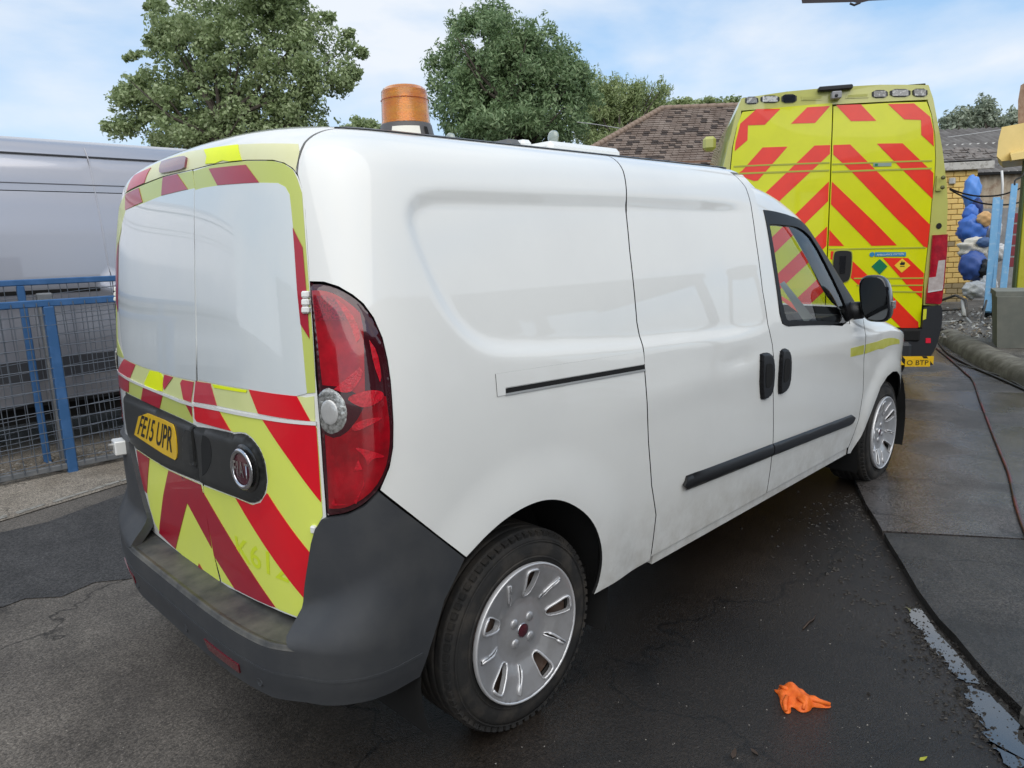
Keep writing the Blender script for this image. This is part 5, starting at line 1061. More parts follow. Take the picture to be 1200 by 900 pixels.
ash('reflective_stripe', [(-.148, 2.336), (-.012, 2.332), (-.012, 2.255), (-.382, 1.91), (-.86, 1.45), (-.865, 1.66), (-.513, 1.988)], RO, .0105, aL, .001)
for L in ([(-.012, 2.008), (-.86, 1.16), (-.86, .98), (-.012, 1.83)], [(-.012, 1.6), (-.86, .752), (-.86, .655), (-.787, .655), (-.012, 1.42)], [(-.012, 1.18), (-.537, .655), (-.357, .655), (-.012, 1.0)]):
    ash('reflective_stripe', L, RO, .0105, aL, .001)
GOLD = mat('pressed_door_line', (.40, .42, .05), .4)
for (z0_, z1_) in ((2.146, 2.133), (2.079, 2.064)):
    for own, sg in ((aR, 1), (aL, -1)): ash('pressed_line', [(sg*.012, z0_+.02+(.03 if sg < 0 else 0)*.5), (sg*.86, z0_+(.055 if sg < 0 else .003)), (sg*.86, z1_+(.055 if sg < 0 else .003)), (sg*.012, z1_+.02+(.03 if sg < 0 else 0)*.5)], GOLD, .013, own, .002)
for zz, u0 in ((1.387, .012), (1.108, .24), (1.042, .27), (.979, .5)): ash('pressed_line', [(u0, zz+.006), (.85, zz-.010), (.85, zz-.022), (u0, zz-.006)], GOLD, .013, aR, .002)
_hc = [(.055, 1.345), (.075, 1.37), (.19, 1.368), (.215, 1.34), (.210, 1.12), (.175, 1.075), (.075, 1.078), (.05, 1.11)]
ash('handle_surround', chaikin([(.13+(u-.13)*1.12, 1.222+(z-1.222)*1.07) for u, z in _hc], 2, 180), GOLD, .013, aR, .004, .05); ash('door_handle', chaikin(_hc, 2, 180), BLACK, .024, aR, .012, .04); ash('handle_grip', [(.105, 1.32), (.16, 1.32), (.155, 1.16), (.11, 1.16)], GLOSSB, .034, aR, .01, .05)
BL = mat('blue_label', (.03, .22, .42), .4); 
lb_ = ash('info_label', DA['blue'], BL, .014, aR, .001); text_mesh('AMBULANCE OXYGEN', lambda u, v: A(.0155)(.43+.235*u, 1.312+.016*v+.0*u, 0), mat('label_white', (.75, .75, .72), .5), 'lettering', aR)
ash('info_label', [(.389+.022*math.cos(t), 1.325+.022*math.sin(t)) for t in np.linspace(0, 2*math.pi, 16)[:-1]], BL, .014, aR, .001)
ash('hazard_label', DA['green'], mat('green_label', (.0, .16, .07), .4), .014, aR, .001)
hz_ = ash('hazard_label', DA['yel'], mat('amber_label', (.85, .55, .03), .4), .014, aR, .001)
b = MB(); b.add(A(.0155)(np.array([.640, .674, .680, .668, .660, .652, .645, .634]), np.array([1.218, 1.218, 1.236, 1.250, 1.238, 1.262, 1.24, 1.236]), 0), [(0, 1, 2, 3, 4, 5, 6, 7)], INK); b.add(A(.0155)(np.array([.638, .678, .678, .638]), np.array([1.203, 1.203, 1.209, 1.209]), 0), [(0, 1, 2, 3)], INK); b.build('flame_mark', aR)
tg = ash('service_label', DA['tag'], mat('silver_label', (.25, .33, .28), .4), .014, aR, .001)
b = MB(); b.add(A(.0155)(np.array([.375, .40, .40, .375]), np.array([2.120, 2.120, 2.142, 2.142]), 0), [(0, 1, 2, 3)], mat('green_label', (0, 0, 0))); b.build('label_mark', aR)
for s_ in (1, -1):
    lr = ash('tail_lamp', [(u*s_, z) for u, z in ((.905, 1.481), (1.034, 1.484), (1.040, 1.356), (1.036, 1.064), (1.024, .86), (1.008, .845), (.884, .858), (.884, .963), (.9, 1.094), (.9, 1.275))], mat('ambulance_lamp_red', (.30, .008, .02), .12, coat=1., noise=(14, (.52, .015, .03), .45, .7)), .02, am, .05, .04)
    ash('indicator_lens', [(u*s_, z) for u, z in ((1.028, 1.254), (1.024, .986), (.893, .967), (.893, 1.094), (.955, 1.101), (.968, 1.247))], mat('smoky_clear_lens', (.42, .36, .34), .15, coat=1., noise=(20, (.55, .50, .48), .4, .7)), .023, lr, .002, .04)
    ash('lamp_trim', [(u*s_, z) for u, z in ((.893, .968), (1.018, .985), (1.018, .975), (.893, .956))], mat('pale_trim', (.6, .6, .6), .3), .025, lr, .002)
for z in (1.94,):
    hg = ash('door_hinge', [(.908, 2.008), (.955, 2.008), (.968, 1.99), (.970, 1.89), (.955, 1.874), (.908, 1.874)], YB, .018, am, .014)
    b = MB()
    for zc in (1.985, 1.90): b.lathe([(.018, -.0), (.018, .010), (.0001, .012)], mat('hinge_dark', (.12, .12, .04), .5), c=(.02, -.945, zc), ax='x', n=12)
    b.v = [(v[0]-.035, v[1], v[2]) for v in b.v]; b.build('hinge_bolt', hg)
ash('side_camera', [(.958+.024*math.cos(t), 1.562+.026*math.sin(t)) for t in np.linspace(0, 2*math.pi, 20)[:-1]], BLACK, .006, am, .01, .03)
for s_ in (1, -1):
    bu = ash('corner_bumper', chaikin([(u*s_, z) for u, z in ((.868, .822), (1.006, .838), (1.028, .78), (1.026, .62), (.99, .44), (.93, .33), (.70, .315), (.70, .62), (.853, .62))], 1, 60), mat('ambulance_bumper', (.022, .024, .028), .45), .05, am, .12, .05)
    if s_ > 0:
        ash('reflector', DA['yref'], mat('yellow_sticker', (.6, .62, .04), .4), .055, bu, .003); ash('reflector', DA['rref'], mat('red_reflector', (.75, .02, .05), .2, coat=1.), .055, bu, .004)
b = MB(); b.bevbox((-.22, -.72, .33), (.10, .72, .52), MATS['ambulance_bumper'], .03); b.bevbox((-.04, -.84, .50), (.05, .84, .625), DARK, .02); bu2 = b.build('rear_step', am)
b = MB(); b.box((-.228, -.90, .315), (-.222, .90, .395), PLATEY)
for k in range(9): b.add([(-.2285, -.90+.2*k, .315), (-.2285, -.86+.2*k, .315), (-.2285, -.80+.2*k, .395), (-.2285, -.84+.2*k, .395)], [(0, 1, 2, 3)], INK)
b.build('step_edge_tape', bu2)
b = MB(); b.box((-.236, -.87, .30), (-.230, -.66, .375), PLATEY); npl = b.build('number_plate', am); text_mesh('O BTP', lambda u, v: np.stack([np.full_like(u, -.238), -.675-.18*u, .315+.045*v], -1), INK, 'registration', npl)
b = MB(); b.bevbox((-.03, -.155, 2.805), (.10, .135, 2.845), BLACK, .015); b.build('header_light_bar', am)
b = MB(); b.bevbox((-.06, -.058, 2.725), (.02, .028, 2.790), mat('camera_housing', (.30, .30, .30), .4), .008); b.lathe([(.014, 0), (.014, .004), (.0001, .005)], BLACK, c=(-.06, -.01, 2.75), ax='x', n=12); b.build('reversing_camera', am)
LG = mat('light_glass', (.10, .10, .10), .15, coat=1., noise=(30, (.42, .42, .40), .5, .6))
for k, m in (('l1', LG), ('l2', mat('light_glass_bright', (.60, .60, .58), .2, coat=1., noise=(40, (.20, .20, .20), .5, .62))), ('l3', mat('dark_blue_lens', (.01, .013, .02), .15, coat=1.)), ('l4', LG), ('l5', mat('light_glass_mid', (.20, .20, .20), .2, coat=1., noise=(60, (.40, .40, .39), .5, .6))), ('l6', LG)):
    L = np.array(DA[k]); c = L.mean(0); bz = ash('warning_light', chaikin([tuple(c+(p-c)*1.06) for p in L], 1, 180), BLACK, .008, am, .01); ash('light_lens', [tuple(c+(p-c)*.82) for p in L], m, .012, bz, .002)
for k in ('g1', 'g2'):
    L = np.array(DA[k]); c = L.mean(0); bz = ash('header_pressing', [tuple(p) for p in L], YB, .006, am, .006); ash('header_pressing_recess', [tuple(c+(p-c)*[.86, .55]) for p in L], mat('recess_yellow', (.42, .42, .10), .4), .008, bz, .001)
b = MB(); b.bevbox((.55, .99, 2.42), (.72, 1.12, 2.56), YB, .04); b.build('side_repeater', am)
def aw(x, y):
    W = bpy.data.objects.new('wheel', None); COL.objects.link(W); W.parent = am; W.location = (x, y, .34)
    b = MB(); b.lathe([(.20, .11), (.24, .115), (.32, .10), (.34, .07), (.34, -.07), (.32, -.10), (.2, -.11)], RUB, ax='y', n=32); b.build('tyre', W); b = MB(); b.lathe([(.2, .09), (.2, .02), (.0001, .03)], DARK, ax='y', n=24); b.lathe([(.2, -.09), (.2, -.02), (.0001, -.03)], DARK, ax='y', n=24); b.build('rim', W)
for x in (1.0, 4.0):
    for y in (-.86, .86): aw(x, y)
b = MB(); b.box((.12, -.98, .25), (4.8, .98, .50), DARK); b.build('underbody', am)
b = MB(); b.bevbox((4.5, -.99, .30), (5.25, .99, 1.25), YB, .12); b.add([(4.62, -.9, 2.45), (4.62, .9, 2.45), (5.2, .9, 1.22), (5.2, -.9, 1.22)], [(0, 1, 2, 3)], GLOSSB); b.build('cab_front', am)
tag(None, None) if False else None
# ------------------------------------------------------------------ silver van behind the fence
sv = thing('silver_van', 'large silver grey panel van parked behind the blue mesh fence', 'van', (0, 4.35, 0), .0)
SP = mat('silver_van_paint', (.40, .405, .445), .20, metal=.45, coat=1., coatr=.01)
prS = [(.0, .42), (-.045, .60), (-.065, .95), (-.06, 1.20), (-.085, 1.345), (-.080, 1.36), (-.030, 1.40), (.0, 1.75), (.055, 2.05), (.062, 2.075), (.075, 2.15), (.12, 2.34), (.150, 2.375), (.20, 2.46), (.30, 2.515), (.5, 2.545), (.95, 2.56)]
yfn = lambda z: np.interp(z, [p[1] for p in prS], [p[0] for p in prS])
fy = spline([p[1] for p in prS[:14]], [p[0] for p in prS[:14]])
def svp(u, v, e): return np.stack([np.asarray(u, float), np.interp(v, [p[1] for p in prS], [p[0] for p in prS]), np.asarray(v, float)], -1)
seam_x = 1.13
pan = [(-4.2, .42), (-4.2, 2.505), (seam_x-.006, 2.505), (seam_x-.006, .42)]
def svpanel(name, x0, x1, z0, z1, m, off=0., th=.01, sp=.12, par=sv):
    return sheet(name, [(x0, z0), (x1, z0), (x1, z1), (x0, z1)], lambda u, v, e: svp(u, v, e)-[0, off, 0], m, par, sp=sp, thick=th)
svpanel('side_panel', -2.9, seam_x-.003, .42, 2.075, SP); svpanel('side_panel', seam_x+.003, 3.6, .42, 2.075, SP)
svpanel('upper_side_panel', -2.9, seam_x-.003, 2.082, 2.372, SP); svpanel('upper_side_panel', seam_x+.003, 3.6, 2.082, 2.372, SP)
b = MB()
V = []
for x in (-2.9, 3.6):
    for y, z in prS[12:]+[(1.6, 2.545), (1.85, 2.40), (2.0, 2.0), (2.05, 1.0), (2.0, .42)]: V.append((x, y, z))
n = len(V)//2; b.add(V, [(k, k+1, n+k+1, n+k) for k in range(n-1)], SP, True); b.add([(-2.9, y, z) for y, z in prS]+[(-2.9, 1.85, 2.40), (-2.9, 2.05, .42)], [tuple(range(len(prS)+2))], SP); b.add([(3.6, y, z) for y, z in prS]+[(3.6, 1.85, 2.40), (3.6, 2.05, .42)], [tuple(range(len(prS)+2))[::-1]], SP)
b.build('roof', sv)
svpanel('shut_line', -2.9, 3.6, 2.070, 2.088, DARK, -.012, 0); svpanel('body_crease', -2.9, 3.6, 2.135, 2.142, mat('dark_seam_line', (.07, .07, .08), .5), .003, .003)  # thin dark line above the shut line
svpanel('roof_rail_strip', -2.9, 3.6, 2.366, 2.378, BLACK, .004, .006)
svpanel('door_edge', seam_x-.004, seam_x+.004, 1.44, 2.45, mat('pale_door_edge', (.42, .42, .45), .3, metal=.3), .003, .003)
svpanel('side_rubbing_strip', -2.9, 3.6, .62, .78, mat('van_rubbing_strip', (.05, .052, .06), .5), .02, .02)
svpanel('sliding_rail', -2.9, seam_x-.1, 1.285, 1.315, DARK, .004, .004)
svpanel('sill', -2.9, 3.6, .40, .425, BLACK, .01, .02)
for x in (-2.0, 2.45):
    for y in (.14, 1.85):
        W = bpy.data.objects.new('wheel', None); COL.objects.link(W); W.parent = sv; W.location = (x, y, .33)
        b = MB(); b.lathe([(.20, .11), (.24, .115), (.32, .10), (.335, .07), (.335, -.07), (.32, -.10), (.2, -.11)], RUB, ax='y', n=32); b.build('tyre', W); b = MB(); b.lathe([(.2, .09), (.16, .05), (.0001, .07)], mat('grey_steel_wheel', (.16, .16, .17), .5, metal=.5), ax='y', n=24); b.lathe([(.2, -.09), (.0001, -.03)], DARK, ax='y', n=24); b.build('rim', W)
b = MB(); b.box((-2.85, .1, .26), (3.55, 1.95, .44), DARK); b.build('underbody', sv)
# ------------------------------------------------------------------ mesh fence
BLUE = mat('blue_fence_paint', (.030, .100, .235), .5, noise=(9, (.055, .14, .31), .45, .75)); WIRE = mat('galvanised_wire', (.15, .17, .20), .45, metal=.5)
GALV = mat('dull_galvanised_steel', (.16, .17, .18), .55, metal=.4, noise=(12, (.24, .24, .24), .4, .7))
def fence(x0, x1, y, label, zt=1.262, posts=()):
    f = thing('mesh_fence', label, 'fence', (x0, y, 0), 0, 'blue framed mesh fence panels'); L = x1-x0
    b = MB(); b.bevbox((0, -.02, zt-.05), (L, .02, zt), BLUE, .006); b.build('top_rail', f)
    b = MB(); b.bevbox((0, -.02, .03), (L, .02, .075), GALV, .006); b.build('bottom_rail', f)
    for p in posts: b = MB(); b.bevbox((p-x0-.033, -.034, .0), (p-x0+.033, .026, zt-.048), BLUE, .006); b.build('post', f)
    b = MB(); r = random.Random(int(y*100))
    k = 0; x = .03
    while x < L: 
        bend = r.uniform(-.006, .006); b.tube([(x, -.024, .05), (x+bend, -.026+bend, .65), (x, -.024, zt-.02)], .0032, WIRE, 4, False); x += .075
    z = .10
    while z < zt-.04:
        P = [(xx, -.030+r.uniform(-.004, .004), z+r.uniform(-.005, .005)-.012*math.sin(xx*2.1)) for xx in np.arange(0, L+.3, .3)]; P[-1] = (L, P[-1][1], P[-1][2]); b.tube(P, .0032, WIRE, 4, False); z += .075
    tag(b.build('wire_mesh', f), None, kind='stuff'); return f
fence(-1.25, 1.02, 3.60, 'front blue framed mesh fence panel left of the white van', posts=(-1.2, .50, .985))
fence(1.04, 3.6, 3.60, 'blue framed mesh fence panel mostly hidden behind the white van', posts=(2.4,))
f2 = thing('mesh_fence', 'second blue mesh fence panel, taller and just behind the front one', 'fence', (-1.6, 3.95, 0), 0, 'blue framed mesh fence panels')
b = MB(); b.bevbox((0, -.02, 1.36), (4.6, .02, 1.405), BLUE, .006); b.build('top_rail', f2)
for p in (.35, 2.02, 3.9): b = MB(); b.bevbox((p-.024, -.02, 0), (p+.024, .02, 1.36), BLUE, .006); b.build('post', f2)
b = MB(); b.bevbox((2.14-.03, -.05, 0), (2.14+.07, .03, 1.30), GALV, .01); b.build('inner_post', f2)
b = MB(); r = random.Random(9); x = .05
while x < 4.55: b.tube([(x, 0, .1), (x+r.uniform(-.02, .02), 0, .7), (x+r.uniform(-.01, .01), 0, 1.37)], .0028, WIRE, 4, False); x += r.uniform(.05, .11)
z = .14
while z < 1.34: b.tube([(xx, r.uniform(-.01, .01), z+.035*xx*.6-.05*math.sin(xx*1.3)) for xx in np.arange(0, 4.7, .46)], .0028, WIRE, 4, False); z += r.uniform(.06, .10)
tag(b.build('wire_mesh', f2), None, kind='stuff')
# debris behind the fence
b = MB(); r = np.random.default_rng(11); D1 = mat('dead_leaves_and_rubble', (.10, .085, .065), .9, noise=(40, (.24, .20, .15), .4, .7)); D2 = mat('pale_rubble', (.26, .25, .23), .9)
for k in range(1600):
    x = r.uniform(-1.2, 2.2); y = 3.66+abs(r.normal(0, .28)); s = r.uniform(.006, .024)*(2.2 if r.random() < .03 else 1); h = max(.0, .05-.05*(y-3.6))*r.random()
    a = r.uniform(0, 6.28); pts = [(x+s*math.cos(a+2.1*j)*r.uniform(.6, 1.4), y+s*math.sin(a+2.1*j), .008+h+r.uniform(0, s*.8)) for j in range(3)]+[(x, y, .01+h+s*r.uniform(.3, 1))]
    b.add(pts, [(0, 1, 3), (1, 2, 3), (2, 0, 3)], D1 if r.random() < .85 else D2)
tag(b.build('leaf_litter'), 'dead leaves, twigs and rubble lying under the mesh fence', 'litter', kind='stuff')
# ------------------------------------------------------------------ trees
def leafmat(name, c1, c2, c3):
    m = bpy.data.materials.new(name); m.use_nodes = True; t = m.node_tree; b = t.nodes['Principled BSDF']; L = t.links.new
    gi = nd(t, 'ShaderNodeNewGeometry'); n = nd(t, 'ShaderNodeValToRGB'); n.color_ramp.elements[0].color = (*c1, 1); n.color_ramp.elements[1].color = (*c3, 1); e = n.color_ramp.elements.new(.55); e.color = (*c2, 1)
    tc = nd(t, 'ShaderNodeTexCoord'); nn = nd(t, 'ShaderNodeTexNoise'); nn.inputs['Scale'].default_value = 1.1; L(tc.outputs['Object'], nn.inputs['Vector'])
    ad = nd(t, 'ShaderNodeMath', operation='MULTIPLY_ADD'); ad.inputs[1].default_value = .55; L(gi.outputs['Random Per Island'], ad.inputs[0]); s_ = nd(t, 'ShaderNodeMath', operation='MULTIPLY'); s_.inputs[1].default_value = .5; L(nn.outputs[0], s_.inputs[0]); L(s_.outputs[0], ad.inputs[2]); L(ad.outputs[0], n.inputs[0])
    L(n.outputs[0], b.inputs['Base Color']); b.inputs['Roughness'].default_value = .5
    tr = nd(t, 'ShaderNodeBsdfTranslucent'); L(n.outputs[0], tr.inputs[0]); mx = nd(t, 'ShaderNodeMixShader'); mx.inputs[0].default_value = .36
    o = t.nodes['Material Output']; L(b.outputs[0], mx.inputs[1]); L(tr.outputs[0], mx.inputs[2]); L(mx.outputs[0], o.inputs[0]); m.diffuse_color = (*c2, 1); return m
LEAF1 = leafmat('grey_green_leaves', (.155, .21, .09), (.31, .39, .18), (.55, .61, .38)); LEAF2 = leafmat('dark_green_leaves', (.10, .165, .075), (.22, .32, .15), (.43, .52, .29)); LEAF3 = leafmat('olive_green_leaves', (.16, .215, .08), (.31, .38, .16), (.48, .54, .27))
BARK = mat('tree_bark', (.045, .035, .026), .9, noise=(14, (.09, .075, .06), .4, .7), bump=(30, .6, .01))
def crown_mesh(name, clumps, n, size, m, parent, seed, droop=0., flat_=.0, asp=.5):
    """n leaves spread over the shells of many small clumps: clumps = rows of (x, y, z, r)"""
    r = np.random.default_rng(seed); C_ = np.array(clumps); wgt = C_[:, 3]**2.2; wgt /= wgt.sum(); i = r.choice(len(C_), n, p=wgt); d = r.normal(size=(n, 3)); d /= np.linalg.norm(d, axis=1, keepdims=True)
    rad = r.random(n)**.45; P = C_[i, :3]+d*(C_[i, 3]*rad)[:, None]*[1, 1, .8]
    P[:, 2] -= droop*r.random(n)
    nrm = d*.7+r.normal(size=(n, 3))*.8+[0, 0, .5]; nrm /= np.linalg.norm(nrm, axis=1, keepdims=True)
    t = np.cross(nrm, r.normal(size=(n, 3))); t[:, 2] -= droop*1.5; t /= np.linalg.norm(t, axis=1, keepdims=True); s = np.cross(nrm, t); s /= np.linalg.norm(s, axis=1, keepdims=True)+1e-9
    L = (size*r.uniform(.6, 1.35, n))[:, None]; V = np.stack([P-t*L, P+s*L*asp+nrm*L*.12, P+t*L, P-s*L*asp+nrm*L*.12], 1).reshape(-1, 3)
    me = bpy.data.meshes.new(name); me.vertices.add(4*n); me.vertices.foreach_set('co', V.ravel().astype(np.float32)); me.loops.add(4*n); me.loops.foreach_set('vertex_index', np.arange(4*n, dtype=np.int32)); me.polygons.add(n)
    me.polygons.foreach_set('loop_start', np.arange(0, 4*n, 4, dtype=np.int32)); me.polygons.foreach_set('loop_total', np.full(n, 4, np.int32)); me.materials.append(m); me.update(); me.validate(); return obj(name, me, parent)
def tree(name, label, base, blobs, nclump, nleaf, size, m, seed, group=None, droop=0., trunk=.22, spiky=0., csize=(.28, .62), asp=.5, ztop=None):
    """blobs: ellipsoids (x, y, z, rx, rz) in metres relative to base, x along the camera's right"""
    t = thing(name, label, 'tree', tuple(base), 0, group); r = np.random.default_rng(seed); cl = []; bl = np.array(blobs); w_ = bl[:, 3]**2*bl[:, 4]; w_ = w_/w_.sum()
    for k in range(nclump):
        q = bl[r.choice(len(bl), p=w_)]; d = r.normal(size=3); d /= np.linalg.norm(d); rad = r.random()**.38
        p = np.array([q[0]*ex[0], q[0]*ex[1], q[2]])+np.array([0, 0, 0.])+(ex*q[1]*0)+ey*q[1]+(ex*d[0]*q[3]+ey*d[1]*q[3]*.9+np.array([0, 0, d[2]*q[4]]))*rad
        cl.append((*p, r.uniform(*csize)*(1.25-.5*rad)))
        if spiky and r.random() < spiky: cl.append((p[0]+r.normal()*.1, p[1]+r.normal()*.1, p[2]+cl[-1][3]*1.1, cl[-1][3]*.4))
    crown_mesh('crown', cl, nleaf, size, m, t, seed+1, droop, asp=asp)
    b = MB(); cz = bl[:, 2].mean(); topz = cz*.86; tp = [(0, 0, 0), (.05, .02, cz*.3), (-.04, .06, cz*.55), (.06, 0, cz*.72), (0, .05, topz)]
    b.tube(tp, [trunk, trunk*.85, trunk*.65, trunk*.35, trunk*.06], BARK, 10); b.build('trunk', t)
    b = MB(); sel = r.choice(len(cl), min(34, len(cl)), replace=False)
    for k in sel:
        p = np.array(cl[k][:3]); h = min(max(p[2]-r.uniform(.4, 1.4)-.25*math.hypot(p[0], p[1]), cz*.3), topz*.9); s = np.array([0, 0, h]); mid = (s+p)/2+np.array([0, 0, -.15])+r.normal(size=3)*.12
        b.tube([s, s*.6+mid*.4+[0, 0, .1], mid, p], [trunk*.28, trunk*.2, trunk*.13, trunk*.04], BARK, 6)
    b.build('limbs', t); return t
def gbase(px_, D):
    p = pix(px_, 300, D); return np.array([p[0], p[1], 0.])
# metres per picture pixel at depth D is D / FPX; height of picture row y there:
def zrow(px_, y, D): return pix(px_, y, D)[2]
def place(px0, D, rows): 
    """rows of (px, py, rpx, rpy, depth offset) -> blobs"""
    B0 = gbase(px0, D); o = []
    for (x, y, rx, ry, dy) in rows:
        p = pix(x, y, D+dy); v = p-B0; o.append((v @ ex, v @ ey, p[2], rx*D/FPX, ry*D/FPX))
    return B0, o
D = 15.
B0, bl = place(275, D, [(250, 60, 78, 55, 0), (190, 120, 58, 42, .4), (330, 40, 58, 50, .2), (350, 95, 55, 48, -.3), (270, 130, 90, 38, .3), (395, 52, 24, 26, 0), (200, 40, 38, 30, .5), (150, 145, 26, 26, .2), (300, 0, 70, 34, 0), (398, 85, 24, 22, 0), (230, 20, 50, 25, .3), (140, 150, 24, 16, .2), (165, 118, 26, 30, .3), (225, 160, 80, 18, 0), (330, 150, 70, 22, 0)])
tree('tree', 'tall grey green broadleaf tree behind the silver van, top left', B0, bl, 620, 64000, .044, LEAF1, 21, csize=(.12, .36), trunk=.2, asp=.55)
b0, bl = place(152, D, [(165, 70, 10, 8, 0), (152, 66, 7, 6, 0), (182, 35, 12, 10, 0), (192, 3, 14, 6, 0)])
t_ = bpy.data.objects[[o.name for o in COL.objects if o.get('category') == 'tree'][0]]
r_ = np.random.default_rng(3); crown_mesh('outer_twig_leaves', [(*(pix(x, y, D)-B0), r*D/FPX) for x, y, r in ((156, 65, 7), (148, 68, 5), (166, 62, 5), (188, 6, 8), (180, 3, 6), (172, 8, 5), (192, 12, 5), (410, 40, 9), (424, 62, 9), (416, 88, 9), (407, 100, 8), (140, 110, 9), (124, 148, 8), (160, 95, 9), (175, 48, 9), (385, 20, 9))], 1500, .058, LEAF1, t_, 5)
D = 24.
B0, bl = place(600, D, [(575, 70, 62, 52, 0), (560, 120, 58, 45, 0), (620, 95, 55, 60, -.5), (665, 110, 38, 45, .5), (545, 40, 24, 28, 0), (580, 22, 26, 24, 0), (520, 85, 22, 25, .2), (632, 55, 26, 24, 0), (683, 90, 18, 30, 0), (600, 150, 90, 25, 0), (585, 12, 12, 14, 0), (545, 18, 10, 16, 0), (640, 45, 12, 18, 0), (668, 68, 12, 20, 0), (512, 78, 14, 12, 0)])
tree('tree', 'dark green dense tree behind the amber beacon, in the middle of the skyline', B0, bl, 700, 66000, .084, LEAF2, 31, droop=.18, spiky=.5, csize=(.18, .52), trunk=.3, asp=.34)
D = 31.
B0, bl = place(730, D, [(712, 122, 34, 34, 0), (757, 126, 34, 32, 0), (700, 150, 30, 22, .5), (770, 122, 18, 22, 0), (735, 112, 14, 14, 0), (740, 165, 55, 20, 0), (690, 118, 16, 22, 1), (700, 100, 12, 18, .5), (728, 104, 14, 16, .5), (775, 112, 12, 16, .3)])
tree('tree', 'olive green narrow leaved tree between the dark tree and the tiled roof', B0, bl, 460, 36000, .09, LEAF3, 41, droop=.3, spiky=.5, csize=(.2, .5), trunk=.3, asp=.26)
D = 40.
B0, bl = place(430, 30., [(428, 148, 14, 10, 0), (440, 155, 18, 8, 0), (412, 155, 14, 8, 0)])
tree('tree', 'small distant green tree top just left of the amber beacon base', B0, bl, 40, 2500, .09, LEAF1, 51, csize=(.2, .4), trunk=.15)
B0, bl = place(820, 60., [(800, 126, 18, 8, 0), (830, 124, 20, 7, 0), (855, 122, 14, 7, 0)])
tree('tree', 'far pale green tree tops showing over the ridge of the tiled roof', B0, bl, 60, 3500, .16, LEAF3, 61, csize=(.4, .8), trunk=.3)
for k, (x, y, rx, ry, lab) in enumerate(((1120, 150, 18, 20, 'distant hazy tree just right of the ambulance roof'), (1148, 142, 20, 22, 'tallest distant hazy tree above the corrugated roofs'), (1180, 152, 20, 18, 'distant hazy tree beside the tan canopy'), (1215, 150, 20, 18, 'distant hazy tree behind the tan canopy at the right edge'))):
    B0, bl = place(x, 48., [(x, y, rx, ry, 0), (x+6, y-6, rx*.6, ry*.8, 0), (x-8, y+8, rx*.8, ry*.7, 0)])
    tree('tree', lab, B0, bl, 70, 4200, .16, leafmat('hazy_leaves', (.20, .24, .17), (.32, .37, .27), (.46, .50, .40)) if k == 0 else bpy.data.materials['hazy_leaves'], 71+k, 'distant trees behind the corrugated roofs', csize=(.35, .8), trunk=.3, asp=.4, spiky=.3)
# ------------------------------------------------------------------ tiled-roof house
def wallbox(b, P, z0, z1, th, m):
    P = [np.array(p[:2], float) for p in P]
    for i in range(len(P)-1):
        d = P[i+1]-P[i]; n = np.array([-d[1], d[0]])/np.hypot(*d)*th
        q = [P[i], P[i+1], P[i+1]+n, P[i]+n]; V = [(*p, z0) for p in q]+[(*p, z1) for p in q]
        b.add(V, [(0, 1, 5, 4), (1, 2, 6, 5), (2, 3, 7, 6), (3, 0, 4, 7), (4, 5, 6, 7)], m)
ho = thing('house', 'low building with a hipped roof of weathered brown tiles behind the vans', 'house', (0, 0, 0))
TILE = mat('weathered_roof_tile', (.15, .11, .088), .85, noise=(2.2, (.23, .185, .155), .38, .68)); TILED = mat('dark_roof_tile', (.055, .042, .036), .9); RIDGE = mat('ridge_tile', (.27, .20, .155), .85)
Dh = 18.0
A_ = pix(676, 190, Dh); R1_ = pix(777, 128, Dh+2.6); R2_ = pix(1000, 118, Dh+2.6); E2 = pix(1000, 300, Dh-.6); E1 = pix(560, 262, Dh-.6)
R1_ = np.array([*R1_[:2], R1_[2]]); zr = (R1_[2]+R2_[2])/2; R1_[2] = zr; R2_[2] = zr
hd = (R2_-R1_); hd[2] = 0; hd /= np.linalg.norm(hd); dn = np.cross(hd, [0, 0, 1.]); dn = dn if dn @ FW < 0 else -dn   # towards the viewer
slope = math.radians(35); dvec = dn*math.cos(slope)+np.array([0, 0, -math.sin(slope)]); nvec = np.cross(hd, dvec); nvec = nvec if nvec[2] > 0 else -nvec
nrow, ncol = 26, 78; tw, tl = .165, .125
b = MB(); r = np.random.default_rng(8)
big = []
for i in range(nrow):
    x0 = -(i+1)*tl*1.02; x1 = 5.9
    j = 0; x = x0+(.5*tw if i % 2 else 0)
    while x < x1:
        lift = .022+r.uniform(-.006, .012); p = R1_+hd*x+dvec*(i*tl); sk = r.uniform(-.006, .006); q = [p+nvec*.004, p+hd*(tw-.008)+nvec*.004, p+hd*(tw-.008)+dvec*(tl+.012)+nvec*(lift+sk), p+dvec*(tl+.012)+nvec*(lift-sk)]
        q2 = [q[2]-nvec*.022, q[3]-nvec*.022]
        b.add(q+q2, [(0, 3, 2, 1), (3, 5, 4, 2)], TILED if r.random() < (.10 if i % 2 else .26) else TILE); x += tw
tag(b.build('roof_tiles', ho), None, kind='stuff')
b = MB(); q = [R1_, R1_+hd*5.9, R1_+hd*5.9+dvec*(nrow*tl), R1_-hd*(nrow*tl*1.02)+dvec*(nrow*tl)]; q = [p-nvec*.012 for p in q]; b.add(q, [(0, 3, 2, 1)], TILED)
bk = dvec.copy(); bk[:2] *= -1; q = [R1_, R1_+hd*5.9, R1_+hd*5.9+bk*(nrow*tl), R1_-hd*(nrow*tl)+bk*(nrow*tl)]; b.add(q, [(0, 1, 2, 3)], TILED); b.add([R1_, R1_-hd*(nrow*tl*1.02)+dvec*(nrow*tl), R1_-hd*(nrow*tl)+bk*(nrow*tl)], [(0, 2, 1)], TILED); b.build('roof', ho)
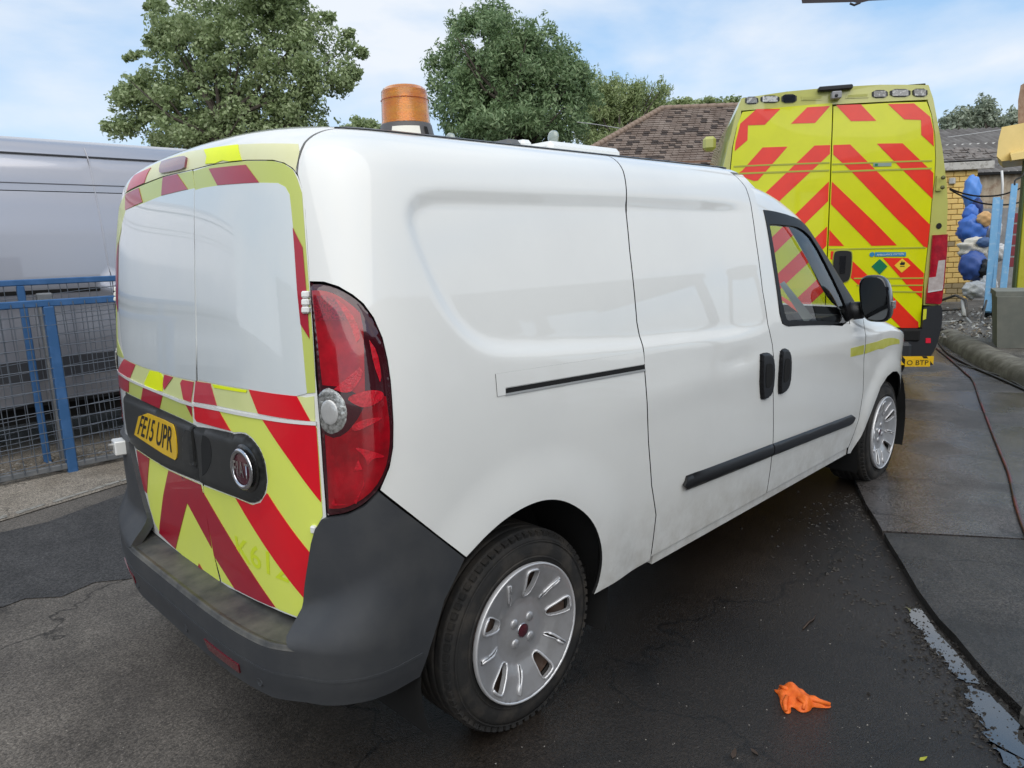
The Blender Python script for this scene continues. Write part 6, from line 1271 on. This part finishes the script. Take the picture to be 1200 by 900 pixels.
b = MB(); hipd = (-hd*1.02+dvec); hl = np.linalg.norm(hipd); hipd /= hl; k = 0
while k*.17 < nrow*tl*hl:
    p = R1_+hipd*(k*.17); b.tube([p+nvec*.02, p+hipd*.18+nvec*(.034)], [.075, .082], RIDGE, 8); k += 1
x = 0
while x < 5.8: b.tube([R1_+hd*x+[0, 0, .01], R1_+hd*(x+.26)+[0, 0, .018]], [.072, .078], RIDGE, 8); x += .25
b.build('ridge_tiles', ho)
b = MB(); ev = R1_+dvec*(nrow*tl); BRW = mat('brown_brick', (.16, .09, .06), .85, noise=(8, (.22, .13, .09), .4, .7)); wallbox(b, [ev-hd*(nrow*tl)*.95-dn*.25, ev+hd*5.9-dn*.25], 0, ev[2]+.1, -.2, BRW); b.build('wall', ho)
# ------------------------------------------------------------------ yellow brick outbuilding with a broken tiled eave
yh = thing('outbuilding', 'narrow yellow painted brick outbuilding with a ragged tiled eave, right of the ambulance', 'building')
YW = mat('yellow_painted_brick', (.82, .57, .19), .7, noise=(5, (.74, .50, .17), .4, .7)); YWD = mat('worn_yellow_brick', (.34, .26, .14), .85); MORT = mat('yellow_mortar', (.38, .27, .09), .9)
Dy = 14.5; c = pix(1138, 300, Dy); corner = np.array([c[0], c[1], 0]); fl = -ex*1.0+ey*.12; fl /= np.linalg.norm(fl); fd_ = np.array([-fl[1], fl[0], 0]); fd_ = fd_ if fd_ @ FW > 0 else -fd_
zt = zrow(1138, 199, Dy); b = MB(); wallbox(b, [corner+fd_*.004, corner+fl*1.6+fd_*.004], 0, zt, .12 if np.array([-fl[1], fl[0], 0]) @ fd_ > 0 else -.12, MORT); b.build('wall', yh)
nb_ = 0; brick_me = {}
bw, bh = .225, .105
nrow_ = int(zt/bh)
def brickobj(p, u, w_, h_, m, out):
    key = (round(w_, 3), m.name)
    if key not in brick_me:
        q = MB(); q.bevbox((0, -.012, 0), (w_, .02, h_), m, .006); o = q.build('brick', yh); brick_me[key] = o.data
    else: o = obj('brick', brick_me[key], yh)
    ang = math.atan2(u[1], u[0]); o.location = tuple(p+out); o.rotation_euler = (0, 0, ang); return o
right = -fl; towards = -fd_
start = corner+fl*1.0
for i in range(nrow_):
    x = -(.5*bw if i % 2 else 0)
    while x < 1.0-.01:
        x0, x1 = max(x, 0), min(x+bw-.012, 1.0)
        if x1-x0 > .05: 
            mm = YWD if (i < 5 and r.random() < .6) or r.random() < .04 else YW
            p = start+right*x0+np.array([0, 0, i*bh+.006]); brickobj(p, right, x1-x0, bh-.014, mm, towards*(.004+r.uniform(0, .008)))
        x += bw
b = MB(); wallbox(b, [corner+fd_*0, corner+fd_*3], 0, zt, .1, YW); b.build('side_wall', yh)
b = MB(); e0 = corner+right*.28+towards*.12; M_ = Matrix(((right[0], fd_[0], 0, 0), (right[1], fd_[1], 0, 0), (0, 0, 1, 0), (0, 0, 0, 1)))
PALE = mat('peeling_white_board', (.50, .48, .44), .7, noise=(12, (.24, .22, .19), .5, .7))
def lb(o, lo, hi, m, bv=.01):
    Mx = M_.copy(); Mx.translation = Vector(o); b.bevbox(lo, hi, m, bv, Mx)
lb(corner+[0, 0, zt], (-1.5, -.14, -.03), (.24, -.08, .12), PALE); lb(corner+[0, 0, zt], (-1.5, -.10, .12), (.20, .5, .15), DARK); b.build('eave_board', yh)
b = MB(); rt = random.Random(4)
for i in range(5):
    for j in range(11):
        x = -1.5+j*.17+(.08 if i % 2 else 0); 
        if x > .30-.035*i+rt.uniform(-.06, .06): continue
        Mx = M_ @ Matrix.Translation((0, 0, 0)); Mx.translation = Vector(corner+[0, 0, zt+.16+i*.055]+right*x+fd_*(-.16+i*.11)); Mx = Mx @ Matrix.Rotation(.42+rt.uniform(-.16, .16), 4, 'X') @ Matrix.Rotation(rt.uniform(-.15, .15), 4, 'Z') @ Matrix.Rotation(rt.uniform(-.1, .1), 4, 'Y')
        q = MB(); q.bevbox((0, 0, 0), (.155, .15, .02), mat('mossy_tile', (.13, .11, .10), .9, noise=(9, (.26, .24, .22), .4, .7)), .004, Mx); q.build('roof_tile', yh)
# wall lamp and bracket on its corner
b = MB(); p = pix(1116, 212, Dy-.25); b.bevbox(tuple(p-[.05, .05, .06]), tuple(p+[.05, .05, .06]), mat('lamp_housing_pale', (.5, .5, .48), .4), .01); tag(b.build('wall_lamp'), 'small pale box lamp on the yellow brick corner beside the ambulance', 'lamp')
# ------------------------------------------------------------------ corrugated buildings
def corr(name, P0, u, vv, L, H, pitch, amp, m, parent):
    """corrugated sheet: u across the ribs, vv along them"""
    n = int(L/pitch*6); V = []; u = np.array(u)/np.linalg.norm(u); vv = np.array(vv)/np.linalg.norm(vv); nn = np.cross(u, vv)
    for k in range(n+1):
        s = L*k/n; o = nn*amp*math.sin(2*math.pi*s/pitch); V += [P0+u*s+o, P0+u*s+vv*H+o]
    b = MB(); b.add(V, [(2*k, 2*k+2, 2*k+3, 2*k+1) for k in range(n)], m, True); return b.build(name, parent)
CRF = mat('grey_fibre_cement_roof', (.115, .105, .098), .9, noise=(1.6, (.19, .18, .17), .4, .7)); CRW = mat('cream_corrugated_cladding', (.42, .35, .26), .6, noise=(5, (.26, .17, .11), .5, .72)); WHS = mat('white_sheet', (.62, .61, .58), .6, noise=(9, (.4, .38, .35), .5, .7))
cb = thing('corrugated_building', 'grey corrugated roofed shed with cream cladding behind the yellow brick wall', 'building')
Dc = 22.; a0 = pix(1095, 206, Dc); a1 = pix(1260, 202, Dc); uu = a1-a0; uu[2] = 0; LL = np.linalg.norm(uu); uu /= LL; nn_ = np.cross(uu, [0, 0, 1.]); nn_ = nn_ if nn_ @ FW > 0 else -nn_
ze = (a0[2]+a1[2])/2; base = np.array([*a0[:2], 0.])
corr('cladding', base, uu, (0, 0, 1), LL, ze, .30, .035, CRW, cb)
corr('roof', base+[0, 0, ze+.05]-nn_*.2, uu, nn_*math.cos(.42)+np.array([0, 0, math.sin(.42)]), LL, 2.9, .26, .035, CRF, cb)
b = MB(); wallbox(b, [base-nn_*.22, base-nn_*.22+uu*LL], ze-.02, ze+.06, .1, DARK); b.build('gutter', cb)
cb2 = thing('corrugated_building', 'second grey corrugated roof with a white ridge band, further back', 'building')
top = base+[0, 0, ze+1.2]+nn_*3.2
b = MB(); wallbox(b, [top, top+uu*LL], top[2]-1.5, zrow(1150, 174, 24.5)+.28, .1, WHS); 
zb2 = zrow(1150, 176, 24.5); b2_ = pix(1095, 176, 25.); b2_[2] = 0
b = MB(); wallbox(b, [b2_, b2_+uu*LL*1.1], 0, zb2, .2, WHS); b.build('wall', cb2)
corr('white_fascia', b2_+[0, 0, zb2-.02]-nn_*.05, uu, nn_*.4+np.array([0, 0, .9]), LL*1.1, .36, .26, .02, WHS, cb2)
corr('roof', b2_+[0, 0, zb2+.30]+nn_*.12, uu, nn_*math.cos(.38)+np.array([0, 0, math.sin(.38)]), LL*1.1, 2.1, .26, .035, CRF, cb2)
# pipe and wires
b = MB(); b.tube([pix(1174, 200, 20), pix(1175, 216, 20), pix(1174, 238, 20)], .03, mat('white_pipe', (.7, .7, .68), .5), 8); b.tube([pix(1171, 192, 20), pix(1178, 192, 20)], .05, MATS['white_pipe'], 8); tag(b.build('vent_pipe'), 'thin white pipe in front of the cream corrugated wall', 'pipe')
b = MB()
for L, q in (([(1113, 221), (1130, 227), (1150, 230), (1175, 228), (1200, 219)], 'upper'), ([(1113, 222), (1128, 230), (1150, 238), (1178, 240), (1200, 236)], 'lower')):
    b = MB(); b.tube(smooth_path([pix(x, y, 12.5) for x, y in L]), .014, DARK, 6); tag(b.build('overhead_cable'), q+' of two black cables sagging from the yellow brick corner', 'cable', 'cables sagging from the brick corner')
b = MB(); b.tube(smooth_path([pix(1110, 161, 19), pix(1140, 157, 19), pix(1175, 152, 19), pix(1230, 146, 19)]), .012, mat('pale_wire', (.4, .4, .4), .6), 5); tag(b.build('overhead_wire'), 'thin pale wire crossing above the corrugated roofs', 'cable')
b = MB(); b.tube([pix(x, y, 22) for x, y in ((676, 143), (700, 146), (730, 151), (760, 158))], .012, MATS['pale_wire'], 5); tag(b.build('overhead_wire'), 'thin pale wire in front of the olive tree left of the tiled roof', 'cable')
# ------------------------------------------------------------------ clutter between the outbuilding and the planter
def lump(name, label, cat, c, rad, m, seed, group=None, sub=18, amp=.12, freq=6):
    r = np.random.default_rng(seed); ph = r.uniform(0, 6, 6); V = []; Fc = []; N1, N2 = sub, sub*2
    for i in range(N1+1):
        th = math.pi*i/N1
        for j in range(N2):
            f = 2*math.pi*j/N2; d = np.array([math.sin(th)*math.cos(f), math.sin(th)*math.sin(f), math.cos(th)])
            k = 1+amp*(math.sin(freq*d[0]+ph[0])*math.sin(freq*d[2]*1.3+ph[1])+.5*math.sin(freq*2*d[1]+ph[2]+3*d[2])+.3*math.sin(freq*3*d[2]+ph[3]+2*d[0]))
            V.append(np.array(c)+ex*(d[0]*rad[0]*k)+ey*(d[1]*rad[1]*k)+np.array([0, 0, d[2]*rad[2]*k]))
    for i in range(N1):
        for j in range(N2): Fc.append((i*N2+j, (i+1)*N2+j, (i+1)*N2+(j+1) % N2, i*N2+(j+1) % N2))
    b = MB(); b.add(V, Fc, m, True); return tag(b.build(name), label, cat, group)
BT = mat('blue_vinyl', (.06, .17, .56), .35, bump=(6, .4, .01)); BTD = mat('navy_vinyl', (.02, .04, .16), .4); BTL = mat('light_blue_vinyl', (.10, .27, .70), .35); PLA = mat('milky_plastic', (.55, .56, .56), .3, coat=.5, bump=(14, .9, .02)); CRM = mat('cream_cloth', (.68, .64, .55), .8, bump=(12, .8, .02)); TAN = mat('tan_foam', (.66, .40, .18), .8)
S_ = 1/FPX
def L_(px_, py_, D, rx, ry, *a, **k): c = pix(px_, py_, D); return lump(a[0], a[1], a[2], c, (rx*D*S_, min(rx, ry)*D*S_, ry*D*S_), *a[3:], **k)
L_(1139, 226, 13.6, 9, 20, 'vinyl_roll', 'upright bright blue vinyl roll at the top of the pile by the yellow wall', 'inflatable', BTL, 1, group=None, amp=.10)
L_(1145, 244, 13.4, 6, 12, 'vinyl_roll', 'navy blue vinyl roll beside the bright blue one', 'inflatable', BTD, 2, amp=.08)
L_(1137, 252, 13.3, 8, 12, 'vinyl_bag', 'blue vinyl bag under the upright blue roll', 'inflatable', BT, 3, amp=.08)
L_(1139, 270, 13.2, 15, 17, 'vinyl_bag', 'rounded blue vinyl bag above the cream cloth', 'inflatable', BT, 4, amp=.12)
L_(1154, 257, 13.0, 9, 9, 'foam_ball', 'small tan foam ball beside the blue bags', 'ball', TAN, 5, amp=.10)
L_(1143, 291, 12.9, 18, 12, 'cloth_bundle', 'cream cloth bundle across the middle of the blue pile', 'cloth', CRM, 6, amp=.20)
L_(1154, 284, 12.7, 9, 6, 'vinyl_bag', 'flat slate blue bag lying on the cream cloth', 'inflatable', mat('slate_vinyl', (.06, .12, .26), .5), 7, amp=.05)
L_(1140, 312, 12.8, 14, 17, 'vinyl_bag', 'large round blue bag at the bottom of the pile', 'inflatable', mat('deep_blue_vinyl', (.05, .11, .36), .4), 8, amp=.10)
L_(1164, 270, 13.3, 8, 14, 'plastic_bag', 'white plastic bag stuffed behind the blue posts', 'bag', PLA, 9, amp=.14)
L_(1170, 296, 13.3, 8, 10, 'plastic_bag', 'milky plastic bag low behind the blue posts', 'bag', PLA, 10, amp=.14)
L_(1157, 316, 12.6, 9, 12, 'dark_bag', 'black bin bag beside the large round blue bag', 'bag', mat('black_bag', (.012, .013, .018), .35, bump=(10, .8, .02)), 11, amp=.12)
L_(1143, 340, 12.0, 14, 10, 'plastic_bag', 'translucent white plastic sack on the ground below the blue pile', 'bag', PLA, 12, amp=.13)
L_(1158, 336, 12.3, 9, 14, 'plastic_bag', 'smaller crumpled plastic sack against the blue posts', 'bag', PLA, 13, amp=.13)
L_(1160, 362, 11.6, 7, 9, 'rag', 'dark rag heap at the foot of the blue posts', 'rag', mat('dark_rag', (.03, .035, .035), .9), 14, amp=.2)
L_(1070, 409, 7.35, 11, 5, 'bag', 'small dark grey bag lying on the rear step of the ambulance', 'bag', mat('dark_grey_bag', (.07, .085, .085), .6, bump=(30, .6, .01)), 15, amp=.15)
# grey low wall and red slats behind
b = MB(); Dg = 14.5; p0 = pix(1148, 244, Dg); p1 = pix(1200, 244, Dg); p0[2] = p1[2] = 0; wallbox(b, [p0, p1], 0, zrow(1165, 244, Dg), .1, mat('grey_board', (.20, .20, .20), .8, noise=(6, (.30, .30, .30), .4, .7))); tag(b.build('low_wall'), 'grey board wall behind the blue posts', 'wall')
rs = thing('red_slat_panel', 'maroon slatted panel partly hidden behind the planter post', 'panel')
for k in range(5):
    q0 = pix(1183, 250+13*k, 13.2); q1 = pix(1190, 250+13*k, 13.2); b = MB(); b.bevbox((0, 0, 0), (.5, .03, .17), mat('maroon_paint', (.20, .03, .04), .6), .008, Matrix.Translation(Vector(q0-[0, 0, .17])) @ Matrix.Rotation(math.atan2(ex[1], ex[0]), 4, 'Z')); b.build('slat', rs)
# blue posts: old frames
LBL = mat('pale_blue_paint', (.16, .38, .62), .5, noise=(12, (.34, .50, .66), .52, .75))
def post(label, pts, w_, D0, D1, extra=()):
    t = thing('blue_frame', label, 'frame', (0, 0, 0), 0, None)
    for (x0, y0, x1, y1, ww) in pts:
        a = pix(x0, y0, D1); c = pix(x1, y1, D0); d = (c-a); L = np.linalg.norm(d); q = Vector(d).to_track_quat('Z', 'Y').to_matrix().to_4x4(); q.translation = Vector(a); b = MB(); hw = ww*.5*D0*S_; b.bevbox((-hw, -hw*.6, 0), (hw, hw*.6, L), LBL, .008, q); b.build('upright', t)
    return t
post('left pale blue steel frame leaning in front of the plastic bags', [(1168, 232, 1157, 366, 8), (1174, 234, 1164, 345, 3.5)], 8, 11.4, 12.0)
post('right pale blue steel post leaning beside the grey planter', [(1189, 216, 1173, 362, 7)], 7, 11.2, 11.9)
# trolley and scrap
sc_ = thing('scrap_trolley', 'dark metal trolley with a small wheel lying among pipes by the ambulance', 'trolley')
ST = mat('scrap_steel', (.07, .07, .065), .5, metal=.4, noise=(20, (.16, .12, .09), .45, .7)); STP = mat('pale_scrap_pipe', (.42, .42, .40), .5)
def tb(P, r_, m, name, par): b = MB(); b.tube([pix(x, y, d) for x, y, d in P], r_, m, 7); return b.build(name, par)
tb([(1103, 352, 11.9), (1120, 346, 11.7), (1132, 352, 11.4), (1133, 372, 11.2)], .022, ST, 'frame_tube', sc_); tb([(1104, 364, 11.7), (1126, 362, 11.4)], .02, ST, 'frame_tube', sc_); tb([(1104, 378, 11.3), (1130, 376, 11.1)], .02, STP, 'frame_tube', sc_); tb([(1128, 352, 11.5), (1130, 370, 11.2)], .03, STP, 'frame_tube', sc_)
b = MB(); c = pix(1126, 382, 11.0); b.tube([c+ex*.075*math.cos(t)+np.array([0, 0, .075*math.sin(t)]) for t in np.linspace(0, 2*math.pi, 21)], .022, RUB, 8, False); b.tube([c-ex*.0+np.array([0, 0, .03]), c-np.array([0, 0, .03])], .03, ST, 8); b.build('wheel', sc_)
for k, (P, m, lab) in enumerate(((((1132, 372, 11.2), (1143, 384, 10.9), (1147, 391, 10.8)), STP, 'white bent pipe leaning from the trolley to the ground'), (((1103, 392, 10.8), (1125, 395, 10.6), (1140, 396, 10.5)), STP, 'pale pipe lying flat beside the kerb'), (((1104, 388, 11), (1122, 386, 10.9), (1132, 384, 10.9)), ST, 'rusty pipe lying under the trolley wheel'), (((1138, 388, 10.8), (1150, 378, 11.0), (1156, 352, 11.3)), ST, 'thin dark rod propped against the left blue frame'), (((1150, 388, 10.9), (1162, 386, 10.9)), STP, 'short pale pipe offcut at the foot of the blue frames'))):
    b = MB(); b.tube([pix(*p) for p in P], .016, m, 7); tag(b.build('scrap_pipe'), lab, 'pipe')
b = MB(); r = np.random.default_rng(17)
for k in range(420):
    p = gnd(r.uniform(1098, 1170), r.uniform(362, 398), .15); s = r.uniform(.01, .05); a = r.uniform(0, 6.28); pts = [(p[0]+s*math.cos(a+2.1*j), p[1]+s*math.sin(a+2.1*j)*.7, p[2]+r.uniform(0, s)) for j in range(3)]+[(p[0], p[1], p[2]+s*r.uniform(.4, 1.3))]
    b.add(pts, [(0, 1, 3), (1, 2, 3), (2, 0, 3), (0, 2, 1)], (ST, D1, D2, STP)[int(r.integers(0, 4))])
tag(b.build('scrap_litter'), 'small scrap metal, rubble and rubbish strewn over the raised yard', 'litter', kind='stuff')
er = pix(1190, 300, 1.)-CP; er[2] = 0; er /= np.linalg.norm(er); AR = math.atan2(er[1], er[0])-math.pi/2
# planter with its yellow-green post, the tan canopy above
plt = thing('planter', 'tapered grey concrete planter base at the right edge holding the olive post', 'planter')
PG = mat('grey_green_concrete', (.17, .18, .165), .8, noise=(6, (.22, .225, .20), .4, .7)); c0 = gnd(1190, 408, .15); b = MB(); aa = Matrix.Translation(Vector((c0[0], c0[1], .15))) @ Matrix.Rotation(AR+.10, 4, 'Z')
def tap(b, w0, w1, z0, z1, m, M, cx=.0):
    V = [(cx+sx*w0, sy_*w0+w0, z0) for sx, sy_ in ((-1, -1), (1, -1), (1, 1), (-1, 1))]+[(cx+sx*w1, sy_*w1+w0, z1) for sx, sy_ in ((-1, -1), (1, -1), (1, 1), (-1, 1))]
    b.add([M @ Vector(v) for v in V], [(0, 1, 5, 4), (1, 2, 6, 5), (2, 3, 7, 6), (3, 0, 4, 7), (4, 5, 6, 7)], m)
tap(b, .30, .345, 0, .60, PG, aa, .12); b.build('tub', plt); b = MB(); tap(b, .355, .355, .60, .66, PG, aa, .12); tap(b, .20, .205, .12, .5, mat('planter_recess', (.13, .14, .13), .8), aa @ Matrix.Translation((0, -.012, 0)), .12) if False else None; b.build('rim', plt)
OL = mat('olive_yellow_paint', (.46, .44, .03), .5, noise=(6, (.52, .50, .06), .4, .7)); OLD = mat('dark_green_edge', (.075, .11, .04), .6)
ps = thing('post', 'olive yellow square post with a dark green edge rising from the planter', 'post')
q0 = pix(1186, 356, 9.9); zt_ = pix(1190, 186, 9.9)[2]; aa2 = Matrix.Translation(Vector((q0[0], q0[1], 0))) @ Matrix.Rotation(AR+.10, 4, 'Z')
b = MB(); b.bevbox((.035, 0, .7), (.42, .30, zt_+.05), OL, .01, aa2 @ Matrix.Identity(4)); b.build('shaft', ps); b = MB(); b.bevbox((.008, .0, .7), (.032, .30, zt_+.05), OLD, .008, aa2); b.build('edge_strip', ps)
cn = thing('canopy_end', 'tan fibreglass canopy end jutting in at the right edge above the olive post', 'canopy')
TANC = mat('tan_fibreglass', (.70, .52, .19), .5, noise=(3, (.62, .46, .16), .4, .7))
P = [(1174, 149), (1200, 144), (1260, 132), (1260, 178), (1200, 186), (1174, 189), (1168, 183), (1170, 165)]
V = [pix(x, y, 9.6) for x, y in P]+[pix(x, y, 9.6)+er*1.2 for x, y in P]; N = len(P); b = MB(); b.add(V, [tuple(range(N))[::-1], tuple(range(N, 2*N))]+[((i+1) % N, i, N+i, N+(i+1) % N) for i in range(N)], TANC); b.build('fascia', cn)
b = MB(); V = [pix(x, y, 9.6)-er*.16 for x, y in ((1184, 182), (1260, 168), (1260, 180), (1200, 187), (1186, 189))]+[pix(x, y, 9.62) for x, y in ((1184, 178), (1260, 160), (1260, 182), (1200, 188), (1184, 190))]; b.add(V, [(4, 3, 2, 1, 0)]+[(i, (i+1) % 5, 5+(i+1) % 5, 5+i) for i in range(5)], TANC); b.build('lip', cn)
b = MB(); V = [pix(x, y, 9.8) for x, y in ((1193, 118), (1196, 100), (1260, 60), (1260, 140), (1193, 146))]; V2 = [v+er*.5 for v in V]; b.add(V+V2, [(4, 3, 2, 1, 0), (5, 6, 7, 8, 9)]+[(i, (i+1) % 5, 5+(i+1) % 5, 5+i) for i in range(5)], mat('brown_weathered_board', (.22, .13, .08), .8, noise=(12, (.32, .22, .15), .4, .7))); tag(b.build('gable_board'), 'brown weathered gable board above the tan canopy at the right edge', 'board')
b = MB(); b.tube(smooth_path([pix(x, y, 9.5) for x, y in ((1202, 196), (1198, 206), (1190, 211), (1189, 217))]), .012, BLACK, 6); tag(b.build('hanging_cable'), 'black cable end hanging under the tan canopy', 'cable')
# dark awning edge above, at the top of the frame
aw_ = thing('awning', 'dark underside of an awning edge at the very top of the picture', 'awning'); b = MB(); DK = mat('dark_awning_underside', (.035, .028, .030), .8)
V = [pix(940, 4, 5.), pix(1000, 2.5, 5.), pix(1006, 4, 5.), pix(1018, 1, 5.), pix(1060, -1, 5.), pix(1060, -34, 5.), pix(940, -30, 5.)]; V2 = [v+np.array([0, 0, .04])+ey*.02 for v in V]; N = len(V); b.add(V+V2, [tuple(range(N)), tuple(range(N, 2*N))[::-1]]+[(i, (i+1) % N, N+(i+1) % N, N+i) for i in range(N)], DK); b.build('edge', aw_)
b = MB(); b.tube([pix(996, 4, 5.), pix(1001, 6, 5.), pix(1008, 3, 5.)], .008, DK, 6); b.build('bracket', aw_)
_p0 = pix(1040, -18, 5.); _p1 = pix(1420, -60, 5.); _p2 = _p1.copy(); _p2[2] = 0
b = MB(); b.tube([_p0, _p1], .035, DK, 8); b.build('arm', aw_); b = MB(); b.tube([_p2, _p1+[0, 0, .1]], .04, DK, 10); b.build('post', aw_)
# ------------------------------------------------------------------ unseen surroundings, added for the reflections in the van paint
wc_ = thing('reflection_canopy', 'unseen dark steel canopy added on the right for reflections in the white van', 'canopy')  # unseen canopy, added to put dark bands into the van's reflections
DKS = mat('dark_steel_canopy', (.05, .05, .052), .6); b = MB(); b.box((-2.5, -9.3, 3.05), (12, -6.6, 3.2), DKS); b.build('roof', wc_)
for k in range(7): b = MB(); b.box((-2.2+2.3*k, -9.2, 2.9), (-2.05+2.3*k, -6.65, 3.05), DKS); b.build('beam', wc_)
for k in range(4): b = MB(); b.box((-2.4+4.7*k, -6.75, 0), (-2.25+4.7*k, -6.6, 3.05), DKS); b.build('post', wc_)
for k in range(4): b = MB(); b.box((.4+2.6*k, -8.9, .9), (1.9+2.6*k, -8.85, 2.5), mat('white_board', (.8, .8, .8), .5)); tag(b.build('reflection_board'), 'unseen white board added to reflect brightly in the white van', 'board', 'unseen boards added for reflections')  # added to give those reflections bright patches
wb = thing('reflection_garage', 'unseen long grey brick garage added behind the camera for reflections', 'building')  # unseen garage, added as a backdrop for the van's reflections
GB = mat('grey_brick', (.20, .19, .18), .85, noise=(4, (.26, .25, .235), .4, .7)); b = MB(); wallbox(b, [(-4, -9.5), (3.2, -9.5)], 0, 4.2, -.3, GB); wallbox(b, [(5.4, -9.5), (9.5, -9.5)], 0, 3.4, -.3, GB); wallbox(b, [(3.2, -9.5), (5.4, -9.5)], 2.9, 3.6, -.3, GB); wallbox(b, [(-12, 8), (-12, -6)], 0, 3.4, .3, GB); b.build('wall', wb)
b = MB(); b.box((3.2, -9.7, 0), (5.4, -9.62, 2.9), mat('pale_shutter', (.55, .56, .55), .5)); b.build('shutter', wb)
b = MB(); b.box((-1.6, -9.48, 0), (.9, -9.42, 2.6), MATS['pale_shutter']); b.build('shutter', wb)
